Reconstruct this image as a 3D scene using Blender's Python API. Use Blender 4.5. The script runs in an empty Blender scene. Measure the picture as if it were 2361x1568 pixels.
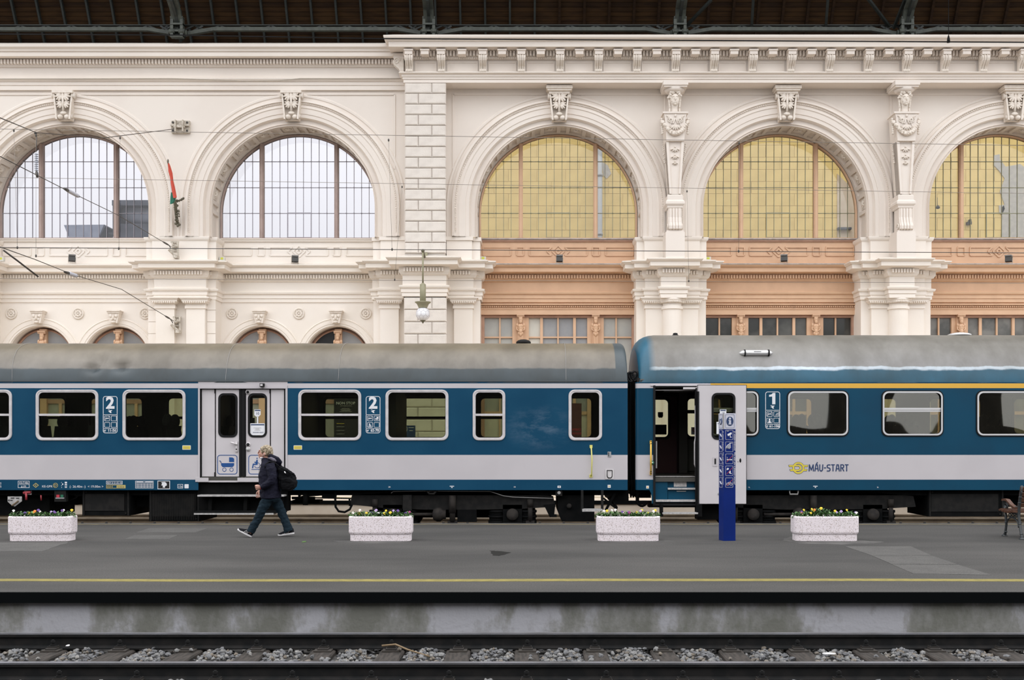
import bpy, bmesh, math, random
from mathutils import Vector, Matrix, noise
R = random.Random(7)
C = bpy.context.scene.collection
PI = math.pi
# ---------------------------------------------------------------- camera, sky, exposure
# survey constants: focal length in pixels, principal point, eye height above the rails
F, CX, CY, CH = 2540.0, 1212.0, 1015.0, 2.01
def X(px, D): return (px - CX) * D / F          # metres right of the camera at distance D
def Z(py, D): return CH + (CY - py) * D / F     # metres above the rail head at distance D
sc = bpy.context.scene
cam = bpy.data.cameras.new('camera'); co = bpy.data.objects.new('camera', cam); C.objects.link(co)
co.location = (0, 0, CH); co.rotation_euler = (PI/2, 0, 0)
cam.sensor_fit = 'HORIZONTAL'; cam.sensor_width = 36.0; cam.lens = 36.0 * F / 2361.0
cam.shift_x = -(CX - 1180.5) / 2361.0; cam.shift_y = (CY - 784.0) / 2361.0
cam.clip_start = 0.1; cam.clip_end = 500
sc.camera = co
w = bpy.data.worlds.new('overcast_sky'); sc.world = w; w.use_nodes = True
bg = w.node_tree.nodes['Background']; bg.inputs[0].default_value = (0.96, 0.97, 1.0, 1)
# standard overcast sky: luminance rises from the horizon to three times as much at the zenith
wt = w.node_tree; tcw = wt.nodes.new('ShaderNodeTexCoord'); sxw = wt.nodes.new('ShaderNodeSeparateXYZ'); wt.links.new(tcw.outputs['Generated'], sxw.inputs[0])
mw = wt.nodes.new('ShaderNodeMapRange'); mw.inputs[1].default_value = 0; mw.inputs[2].default_value = 1; mw.inputs[3].default_value = 1.12; mw.inputs[4].default_value = 3.36
wt.links.new(sxw.outputs[2], mw.inputs[0]); wt.links.new(mw.outputs[0], bg.inputs[1])
sc.view_settings.view_transform = 'Standard'; sc.view_settings.look = 'None'
sc.view_settings.exposure = 0.14; sc.view_settings.gamma = 1.0; sc.view_settings.use_curve_mapping = False
sc.cycles.transparent_max_bounces = 32; sc.cycles.max_bounces = 10; sc.cycles.diffuse_bounces = 4
sc.cycles.use_denoising = True; sc.cycles.caustics_reflective = False; sc.cycles.caustics_refractive = False
# ---------------------------------------------------------------- materials
MATS = {}
def mat(name, c1, c2=None, scale=4.0, rough=0.6, metal=0.0, bump=0.0, bscale=40.0, detail=4.0, lo=0.4, hi=0.6, stretch=(1,1,1), spec=0.5, grain=0.0, gscale=90.0):
    m = bpy.data.materials.new(name); m.use_nodes = True; MATS[name] = m
    nt = m.node_tree; b = nt.nodes['Principled BSDF']
    b.inputs['Base Color'].default_value = (*c1, 1); b.inputs['Roughness'].default_value = rough
    b.inputs['Metallic'].default_value = metal; b.inputs['Specular IOR Level'].default_value = spec
    if c2 is not None or bump:
        tc = nt.nodes.new('ShaderNodeTexCoord'); mp = nt.nodes.new('ShaderNodeMapping')
        mp.inputs['Scale'].default_value = stretch; nt.links.new(tc.outputs['Object'], mp.inputs[0])
    if c2 is not None:
        n = nt.nodes.new('ShaderNodeTexNoise'); n.inputs['Scale'].default_value = scale; n.inputs['Detail'].default_value = detail
        nt.links.new(mp.outputs[0], n.inputs['Vector'])
        r = nt.nodes.new('ShaderNodeValToRGB'); e = r.color_ramp.elements
        e[0].position = lo; e[0].color = (*c1, 1); e[1].position = hi; e[1].color = (*c2, 1)
        nt.links.new(n.outputs['Fac'], r.inputs[0]); nt.links.new(r.outputs[0], b.inputs['Base Color'])
    if grain:
        n3 = nt.nodes.new('ShaderNodeTexNoise'); n3.inputs['Scale'].default_value = gscale; n3.inputs['Detail'].default_value = 2; nt.links.new(tc.outputs['Object'], n3.inputs['Vector'])
        r3 = nt.nodes.new('ShaderNodeMapRange'); r3.inputs[1].default_value = .3; r3.inputs[2].default_value = .7; r3.inputs[3].default_value = 1-grain; r3.inputs[4].default_value = 1+grain; nt.links.new(n3.outputs['Fac'], r3.inputs[0])
        x3 = nt.nodes.new('ShaderNodeMix'); x3.data_type = 'RGBA'; x3.blend_type = 'MULTIPLY'; x3.inputs[0].default_value = 1
        nt.links.new(r.outputs[0], x3.inputs[6]); nt.links.new(r3.outputs[0], x3.inputs[7]); nt.links.new(x3.outputs[2], b.inputs['Base Color'])
    if bump:
        n2 = nt.nodes.new('ShaderNodeTexNoise'); n2.inputs['Scale'].default_value = bscale; n2.inputs['Detail'].default_value = 3
        nt.links.new(mp.outputs[0], n2.inputs['Vector'])
        bp = nt.nodes.new('ShaderNodeBump'); bp.inputs['Strength'].default_value = bump; bp.inputs['Distance'].default_value = 0.02
        nt.links.new(n2.outputs['Fac'], bp.inputs['Height']); nt.links.new(bp.outputs[0], b.inputs['Normal'])
    return m
def glass(name, tint, gloss=1.0, rough=0.02, haze=None, wave=0.0, ior=1.5):
    m = bpy.data.materials.new(name); m.use_nodes = True; MATS[name] = m; nt = m.node_tree
    nt.nodes.remove(nt.nodes['Principled BSDF']); out = nt.nodes['Material Output']
    t = nt.nodes.new('ShaderNodeBsdfTransparent'); t.inputs[0].default_value = (*tint, 1)
    g = nt.nodes.new('ShaderNodeBsdfGlossy'); g.inputs['Roughness'].default_value = rough; g.inputs[0].default_value = (gloss, gloss, gloss, 1)
    fr = nt.nodes.new('ShaderNodeFresnel'); fr.inputs[0].default_value = ior
    mx = nt.nodes.new('ShaderNodeMixShader'); nt.links.new(fr.outputs[0], mx.inputs[0])
    src = t
    if haze:
        d = nt.nodes.new('ShaderNodeBsdfDiffuse'); d.inputs[0].default_value = (*haze[:3], 1)
        m2 = nt.nodes.new('ShaderNodeMixShader'); m2.inputs[0].default_value = haze[3]
        nt.links.new(t.outputs[0], m2.inputs[1]); nt.links.new(d.outputs[0], m2.inputs[2]); src = m2
    if wave:
        tc = nt.nodes.new('ShaderNodeTexCoord'); n = nt.nodes.new('ShaderNodeTexNoise'); n.inputs['Scale'].default_value = 1.1
        n.inputs['Detail'].default_value = 0; nt.links.new(tc.outputs['Object'], n.inputs['Vector'])
        bp = nt.nodes.new('ShaderNodeBump'); bp.inputs['Strength'].default_value = wave; bp.inputs['Distance'].default_value = 0.1
        nt.links.new(n.outputs['Fac'], bp.inputs['Height']); nt.links.new(bp.outputs[0], g.inputs['Normal'])
    nt.links.new(src.outputs[0], mx.inputs[1]); nt.links.new(g.outputs[0], mx.inputs[2]); nt.links.new(mx.outputs[0], out.inputs[0])
    return m
mat('plaster', (.76,.685,.615), (.79,.72,.65), scale=.5, rough=.85, bump=.08, bscale=30)
mat('plaster_lower', (.82,.755,.685), (.80,.73,.65), scale=.6, rough=.85, bump=.08, bscale=30)
mat('ornament', (.72,.645,.56), (.78,.71,.635), scale=9, rough=.85)
mat('rusticated', (.68,.62,.56), (.74,.68,.615), scale=3, rough=.9, bump=.35, bscale=22)
mat('dado', (.66,.55,.43), (.72,.62,.50), scale=2, rough=.85)
mat('timber', (.66,.43,.275), (.60,.385,.245), scale=2.5, rough=.6, lo=.35, hi=.7)
mat('timber_grey', (.40,.30,.265), (.35,.26,.23), scale=3, rough=.6)
mat('timber_dark', (.44,.265,.185), (.38,.225,.16), scale=3, rough=.6)
mat('timber_shade', (.40,.22,.12), (.34,.18,.10), scale=5, rough=.6)
mat('bar_iron', (.30,.285,.32), rough=.6)  # pale tone stands in for sky glare around the left window bars
mat('bar_green', (.25,.25,.17), rough=.6)
mat('lead', (.42,.40,.40), (.30,.29,.28), scale=6, rough=.6)
mat('yellow_render', (.82,.635,.265), (.73,.56,.23), scale=.9, rough=.9, bump=.2, bscale=8)
mat('grey_render', (.45,.44,.42), (.52,.50,.47), scale=5, rough=.9)
mat('drainpipe', (.33,.35,.38), rough=.4)
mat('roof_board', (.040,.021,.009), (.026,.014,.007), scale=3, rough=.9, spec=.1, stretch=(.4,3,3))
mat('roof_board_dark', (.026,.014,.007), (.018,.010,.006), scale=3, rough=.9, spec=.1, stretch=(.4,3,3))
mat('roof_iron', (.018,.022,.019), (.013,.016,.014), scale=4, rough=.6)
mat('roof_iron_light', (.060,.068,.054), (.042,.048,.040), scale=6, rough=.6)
mat('asphalt', (.041,.0395,.037), (.062,.059,.055), scale=.9, rough=.95, bump=.3, bscale=140, detail=10, stretch=(.35,1,1), spec=.25, grain=.30, gscale=55, lo=.36, hi=.66)
mat('asphalt_patch', (.082,.079,.074), (.073,.070,.066), scale=3, rough=.95, bump=.3, bscale=140, spec=.25, grain=.28, gscale=55)
mat('asphalt_dust', (.088,.084,.079), (.058,.056,.053), scale=3, rough=.95, spec=.25, grain=.28, gscale=55, lo=.35, hi=.6)
mat('asphalt_stain', (.016,.0155,.014), rough=.9, spec=.1)
mat('line_yellow', (.21,.175,.055), (.165,.14,.047), scale=9, rough=.9, spec=.2, grain=.2)
mat('line_thin', (.26,.21,.10), (.16,.135,.085), scale=5, rough=.8)
mat('edge_black', (.0015,.0022,.0026), rough=.9, spec=.08)
mat('far_stone', (.56,.47,.37), (.62,.53,.43), scale=2, rough=.9)
mat('rail_rust', (.018,.0145,.012), (.030,.024,.018), scale=7, rough=.75, stretch=(.4,3,3))
mat('rail_dark', (.0055,.0058,.006), (.011,.010,.0095), scale=8, rough=.7, spec=.2)
mat('rail_head', (.30,.30,.33), (.18,.18,.19), scale=2, rough=.3, metal=.7)
mat('rail_far', (.24,.19,.13), (.17,.13,.09), scale=2, rough=.5)
mat('sleeper', (.046,.039,.034), (.027,.024,.021), scale=5, rough=.9, spec=.2, bump=.4, bscale=14, stretch=(6,1,1))
mat('soil_bed', (.022,.020,.018), (.045,.042,.038), scale=9, rough=.95, bump=.6, bscale=25)
mat('bed_far', (.13,.10,.07), (.09,.07,.05), scale=9, rough=.95)
for i, c in enumerate([(.125,.125,.128), (.175,.172,.167), (.09,.09,.094), (.15,.13,.108), (.23,.22,.205), (.14,.118,.093)]):
    mat('stone_%d' % i, c, tuple(v*.72 for v in c), scale=14, rough=.9)
mat('terrazzo_base', (.72,.645,.66), rough=.7)
mat('soil', (.03,.024,.018), rough=.95)
mat('leaf_green', (.035,.10,.022), (.06,.15,.03), scale=20, rough=.5)
mat('leaf_light', (.10,.20,.05), rough=.5)
for n_, c in dict(yellow=(.72,.52,.02), purple=(.085,.035,.22), white=(.72,.70,.66), violet=(.36,.27,.52), orange=(.75,.20,.02), maroon=(.22,.02,.10)).items():
    mat('petal_'+n_, c, rough=.6)
mat('coach_blue', (.005,.048,.098), (.007,.055,.108), scale=1.2, rough=.35, spec=.18)
mat('coach_blue_first', (.005,.052,.098), (.006,.046,.087), scale=1.0, rough=.32, spec=.2)
mat('coach_grey', (.50,.468,.48), (.475,.445,.457), scale=1.2, rough=.45)
mat('coach_yellow', (.66,.37,.045), rough=.45)
mat('gutter', (.07,.08,.085), rough=.5)
mat('window_alu', (.62,.59,.59), (.55,.52,.52), scale=8, rough=.45, metal=.1)
mat('alu_bright', (.72,.71,.71), rough=.35, metal=.6)
mat('rubber', (.004,.004,.0045), rough=.65, spec=.25)
mat('door_grey', (.545,.512,.522), (.52,.487,.497), scale=1.5, rough=.45)
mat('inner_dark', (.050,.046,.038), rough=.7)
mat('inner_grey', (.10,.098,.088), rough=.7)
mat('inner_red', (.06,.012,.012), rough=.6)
mat('seat_cloth', (.02,.024,.028), (.03,.034,.04), scale=30, rough=.9)
mat('curtain', (.30,.29,.26), rough=.9)
mat('under_black', (.0025,.003,.0032), (.005,.005,.005), scale=6, rough=.85, spec=.1)
mat('under_grey', (.008,.008,.0078), (.014,.013,.012), scale=8, rough=.8, spec=.2)
mat('under_rust', (.026,.022,.019), (.016,.014,.013), scale=9, rough=.8, spec=.2)
mat('step_metal', (.50,.48,.47), (.36,.35,.34), scale=20, rough=.5, metal=.3)
mat('decal_white', (.68,.68,.70), rough=.5)
mat('decal_blue', (.004,.058,.215), rough=.5)
mat('decal_navy', (.008,.03,.10), rough=.5)
mat('decal_yellow', (.62,.50,.05), rough=.5)
mat('decal_sand', (.50,.40,.13), rough=.5)
mat('decal_red', (.45,.03,.05), rough=.5)
mat('decal_black', (.004,.004,.005), rough=.5)
mat('handrail_yellow', (.62,.58,.17), rough=.45)
mat('handrail_orange', (.72,.43,.06), rough=.45)
mat('paper', (.72,.72,.74), rough=.8)
mat('green_button', (.02,.13,.07), rough=.4)
mat('red_valve', (.30,.03,.04), rough=.5)
mat('totem_blue', (.0012,.0135,.120), (.0016,.015,.135), scale=3, rough=.35, spec=.22)
mat('totem_light', (.50,.50,.57), rough=.45)
mat('skin', (.52,.29,.22), (.46,.24,.18), scale=20, rough=.55)
mat('hair_blond', (.17,.125,.075), (.42,.35,.25), scale=55, rough=.6, stretch=(1,1,.3), lo=.42, hi=.58)
mat('hair_dark', (.07,.055,.04), rough=.7)
mat('jacket_navy', (.0055,.0055,.013), (.009,.009,.019), scale=25, rough=.8, bump=.3, bscale=22, spec=.15)
mat('hood_lining', (.10,.09,.115), rough=.9)
mat('denim', (.006,.014,.021), (.010,.020,.029), scale=18, rough=.9, bump=.3, bscale=18, spec=.15)
mat('bag_black', (.0018,.002,.003), (.0035,.0035,.0045), scale=20, rough=.8, bump=.3, bscale=16, spec=.12)
mat('shoe_black', (.005,.005,.007), rough=.8, spec=.15)
mat('shoe_white', (.62,.60,.60), rough=.6)
mat('mask_white', (.68,.69,.72), rough=.8)
mat('bench_wood', (.085,.034,.016), (.06,.023,.012), scale=5, rough=.5, stretch=(1,8,8))
mat('bench_iron', (.018,.022,.024), (.03,.034,.036), scale=20, rough=.45)
mat('lamp_green', (.30,.28,.18), (.26,.245,.155), scale=6, rough=.55)
mat('lamp_dark', (.13,.12,.075), rough=.55)
mat('globe_white', (.78,.78,.80), rough=.35)
mat('globe_line', (.50,.47,.50), rough=.5)
mat('shed_dark', (.045,.04,.034), (.03,.027,.023), scale=.8, rough=.9)
mat('wire', (.06,.052,.044), rough=.6)
mat('wire_thin', (.20,.17,.14), rough=.6)
mat('wire_cream', (.42,.38,.32), rough=.8)
mat('bracket_cream', (.62,.56,.48), (.42,.37,.30), scale=14, rough=.7)
mat('insulator', (.55,.56,.62), rough=.3)
mat('flood_grey', (.30,.29,.28), rough=.45)
mat('flood_dark', (.05,.048,.045), rough=.5)
mat('box_white', (.62,.61,.56), rough=.6)
mat('box_yellow', (.58,.60,.08), rough=.6)
mat('flag_red', (.55,.075,.045), rough=.8)
mat('flag_white', (.72,.70,.68), rough=.8)
mat('flag_green', (.02,.14,.09), rough=.8)
mat('bronze', (.085,.075,.05), (.14,.125,.085), scale=30, rough=.7)
mat('outside_dark', (.05,.06,.08), (.09,.10,.13), scale=3, rough=.6)
mat('outside_steel', (.34,.38,.46), (.28,.32,.40), scale=2, rough=.6)
mat('frosted', (.42,.42,.385), (.36,.365,.35), scale=1.5, rough=.5)
mat('frosted_grey', (.27,.275,.285), (.31,.31,.31), scale=2, rough=.5)
mat('frosted_light', (.60,.575,.50), (.54,.525,.465), scale=1.5, rough=.5)
mat('glass_dark', (.035,.037,.034), (.10,.10,.092), scale=.9, rough=.12)
mat('glass_dusk', (.085,.087,.083), (.20,.195,.18), scale=1.3, rough=.15)
mat('trash_white', (.75,.74,.74), rough=.7)
mat('stick', (.16,.11,.06), rough=.9)
glass('pane_sky', (.72,.715,.73))
glass('pane_court', (.84,.83,.80))
glass('coach_glass', (.70,.72,.63), wave=.0)
glass('coach_glass_first', (.74,.72,.60), wave=.12, ior=1.9)
# terrazzo: white cement with dark and tan chips
m = MATS['terrazzo_base']; nt = m.node_tree
tc = nt.nodes.new('ShaderNodeTexCoord'); vo = nt.nodes.new('ShaderNodeTexVoronoi'); vo.inputs['Scale'].default_value = 74
nz = nt.nodes.new('ShaderNodeTexNoise'); nz.inputs['Scale'].default_value = 60; nt.links.new(tc.outputs['Object'], nz.inputs['Vector'])
vm = nt.nodes.new('ShaderNodeVectorMath'); vm.operation = 'MULTIPLY_ADD'; vm.inputs[1].default_value = (.022,.022,.022); nt.links.new(nz.outputs['Color'], vm.inputs[0]); nt.links.new(tc.outputs['Object'], vm.inputs[2])
nt.links.new(vm.outputs[0], vo.inputs['Vector'])
mth = nt.nodes.new('ShaderNodeMath'); mth.operation = 'LESS_THAN'; mth.inputs[1].default_value = .36; nt.links.new(vo.outputs['Distance'], mth.inputs[0])
sp = nt.nodes.new('ShaderNodeSeparateColor'); nt.links.new(vo.outputs['Color'], sp.inputs[0])
m3 = nt.nodes.new('ShaderNodeMath'); m3.operation = 'GREATER_THAN'; m3.inputs[1].default_value = .52; nt.links.new(sp.outputs[0], m3.inputs[0])
m4 = nt.nodes.new('ShaderNodeMath'); m4.operation = 'MULTIPLY'; nt.links.new(mth.outputs[0], m4.inputs[0]); nt.links.new(m3.outputs[0], m4.inputs[1])
rc = nt.nodes.new('ShaderNodeValToRGB'); rc.color_ramp.elements[0].color = (.10,.075,.055,1); rc.color_ramp.elements[1].color = (.34,.25,.20,1)
nt.links.new(sp.outputs[1], rc.inputs[0])
mx = nt.nodes.new('ShaderNodeMix'); mx.data_type = 'RGBA'; mx.inputs[6].default_value = (.74,.665,.685,1)
nt.links.new(m4.outputs[0], mx.inputs[0]); nt.links.new(rc.outputs[0], mx.inputs[7]); nt.links.new(mx.outputs[2], nt.nodes['Principled BSDF'].inputs['Base Color'])
# stained concrete of the platform face
m = mat('concrete_face', (.215,.213,.22), rough=.9, bump=.4, bscale=18); nt = m.node_tree
tc = nt.nodes.new('ShaderNodeTexCoord'); mp = nt.nodes.new('ShaderNodeMapping'); mp.inputs['Scale'].default_value = (1,1,.55); nt.links.new(tc.outputs['Object'], mp.inputs[0])
n1 = nt.nodes.new('ShaderNodeTexNoise'); n1.inputs['Scale'].default_value = 1.5; n1.inputs['Detail'].default_value = 9; n1.inputs['Roughness'].default_value = .62; nt.links.new(mp.outputs[0], n1.inputs['Vector'])
r1 = nt.nodes.new('ShaderNodeValToRGB'); e = r1.color_ramp.elements
e[0].position = .40; e[0].color = (.15,.15,.13,1); e[1].position = .56; e[1].color = (.36,.358,.38,1)
e2 = r1.color_ramp.elements.new(.485); e2.color = (.225,.223,.21,1)
nt.links.new(n1.outputs['Fac'], r1.inputs[0]); nt.links.new(r1.outputs[0], nt.nodes['Principled BSDF'].inputs['Base Color'])
# pale scuff marks on the blank blue panel near the coach's end
m = MATS['coach_blue']; nt = m.node_tree; bs = nt.nodes['Principled BSDF']; old = bs.inputs['Base Color'].links[0].from_socket
tc = nt.nodes.new('ShaderNodeTexCoord'); mp = nt.nodes.new('ShaderNodeMapping'); mp.inputs['Location'].default_value = (-.36,-.0,-2.27*1.9); mp.inputs['Scale'].default_value = (1.25,0,1.9)
nt.links.new(tc.outputs['Object'], mp.inputs[0]); ln_ = nt.nodes.new('ShaderNodeVectorMath'); ln_.operation = 'LENGTH'; nt.links.new(mp.outputs[0], ln_.inputs[0])
fo = nt.nodes.new('ShaderNodeMapRange'); fo.inputs[1].default_value = .25; fo.inputs[2].default_value = 1.0; fo.inputs[3].default_value = 1; fo.inputs[4].default_value = 0; nt.links.new(ln_.outputs['Value'], fo.inputs[0])
mp2 = nt.nodes.new('ShaderNodeMapping'); mp2.inputs['Scale'].default_value = (1,1,2.4); nt.links.new(tc.outputs['Object'], mp2.inputs[0])
n1 = nt.nodes.new('ShaderNodeTexNoise'); n1.inputs['Scale'].default_value = 2.6; n1.inputs['Detail'].default_value = 9; n1.inputs['Roughness'].default_value = .68; nt.links.new(mp2.outputs[0], n1.inputs['Vector'])
r1 = nt.nodes.new('ShaderNodeMapRange'); r1.inputs[1].default_value = .45; r1.inputs[2].default_value = .75; nt.links.new(n1.outputs['Fac'], r1.inputs[0])
mu = nt.nodes.new('ShaderNodeMath'); mu.operation = 'MULTIPLY'; nt.links.new(fo.outputs[0], mu.inputs[0]); nt.links.new(r1.outputs[0], mu.inputs[1])
mx = nt.nodes.new('ShaderNodeMix'); mx.data_type = 'RGBA'; mx.inputs[7].default_value = (.085,.14,.20,1); nt.links.new(mu.outputs[0], mx.inputs[0]); nt.links.new(old, mx.inputs[6]); nt.links.new(mx.outputs[2], bs.inputs['Base Color'])
def roof_paint(name, low, band, top, top2, zb, wob, soft, xe, xs_):
    """weathered coach roof: paint below a ragged line, dirt above it (object z in metres)"""
    m = mat(name, top, rough=.5, bump=.05, bscale=6); nt = m.node_tree
    tc = nt.nodes.new('ShaderNodeTexCoord'); sx = nt.nodes.new('ShaderNodeSeparateXYZ'); nt.links.new(tc.outputs['Object'], sx.inputs[0])
    n = nt.nodes.new('ShaderNodeTexNoise'); n.inputs['Scale'].default_value = 3.0; n.inputs['Detail'].default_value = 8; nt.links.new(tc.outputs['Object'], n.inputs['Vector'])
    a = nt.nodes.new('ShaderNodeMath'); a.operation = 'MULTIPLY_ADD'; a.inputs[1].default_value = wob; nt.links.new(n.outputs['Fac'], a.inputs[0]); nt.links.new(sx.outputs[2], a.inputs[2])
    mr = nt.nodes.new('ShaderNodeMapRange'); mr.inputs[1].default_value = zb-.5+wob*.5; mr.inputs[2].default_value = zb+.5+wob*.5; nt.links.new(a.outputs[0], mr.inputs[0])
    r = nt.nodes.new('ShaderNodeValToRGB'); e = r.color_ramp.elements
    e[0].position = .5-soft; e[0].color = (*low,1); e[1].position = .5+soft; e[1].color = (*top,1)
    if band:
        q = r.color_ramp.elements.new(.5-soft*.2); q.color = (*band,1)
        q = r.color_ramp.elements.new(.5+soft*.7); q.color = (*band,1)
    q = r.color_ramp.elements.new(.96); q.color = (*top2,1)
    nt.links.new(mr.outputs[0], r.inputs[0])
    n2 = nt.nodes.new('ShaderNodeTexNoise'); n2.inputs['Scale'].default_value = 1.0; n2.inputs['Detail'].default_value = 10; n2.inputs['Roughness'].default_value = .62
    mp2 = nt.nodes.new('ShaderNodeMapping'); mp2.inputs['Scale'].default_value = (1.3,.8,.8); nt.links.new(tc.outputs['Object'], mp2.inputs[0]); nt.links.new(mp2.outputs[0], n2.inputs['Vector'])
    r2 = nt.nodes.new('ShaderNodeValToRGB'); r2.color_ramp.elements[0].position = .33; r2.color_ramp.elements[0].color = (.70,.68,.64,1); r2.color_ramp.elements[1].position = .66; r2.color_ramp.elements[1].color = (1.22,1.22,1.24,1)
    nt.links.new(n2.outputs['Fac'], r2.inputs[0])
    mx = nt.nodes.new('ShaderNodeMix'); mx.data_type = 'RGBA'; mx.blend_type = 'MULTIPLY'; mx.inputs[0].default_value = 1
    # the coach end keeps its paint up to the roof
    ex = nt.nodes.new('ShaderNodeMapRange'); ex.inputs[1].default_value = xe; ex.inputs[2].default_value = xe+xs_; nt.links.new(sx.outputs[0], ex.inputs[0])
    me_ = nt.nodes.new('ShaderNodeMix'); me_.data_type = 'RGBA'; me_.inputs[7].default_value = (*(v*1.2 for v in low),1); nt.links.new(ex.outputs[0], me_.inputs[0]); nt.links.new(r.outputs[0], me_.inputs[6])
    nt.links.new(me_.outputs[2], mx.inputs[6]); nt.links.new(r2.outputs[0], mx.inputs[7]); nt.links.new(mx.outputs[2], nt.nodes['Principled BSDF'].inputs['Base Color'])
roof_paint('roof_second', (.032,.045,.051), None, (.155,.140,.120), (.125,.103,.068), 3.50, .07, .018, X(1417,23), .02)
roof_paint('roof_first', (.007,.068,.112), (.46,.52,.57), (.225,.22,.215), (.135,.126,.108), 3.50, .10, .045, X(1512,23), -.16)
# ---------------------------------------------------------------- mesh builder
class MB:
    def __init__(s): s.v = []; s.f = []; s.m = []; s.s = []; s.mats = []; s.cm = 0
    def mat(s, name):
        if name not in s.mats: s.mats.append(name)
        s.cm = s.mats.index(name); return s
    def add(s, vs, fs, sm=False):
        o = len(s.v); s.v += [tuple(p) for p in vs]
        for f in fs: s.f.append(tuple(i+o for i in f)); s.m.append(s.cm); s.s.append(sm)
        return s
    def quad(s, a, b, c, d): return s.add([a,b,c,d], [(0,1,2,3)])
    def box(s, x0, x1, y0, y1, z0, z1):
        return s.add([(x0,y0,z0),(x1,y0,z0),(x1,y1,z0),(x0,y1,z0),(x0,y0,z1),(x1,y0,z1),(x1,y1,z1),(x0,y1,z1)],
                     [(0,3,2,1),(4,5,6,7),(0,1,5,4),(1,2,6,5),(2,3,7,6),(3,0,4,7)])
    def obox(s, c, half, rot=None):
        h = half; vs = [Vector((sx*h[0], sy*h[1], sz*h[2])) for sz in (-1,1) for sx, sy in ((-1,-1),(1,-1),(1,1),(-1,1))]
        if rot is not None: vs = [rot @ v for v in vs]
        c = Vector(c); return s.add([v+c for v in vs], [(0,3,2,1),(4,5,6,7),(0,1,5,4),(1,2,6,5),(2,3,7,6),(3,0,4,7)])
    def bar(s, a, b, w, h=None):
        """rectangular bar from a to b"""
        a, b = Vector(a), Vector(b); d = b-a; L = d.length
        if L < 1e-6: return s
        return s.obox((a+b)/2, (w/2, (h or w)/2, L/2), d.to_track_quat('Z', 'Y').to_matrix())
    def chbox(s, x0, x1, y0, y1, z0, z1, c):
        """block whose front (low y) face is chamfered by c"""
        v = [(x0,y1,z0),(x1,y1,z0),(x1,y1,z1),(x0,y1,z1),(x0,y0+c,z0),(x1,y0+c,z0),(x1,y0+c,z1),(x0,y0+c,z1),(x0+c,y0,z0+c),(x1-c,y0,z0+c),(x1-c,y0,z1-c),(x0+c,y0,z1-c)]
        f = [(3,2,1,0)]
        for i in range(4):
            j = (i+1) % 4; f += [(i,j,4+j,4+i),(4+i,4+j,8+j,8+i)]
        return s.add(v, f+[(8,9,10,11)])
    def tube(s, pts, r, n=8, cap=True, sq=(1,1)):
        pts = [Vector(p) for p in pts]; rs = r if isinstance(r, (list, tuple)) else [r]*len(pts)
        o = []; up = None
        for i, p in enumerate(pts):
            d = (pts[min(i+1, len(pts)-1)] - pts[max(i-1, 0)])
            if d.length < 1e-9: d = Vector((0,0,1))
            d.normalize()
            if up is None: up = d.orthogonal().normalized() if abs(d.y) > .95 or abs(d.x) > .95 else d.cross(Vector((0,1,0))).normalized()
            up = (up - d*up.dot(d)); up = up.normalized() if up.length > 1e-6 else d.orthogonal().normalized()
            bi = d.cross(up); k = rs[i]
            for j in range(n):
                a = 2*PI*j/n; o.append(p + up*(math.cos(a)*k*sq[0]) + bi*(math.sin(a)*k*sq[1]))
        f = []
        for i in range(len(pts)-1):
            for j in range(n):
                k = (j+1) % n; f.append((i*n+j, i*n+k, (i+1)*n+k, (i+1)*n+j))
        if cap: f += [tuple(range(n-1,-1,-1)), tuple((len(pts)-1)*n+j for j in range(n))]
        return s.add(o, f, True)
    def lathe(s, prof, c=(0,0,0), n=16, axis='z', a0=0, a1=2*PI, smooth=True):
        full = abs(a1-a0-2*PI) < 1e-6; m = n if full else n+1; o = []
        for r, h in prof:
            for j in range(m):
                a = a0+(a1-a0)*j/n; p = (r*math.cos(a), r*math.sin(a), h)
                if axis == 'y': p = (p[0], h, p[1])
                if axis == 'x': p = (h, p[0], p[1])
                o.append((p[0]+c[0], p[1]+c[1], p[2]+c[2]))
        f = []
        for i in range(len(prof)-1):
            for j in range(n):
                k = (j+1) % m
                f.append((i*m+j, i*m+k, (i+1)*m+k, (i+1)*m+j))
        if full: f += [tuple(range(m-1,-1,-1)), tuple((len(prof)-1)*m+j for j in range(m))]
        return s.add(o, f, smooth)
    def ball(s, c, r, n=10, m=7, rot=None):
        if not isinstance(r, (list, tuple)): r = (r,r,r)
        o = [Vector((0,0,-r[2]))]
        for i in range(1, m):
            t = -PI/2+PI*i/m
            for j in range(n):
                a = 2*PI*j/n; o.append(Vector((r[0]*math.cos(t)*math.cos(a), r[1]*math.cos(t)*math.sin(a), r[2]*math.sin(t))))
        o.append(Vector((0,0,r[2])))
        if rot is not None: o = [rot @ v for v in o]
        c = Vector(c); o = [v+c for v in o]; f = [(0, 1+(j+1) % n, 1+j) for j in range(n)]
        for i in range(m-2):
            for j in range(n):
                k = (j+1) % n; f.append((1+i*n+j, 1+i*n+k, 1+(i+1)*n+k, 1+(i+1)*n+j))
        b = 1+(m-2)*n
        f += [(b+j, b+(j+1) % n, len(o)-1) for j in range(n)]
        return s.add(o, f, True)
    def prism(s, poly, d0, d1, plane='xz', caps=True):
        """polygon extruded: plane xz along y, xy along z, yz along x"""
        def P(a, b, d): return (a,d,b) if plane == 'xz' else (a,b,d) if plane == 'xy' else (d,a,b)
        n = len(poly); v = [P(a,b,d0) for a, b in poly]+[P(a,b,d1) for a, b in poly]
        f = [(i,(i+1) % n,n+(i+1) % n,n+i) for i in range(n)]
        if caps: f += [tuple(range(n-1,-1,-1)), tuple(range(n,2*n))]
        return s.add(v, f)
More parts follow.
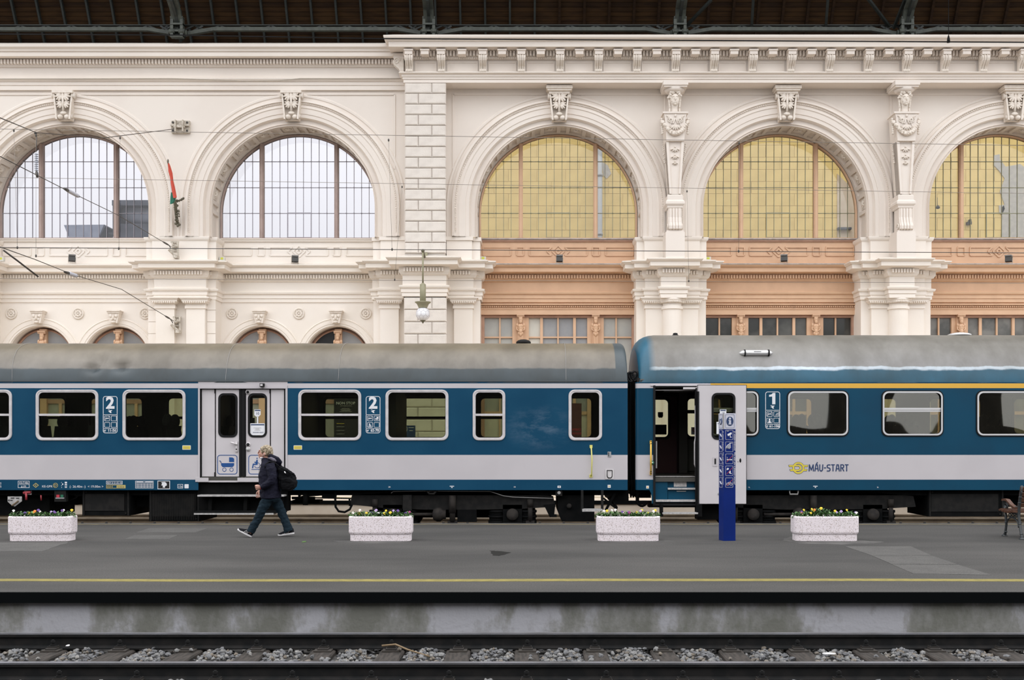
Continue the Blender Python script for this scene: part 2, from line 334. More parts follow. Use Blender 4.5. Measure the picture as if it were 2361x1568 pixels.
    def ring(s, outer, inner, y0, y1):
        """frame between two outlines of equal count in the xz plane, y0 front, y1 back"""
        n = len(outer); v = [(a,y0,b) for a, b in outer]+[(a,y0,b) for a, b in inner]+[(a,y1,b) for a, b in outer]+[(a,y1,b) for a, b in inner]
        f = []
        for i in range(n):
            j = (i+1) % n
            f += [(i,j,n+j,n+i),(2*n+i,3*n+i,3*n+j,2*n+j),(i,2*n+i,2*n+j,j),(n+i,n+j,3*n+j,3*n+i)]
        return s.add(v, f)
    def mould(s, path, prof):
        """profile [(out, z)] run along a plan path [(x, y)], mitred; out is to the right-hand side of travel"""
        P = [Vector(p) for p in path]; nr = []
        for i in range(len(P)-1):
            d = (P[i+1]-P[i]).normalized(); nr.append(Vector((d.y, -d.x)))
        o = []
        for i, p in enumerate(P):
            a = nr[max(i-1,0)]; b = nr[min(i,len(nr)-1)]; q = (a+b)/(1+a.dot(b)) if 1+a.dot(b) > .1 else a
            for out, z in prof: o.append((p.x+q.x*out, p.y+q.y*out, z))
        k = len(prof); f = [(i*k+j,(i+1)*k+j,(i+1)*k+j+1,i*k+j+1) for i in range(len(P)-1) for j in range(k-1)]
        f += [tuple(range(k)), tuple((len(P)-1)*k+j for j in range(k-1,-1,-1))]
        return s.add(o, f)
    def arch(s, prof, cx, zc, zleg, n=40, y=0):
        """profile [(radius, y)] swept over a semicircle with straight legs down to zleg"""
        st = [(-1, 0, zleg-zc)]+[(math.cos(PI-PI*i/n), math.sin(PI-PI*i/n), 0) for i in range(n+1)]+[(1, 0, zleg-zc)]
        o = [(cx+r*c, yy, zc+r*q+dz) for c, q, dz in st for r, yy in prof]
        k = len(prof); return s.add(o, [(i*k+j,i*k+j+1,(i+1)*k+j+1,(i+1)*k+j) for i in range(len(st)-1) for j in range(k-1)])
    def mesh(s, name):
        me = bpy.data.meshes.new(name); me.from_pydata(s.v, [], s.f)
        for m_ in (s.mats or ['plaster']): me.materials.append(MATS[m_])
        me.polygons.foreach_set('material_index', s.m); me.polygons.foreach_set('use_smooth', s.s)
        me.update(); return me
    def build(s, name, parent=None, loc=None, fix=True, **kw):
        me = s.mesh(name)
        if fix:
            bm = bmesh.new(); bm.from_mesh(me); bmesh.ops.recalc_face_normals(bm, faces=bm.faces); bm.to_mesh(me); bm.free()
        return link(name, me, parent, loc, **kw)
def base_of(o):
    v = Vector((0,0,0))
    while o is not None: v += o.location; o = o.parent
    return v
def link(name, me, parent=None, loc=None, rot=None, **kw):
    o = bpy.data.objects.new(name, me); C.objects.link(o)
    if parent is not None: o.parent = parent
    if loc is not None: o.location = loc
    elif parent is not None: o.location = -base_of(parent)      # the mesh was built in world coordinates
    if rot is not None: o.rotation_euler = rot
    return tag(o, **kw)
def tag(o, label=None, cat=None, group=None, kind=None):
    if label: o['label'] = label
    if cat: o['category'] = cat
    if group: o['group'] = group
    if kind: o['kind'] = kind
    return o
def thing(name, label, cat, loc=(0,0,0), rz=0, group=None, kind=None):
    o = bpy.data.objects.new(name, None); C.objects.link(o); o.location = loc; o.rotation_euler = (0,0,rz)
    return tag(o, label, cat, group, kind)
KIDS = {}
def copy_tree(o, kids, parent=None):
    c = o.copy(); C.objects.link(c)
    if parent is not None: c.parent = parent
    for ch in kids.get(o.name, []): copy_tree(ch, kids, c)
    return c
def kid_map():
    k = {}
    for o in bpy.data.objects:
        if o.parent: k.setdefault(o.parent.name, []).append(o)
    return k
def rrect(x0, x1, z0, z1, r, n=5):
    o = []
    for cx, cz, a in ((x1-r,z1-r,0),(x0+r,z1-r,PI/2),(x0+r,z0+r,PI),(x1-r,z0+r,PI*1.5)):
        for i in range(n+1): t = a+PI/2*i/n; o.append((cx+r*math.cos(t), cz+r*math.sin(t)))
    return o
def text(body, name, x, y, z, size, m, parent=None, ext=.001, align='CENTER', roll=0, sx=1.0, rot=None, world=True, offset=0.0):
    """flat lettering as a mesh facing the platform; z is the baseline"""
    cu = bpy.data.curves.new(name, 'FONT'); cu.body = body; cu.size = size; cu.extrude = ext; cu.align_x = align; cu.fill_mode = 'FRONT'; cu.resolution_u = 2; cu.offset = offset
    t = bpy.data.objects.new(name, cu); me = bpy.data.meshes.new_from_object(t); me.name = name; bpy.data.objects.remove(t); bpy.data.curves.remove(cu)
    me.materials.clear(); me.materials.append(MATS[m])
    o = bpy.data.objects.new(name, me); C.objects.link(o); o.location = (x,y,z); o.rotation_euler = rot or (PI/2, roll, 0); o.scale = (sx,1,1)
    if parent is not None:
        o.parent = parent
        if world: o.location = Vector((x,y,z)) - base_of(parent)
    return o
def spiral(cx, cz, r0, r1, turns, a0, sgn, n=26):
    return [(cx+(r0+(r1-r0)*i/n)*math.cos(a0+sgn*2*PI*turns*i/n), cz+(r0+(r1-r0)*i/n)*math.sin(a0+sgn*2*PI*turns*i/n)) for i in range(n+1)]
# ================================================================ the station wall
W0 = 39.0          # plane of the great arches
ARC = [-16.24, -8.23, 1.18, 9.18, 17.18]
LEFT, RIGHT = ARC[:2], ARC[2:]
PIL = [-20.25, -12.24]; COL = [5.18, 13.18]; RUST = -3.52
ZC = 10.25         # spring height of the great arches
XL, XR = -22.4, 21.2
def zp(prof, base): return [(o, Z(y, base-o)) for o, y in prof]     # profile heights surveyed at each ledge's own distance
wall = MB().mat('plaster')
def arch_wall(b, xa, xb, cx, zc, r, z0, z1, y0, n=40, y1=None):
    """a wall face at depth y0 between xa..xb, z0..z1 with a round-headed opening"""
    pts = [(cx+r*math.cos(PI-PI*i/n), zc+r*math.sin(PI-PI*i/n)) for i in range(n+1)]
    b.quad((xa,y0,z0),(cx-r,y0,z0),(cx-r,y0,z1),(xa,y0,z1)); b.quad((cx+r,y0,z0),(xb,y0,z0),(xb,y0,z1),(cx+r,y0,z1))
    for (a, h), (c, k) in zip(pts, pts[1:]): b.quad((a,y0,h),(c,y0,k),(c,y0,z1),(a,y0,z1))
ZPED, ZSILL, ZTOPW = Z(546,W0), Z(551,40.1), Z(205,W0)
bounds = [XL, -12.24, -3.9, 5.18, 13.18, XR]
R_OPEN = 2.887
for i, c in enumerate(ARC):
    a, b_ = bounds[i], bounds[i+1]
    if i == 2: a = -3.9
    arch_wall(wall, a, b_, c, ZC, 3.15, ZPED, ZTOPW+1.2 if i > 1 else ZTOPW+.1, W0)
wall.box(XL, -3.0, W0+.02, 41.0, Z(130,W0), Z(100,38.3))                      # behind the upper cornice
wall.box(-3.6, XR, W0+.02, 41.0, Z(205,W0)+1.0, Z(82,37.7))
wall_back = wall.build('wall_back', kind='structure')
tag(wall_back, 'cream stucco station wall with a row of great round arches behind the train')
WB = wall_back
# soffits and reveals
for c in ARC:
    s = MB().mat('plaster'); s.arch([(R_OPEN+.07, W0), (R_OPEN+.07, 40.3)], c, ZC, ZPED-.1, 48)
    s.build('arch_soffit', WB, fix=False)
    rb = MB().mat('plaster')
    n = 27
    for yy in ((W0+.0, W0+.17), (39.86, 40.06)):                              # edge ribs
        rb.arch([(R_OPEN, yy[0]), (R_OPEN, yy[1]), (R_OPEN+.07, yy[1])] if yy[0] == W0 else [(R_OPEN+.07, yy[0]), (R_OPEN, yy[0]), (R_OPEN, yy[1])], c, ZC, ZPED-.05, 48)
    def cross(a, wd):
        for t in (a-wd/2, a+wd/2): pass
        q = [(c+(R_OPEN+dr)*math.cos(t), ZC+(R_OPEN+dr)*math.sin(t)) for t, dr in ((a-wd/2,0),(a+wd/2,0),(a+wd/2,.08),(a-wd/2,.08))]
        rb.prism(q, W0+.1, 39.9)
    t = -.03; big = True; centers = []
    while t < PI+.03:
        step = .205 if big else .115
        cross(t, .045)
        if big: centers.append(t+step/2)
        else:
            a = t+step/2
        t += step; big = not big
    cross(PI+.03, .05)
    rb.build('soffit_ribs', WB)
    for a in centers:
        if a > PI: continue
        ro = MB().mat('ornament'); p = (c+(R_OPEN+.05)*math.cos(a), 39.47, ZC+(R_OPEN+.05)*math.sin(a))
        rot = Matrix.Rotation(-a+PI/2, 3, 'Y')
        ro.obox(p, (.19,.2,.02), rot); ro.ball((p[0]-.03*math.cos(a), p[1], p[2]-.03*math.sin(a)), (.09,.09,.05), 8, 5, rot)
        for k in range(6):
            q = Vector((.1*math.cos(k*PI/3), .1*math.sin(k*PI/3), -.03)); q = rot @ q
            ro.ball((p[0]+q.x, p[1]+q.y, p[2]+q.z), (.045,.045,.03), 6, 4, rot)
        ro.build('coffer_rosette', WB)
# archivolts, one moulded ring each, with a bead row
px = 1/65.13
RINGP = [(262,0),(259,.05),(255,.05),(253,.02),(247,.02),(246,.16),(241,.19),(239.5,.13),(236.5,.13),(236,.10),(229,.13),(227,.10),(215.5,.10),(215,.075),(207,.075),(206,.03),(204,-.07),(190,-.05),(188,0)]
for c in ARC:
    a = MB().mat('plaster'); a.arch([(r*px, W0-o) for r, o in RINGP], c, ZC, ZPED, 64); a.build('archivolt', WB, fix=False)
    bd = MB().mat('ornament'); N = 150
    for k in range(N):
        t = PI*(k+.5)/N; bd.obox((c+238*px*math.cos(t), W0-.135, ZC+238*px*math.sin(t)), (.02,.02,.016), Matrix.Rotation(-t+PI/2, 3, 'Y'))
    for sgn in (-1, 1):
        for k in range(15): bd.box(c+sgn*238*px-.016, c+sgn*238*px+.016, W0-.155, W0-.115, ZPED+.15+k*.058, ZPED+.19+k*.058)
    bd.build('bead_row', WB, kind='stuff')
# spandrel panel mouldings
for i, c in enumerate(ARC):
    h = MB().mat('plaster'); zt_, zb_ = Z(218,W0), Z(390,W0); hw = 3.74
    xa, xb = c-hw, c+hw
    if i == 1: xb = c+hw-.15
    if i < 2: xa = c-4.005 if i == 1 else XL; xb = xb if i == 1 else c+4.005
    for (p, q) in (((xa,W0-.015,zt_),(c-.5,W0-.015,zt_)),((c+.5,W0-.015,zt_),(xb,W0-.015,zt_)))+((((xa,W0-.015,zb_),(xa,W0-.015,zt_)),) if i > 1 else ())+((((xb,W0-.015,zb_),(xb,W0-.015,zt_)),) if i > 0 else ()): h.bar(p, q, .05, .05)
    h.build('panel_moulding', WB)
# pedestals under the arch legs
pd = []
for c in PIL+[5.18, 13.18]:
    for hw, d in ((1.24, 39.14), (.98, 38.98)):
        b = MB().mat('plaster_lower'); b.box(c-hw, c+hw, d, 40.3, Z(606,d), ZPED); b.mould([(c-hw,40.0),(c-hw,d),(c+hw,d),(c+hw,40.0)], [(0,ZPED-.16),(.05,ZPED-.1),(.07,ZPED-.04),(.07,ZPED),(0,ZPED+.01)])
        b.build('pedestal', WB)
for sgn in (-1, 1):
    for a, b_, d in ((.72,1.9,39.14),(.72,1.62,38.98)):
        b = MB().mat('plaster_lower'); xs = sorted((RUST+sgn*a, RUST+sgn*b_)); b.box(xs[0], xs[1], d, 40.3, Z(606,d), ZPED); b.box(xs[0]-.04, xs[1]+.04, d-.05, 40.3, ZPED-.13, ZPED)
        b.build('pedestal', WB)
# ---------------------------------------------------------------- upper cornice on the left
UL = zp([(0,209.5),(.10,207.5),(.10,197),(.13,196),(.13,188),(.17,187),(.22,182),(.22,180),(.05,179),(.05,156),(.12,154),(.16,148),(.16,136),(.30,134),(.52,129.5),(.52,118.5),(.56,118),(.58,113),(.66,107.5),(.66,101),(0,99)], W0)
t1 = MB().mat('plaster'); t1.mould([(XL,W0),(-4.2,W0)], UL)
trim_1 = t1.build('trim_1', kind='structure'); tag(trim_1, 'long plain cornice with small dentils above the two left arches')
dn = MB().mat('plaster'); x = XL
while x < -4.35:
    dn.box(x, x+.072, W0-.27, W0-.1, Z(146.5,38.73), Z(136.5,38.73)); x += .1155
dn.build('dentil_row', trim_1, kind='stuff')
# ---------------------------------------------------------------- upper cornice on the right with brackets
D1 = 38.3
UR = zp([(0,190.5),(0,182.5),(.03,182),(.03,177),(.06,176.5),(.06,172),(.1,170),(.15,167.5),(.15,165.5),(-.1,164.5),(-.1,138.5),(-.04,137),(0,131.5),(0,130),(0,118.5),(.06,117),(.46,107.5),(.46,95.5),(.5,94),(.52,91.5),(.60,87),(.62,84),(.62,80.5),(.3,79.5)], D1)
t2 = MB().mat('plaster'); xl = RUST-.73
t2.mould([(xl,39.6),(xl,D1),(XR,D1)], UR)
t2.quad((xl,D1,Z(190.5,D1)),(XR,D1,Z(190.5,D1)),(XR,W0+.1,Z(190.5,D1)),(xl,W0+.1,Z(190.5,D1)))
trim_2 = t2.build('trim_2', kind='structure'); tag(trim_2, 'deep bracketed cornice with scroll brackets above the right arches')
def corbel():
    b = MB().mat('ornament'); zt_, zb_ = Z(124,D1-.3), Z(166,D1-.15)
    H = zt_-zb_
    prof = [(0,0),(.10,0),(.15,.03),(.16,.08),(.13,.12),(.13,.2),(.17,.32),(.26,.46),(.34,.6),(.37,.74),(.36,.86),(.31,.96),(.22,1),(0,1)]
    for k, (w0, w1, ex) in enumerate([(-.125,-.075,.0),(-.065,-.02,.02),(-.012,.012,.0),(.02,.065,.02),(.075,.125,0),(-.12,.12,-.02)]):
        b.prism([(-(o+ex)*(1 if o > 0 else 0), zb_+h*H) for o, h in prof], w0, w1, 'yz')
    sp_ = spiral(-.24, zb_+.8*H, .125, .02, 1.6, 0, 1)
    for sx in (-.13, .13): b.tube([(sx, a, c_) for a, c_ in sp_], .02, 5)
    for sx in (-.08, 0, .08): b.ball((sx,-.13,zb_+.05), (.045,.05,.06), 8, 5)
    return b.mesh('corbel')
def mutule():
    b = MB().mat('plaster'); b.box(-.135,.135,-.36,.05,Z(124.5,D1-.36),Z(116.5,D1-.36)); b.box(-.16,.16,-.39,.05,Z(116.5,D1-.36),Z(112.5,D1-.38)); return b.mesh('mutule')
cm, mm = corbel(), mutule()
xs = [X(942,D1-.3), X(1017,D1-.3)]; x = X(1113,D1-.3)
while x < XR-.2: xs.append(x); x += 1.3345
for i, x in enumerate(xs):
    k = link('corbel', cm, trim_2, (x,D1,0)); link('mutule', mm, trim_2, (x,D1,0))
    if i+1 < len(xs): link('mutule', mm, trim_2, ((x+xs[i+1])/2, D1, 0))
# the bracket that faces left at the cornice's end
e = link('corbel', cm, trim_2, (xl, D1+.22, 0), (0,0,-PI/2)); link('mutule', mm, trim_2, (xl, D1+.22, 0), (0,0,-PI/2))
pm = MB().mat('plaster')
for a, b_ in zip(xs, xs[1:]):
    za, zb_ = Z(163,D1), Z(142,D1)
    for p, q in (((a+.2,za),(b_-.2,za)),((b_-.2,za),(b_-.2,zb_)),((b_-.2,zb_),(a+.2,zb_)),((a+.2,zb_),(a+.2,za))): pm.bar((p[0],D1+.09,p[1]),(q[0],D1+.09,q[1]),.035,.04)
pm.build('frieze_panel', trim_2)
dn = MB().mat('plaster'); x = xl
while x < XR: dn.box(x, x+.065, D1-.12, D1+.05, Z(130.5,D1), Z(119.5,D1)); x += .1155
dn.build('dentil_row', trim_2, kind='stuff')
eg = MB().mat('ornament'); x = xl
while x < XR: eg.ball((x, D1-.02, Z(134.5,D1)), (.025,.03,.035), 6, 4); x += .075
eg.build('egg_row', trim_2, kind='stuff')
# ---------------------------------------------------------------- rusticated pier
pr = MB().mat('rusticated'); pr.box(RUST-.69, RUST+.69, 38.36, 40.2, .3, Z(190,38.3)); pier = pr.build('pillar', kind='structure'); tag(pier, 'tall rusticated stone pier between the left and right arches')
def blocks(z0, z1, hgt, xa, xb):
    z = z1; k = 0; full = xb-xa
    while z-hgt > z0-.05:
        cut = xa+full*(.655 if k % 2 == 0 else .33)
        for a, b_ in ((xa,cut),(cut,xb)):
            key = (round(b_-a,3), round(hgt,3))
            if key not in BM_:
                q = MB().mat('rusticated'); q.chbox(.006, b_-a-.006, 0, .12, .008, hgt-.008, .035); BM_[key] = q.mesh('stone_block')
            link('stone_block', BM_[key], pier, (a, 38.28, max(z-hgt,z0)))
        z -= hgt; k += 1
BM_ = {}
blocks(Z(597,38.3), Z(191,38.3), .3705, X(933,38.3), X(1028.5,38.3))
blocks(.3, Z(686,38.3), .424, X(931,38.3), X(1030,38.3))
# ---------------------------------------------------------------- lower cornice
LC = [(0,698),(.04,697),(.04,688.5),(.07,688),(.07,679.5),(.12,678),(.14,674.5),(.14,673),(.02,672),(.02,651),(.08,649),(.14,642.5),(.14,632.5),(.22,631),(.44,626.5),(.44,616.8),(.48,616),(.55,611.5),(.55,609.5),(0,607.5)]
LCP = zp(LC, 40.0)
def steps(c, hs): # plan path that steps out around a pier: hs = [(half width, plane)] from outside in
    p = []
    prev = 40.0
    for h, d in hs: p += [(c-h, prev), (c-h, d)]; prev = d
    q = [(2*c-x, y) for x, y in reversed(p)]
    return p+q
S_P = [(1.19,39.24),(.9,39.04)]; S_R = [(1.92,39.24),(1.65,39.04),(.74,38.3)]; S_C = [(1.24,39.24),(.93,39.04),(.42,38.6)]
path = [(XL,40.0)]+steps(PIL[0],S_P)+steps(PIL[1],S_P)+steps(RUST,S_R)
t3 = MB().mat('plaster_lower'); t3.mould(path, LCP); trim_3 = t3.build('trim_3', kind='structure'); tag(trim_3, 'cream string cornice with dentils across the left bays and the stone pier')
def dentils(b, path, z0, z1, out, pitch=.1015, wd=.066):
    P = path
    for (xa, ya), (xb, yb) in zip(P, P[1:]):
        if abs(yb-ya) < 1e-6 and xb > xa:
            n = max(1, int((xb-xa+2*out*0)/pitch)); off = ((xb-xa)-n*pitch)/2
            for k in range(n): x = xa+off+k*pitch; b.box(x, x+wd, ya-out, ya-.1, z0, z1)
DZ0, DZ1 = Z(641.5,39.76), Z(633.5,39.76)
d3 = MB().mat('plaster_lower'); dentils(d3, path, DZ0, DZ1, .22); d3.build('dentil_row', trim_3, kind='stuff')
for c in COL:
    pth = steps(c, S_C); b = MB().mat('plaster_lower'); b.mould(pth, LCP)
    o = b.build('trim_%d' % (4+COL.index(c)), kind='structure'); tag(o, 'cream stepped entablature block above the %s half column' % ('first' if c < 9 else 'second'))
    d = MB().mat('plaster_lower'); dentils(d, pth, DZ0, DZ1, .22); d.build('dentil_row', o, kind='stuff')
# body of the lower piers, wall behind the small arches
ZA = LCP[0][1]
def lowbox(name, x0, x1, d, z0, z1, m='plaster_lower', back=40.3):
    return MB().mat(m).box(x0, x1, d, back, z0, z1).build(name, WB)
CAPP = [(0,712),(.04,711),(.04,705),(.02,704.5),(.02,700),(.06,699.5),(.13,694.5),(.13,690.5),(.16,690),(.16,687.5),(.2,687),(.2,684.5),(0,684)]
def pilaster(x0, x1, d, ret=.2):
    b = MB().mat('plaster_lower'); b.box(x0, x1, d, d+ret+.02, .3, ZA+.6)
    cp = zp(CAPP, d); b.mould([(x0,d+ret),(x0,d),(x1,d),(x1,d+ret)], cp); b.box(x0-.05, x1+.05, d-.05, d+ret, .3, .75)
    o = b.build('pilaster', WB)
    e = MB().mat('ornament'); x = x0-.06
    zz = Z(697,d-.12)
    while x < x1+.07: e.ball((x, d-.13, zz), (.03,.03,.045), 6, 4); x += .075
    e.build('egg_row', o, kind='stuff'); return o
for c in PIL:
    lowbox('pier', c-1.186, c+1.186, 39.24, .3, ZA+.75)
    lowbox('pier_frieze', c-.9, c+.9, 39.06, ZA-.02, ZA+.9, back=39.4)
    for s_ in (-1, 1): pilaster(c+s_*.54-.33, c+s_*.54+.33, 39.04)
    g = MB().mat('plaster_lower')                                             # coursed joints on the strips
    for z in [ZA-.35-.42*k for k in range(16)]:
        for s_ in (-1, 1): g.box(c+s_*1.05-.15, c+s_*1.05+.15, 39.215, 39.3, z, z+.40)
    g.build('stone_course', WB)
for s_ in (-1, 1):
    lowbox('pier', *sorted((RUST+s_*.7, RUST+s_*1.9)), 39.24, .3, ZA+.75)
    lowbox('pier_frieze', *sorted((RUST+s_*.72, RUST+s_*1.64)), 39.06, ZA-.02, ZA+.9, back=39.4)
    pilaster(*sorted((RUST+s_*.98, RUST+s_*1.64)), 39.04)
for c in COL:
    lowbox('pier', c-1.24, c+1.24, 39.24, .3, ZA+.75)
    for s_ in (-1, 1): pilaster(*sorted((c+s_*.22, c+s_*.93)), 39.04)
    lowbox('pier_frieze', c-.93, c+.93, 39.06, ZA-.02, ZA+.9, back=39.4); lowbox('pier_frieze', c-.42, c+.42, 38.62, ZA-.02, ZA+.9, back=39.4)
    b = MB().mat('plaster_lower'); b.lathe([(.46,.3),(.46,.55),(.42,.6),(.44,.7),(.36,.8),(.36,2.2),(.335,Z(712,38.6)),(.38,Z(711,38.6)),(.38,Z(705,38.6)),(.33,Z(704,38.6)),(.33,Z(697,38.6)),(.36,Z(696,38.6)),(.45,Z(690,38.6)),(.45,Z(687,38.6))], (c,38.98,0), 44, smooth=False)
    o = b.build('half_column', WB)
    e = MB().mat('ornament')
    for k in range(26): a = PI+PI*k/25; e.ball((c+.41*math.cos(a), 38.98+.41*math.sin(a), Z(694,38.6)), (.035,.035,.055), 6, 4)
    e.build('egg_row', o, kind='stuff')
    b = MB().mat('plaster_lower'); b.box(c-.45,c+.45,38.54,39.2,Z(687,38.6),Z(682,38.6)); b.box(c-.42,c+.42,38.6,39.2,Z(682,38.6),ZA+.1); b.build('abacus', WB)
# small arches of the left bays
SA = Z(827,40.0); bb = [XL, PIL[1]] ; bays = [(PIL[0]+1.1, PIL[1]-1.1, ARC[0]), (PIL[1]+1.1, RUST-1.85, ARC[1])]
def leafball(b, x, y, z, s): b.ball((x,y,z), (s,s*.6,s*1.2), 6, 4)
km = MB().mat('ornament')                                                    # small keystone
km.prism([(-.13,-.36),(.13,-.36),(.2,0),(-.2,0)], -.3, 0); km.box(-.22,.22,-.34,0,0,.06); km.box(-.25,.25,-.38,0,.06,.1)
for sx in (-1,1):
    km.ball((sx*.1,-.3,-.1),(.06,.05,.07),7,5); km.ball((sx*.06,-.3,-.22),(.05,.05,.06),7,5)
km.ball((0,-.33,-.16),(.05,.06,.09),7,5); km.ball((0,-.32,-.32),(.09,.06,.05),7,5)
km = km.mesh('keystone')
rm = MB().mat('ornament')                                                    # rosette
rm.lathe([(0,0),(.21,0),(.21,-.03),(.19,-.055),(.165,-.05),(.15,-.02),(.0,-.02)], n=24, axis='y')
for k in range(8): a = k*PI/4; rm.ball((.09*math.cos(a),-.03,.09*math.sin(a)),(.05,.03,.05),7,5)
rm.ball((0,-.04,0),(.04,.035,.04),8,5); rm = rm.mesh('rosette')
hm = MB().mat('timber')                                                       # small bearded herm carved on the mullions
hm.box(-.14,.14,-.16,0,-.02,.03); hm.box(-.10,.10,-.13,0,-.075,-.02); hm.tube([(-.11,-.14,-.045),(-.11,-.02,-.045)],.032,8); hm.tube([(.11,-.14,-.045),(.11,-.02,-.045)],.032,8)
hm.ball((0,-.09,-.15),(.082,.08,.10),10,8); hm.ball((0,-.14,-.16),(.016,.025,.03),6,5); hm.ball((0,-.125,-.24),(.065,.05,.075),8,6)
for sx in (-1,1): hm.ball((sx*.05,-.1,-.11),(.03,.05,.045),6,5); hm.ball((sx*.12,-.07,-.36),(.05,.06,.075),8,6); hm.ball((sx*.045,-.12,-.40),(.055,.045,.055),8,6); hm.tube([(sx*.13,-.07,-.38),(sx*.14,-.1,-.52),(sx*.06,-.13,-.58)],.03,6); hm.ball((sx*.05,-.09,-.66),(.055,.06,.08),7,6)
hm.ball((0,-.08,-.44),(.12,.075,.15),10,8); hm.ball((0,-.11,-.58),(.08,.06,.09),8,6); hm.ball((0,-.12,-.7),(.05,.05,.08),7,6)
hm.prism([(-.05,-2.3),(.05,-2.3),(.085,-.72),(-.085,-.72)], -.1, 0)
for sx in (-.045,0,.045): hm.bar((sx*.7,-.105,-2.2),(sx,-.105,-.8),.02,.02)
hm = hm.mesh('carved_herm')
wn = [0]
def window(label=None):
    wn[0] += 1; o = bpy.data.objects.new('window_%d' % wn[0], None); C.objects.link(o); o['kind'] = 'structure'
    if label: o['label'] = label
    return o
PLACE = ['left arch', 'right arch']
for (xa, xb, c) in bays:
    b = MB().mat('plaster_lower'); zt_ = ZA+.05
    for k, cx in enumerate((c-1.385, c+1.385)): arch_wall(b, xa if k == 0 else c, c if k == 0 else xb, cx, SA, 1.17, .3, zt_, 40.0, 28)
    b.build('spandrel_wall', WB)
    for k, cx in enumerate((c-1.385, c+1.385)):
        a = MB().mat('plaster_lower'); a.arch([(1.48,40.0),(1.46,39.95),(1.44,39.93),(1.42,39.955),(1.36,39.955),(1.35,39.93),(1.27,39.93),(1.265,39.95),(1.2,39.95),(1.17,40.02),(1.16,40.45)], cx, SA, .3, 36); a.build('archivolt', WB, fix=False)
        link('keystone', km, WB, (cx, 40.0, Z(722,39.7)))
        big = 'left' if c < -10 else 'second'
        wo = window('small round-headed brown window with carved mullion, %s under the %s great arch' % ('first' if k == 0 else 'second', 'leftmost' if c < -10 else 'second'))
        f = MB().mat('timber_dark'); f.arch([(1.17,40.3),(1.17,40.42),(1.04,40.42),(1.04,40.34),(1.09,40.34),(1.09,40.3)], cx, SA, .9, 32)
        f.box(cx-1.17,cx+1.17,40.3,40.42,.3,.9); f.box(cx-1.17,cx+1.17,40.3,40.42,3.35,3.5)
        f.build('frame', wo)
        mu = MB().mat('timber'); mu.box(cx-.13,cx+.13,40.22,40.42,.3,SA+1.1); mu.build('mullion', wo)
        link('carved_herm', hm, wo, (cx, 40.22, SA+.99))
        for s_ in (-1, 1):
            g = MB().mat('frosted_grey' if not (c > -10 and k == 1 and s_ < 0) else 'decal_black'); pts = [(cx+s_*.13, 3.5)]+[(cx+s_*max(.13,1.04*math.cos(t)), SA+1.04*math.sin(t)) for t in [PI/2*i/14 for i in range(15)]]
            pts = [(cx+s_*1.04,3.5)]+[(cx+s_*1.04*math.cos(t), SA+1.04*math.sin(t)) for t in [1.445*i/14 for i in range(15)]]+[(cx+s_*.13,3.5)]
            g.prism(pts, 40.37, 40.39); g.build('pane', wo)
            g = MB().mat('frosted'); g.box(*sorted((cx+s_*.13,cx+s_*1.04)), 40.37, 40.39, .9, 3.35); g.build('pane', wo)
            q = MB().mat('timber'); q.box(cx+s_*.6-.05,cx+s_*.6+.05,40.3,40.42,.3,3.35); q.build('glazing_bar', wo)
        if c > -10 and k == 1: pass
    for x in (c-2.43, c, c+2.43): link('rosette', rm, WB, (x, 40.0, Z(723,39.98)))
# sill bands below the great windows
def band(c, m, parent):
    z0, z1 = Z(609,40.0), ZSILL; b = MB().mat(m); b.box(c-2.87,c+2.87,40.0,40.3,z0,z1-.05); o = b.build('sill_band', parent)
    s_ = MB().mat(m if m != 'timber' else 'timber_dark'); s_.box(c-2.87,c+2.87,39.94,40.3,z1-.12,z1-.05); s_.mat('lead' if m == 'timber' else m).box(c-2.9,c+2.9,39.9,40.3,z1-.05,z1-.015); s_.build('sill', o)
    f = MB().mat(m); za, zb_ = z1-.32, z1-.62
    nb = [0]
    def fr(x0, x1, pts=None):
        q = pts or [(x0,za),(x1,za),(x1,zb_),(x0,zb_)]
        for p, r in zip(q, q[1:]+q[:1]): nb[0] += 1; yb_ = 39.99-.0006*(nb[0] % 23); f.bar((p[0],yb_,p[1]),(r[0],yb_,r[1]),.035,.05)
    for s1 in (-1, 1):
        fr(c+s1*1.72, c+s1*2.72); fr(c+s1*1.25, c+s1*1.5)
        fr(0,0,[(c+s1*.24,za),(c+s1*1.05,za),(c+s1*1.05,zb_),(c+s1*.24,zb_),(c+s1*.4,(za+zb_)/2)])
    h = .22; zm = (za+zb_)/2
    fr(0,0,[(c,zm+h*.95),(c+h,zm),(c,zm-h*.95),(c-h,zm)]); fr(0,0,[(c,zm+.09),(c+.09,zm),(c,zm-.09),(c-.09,zm)])
    f.build('panel_moulding', o)
    return o
for c in LEFT: band(c, 'plaster_lower', WB)
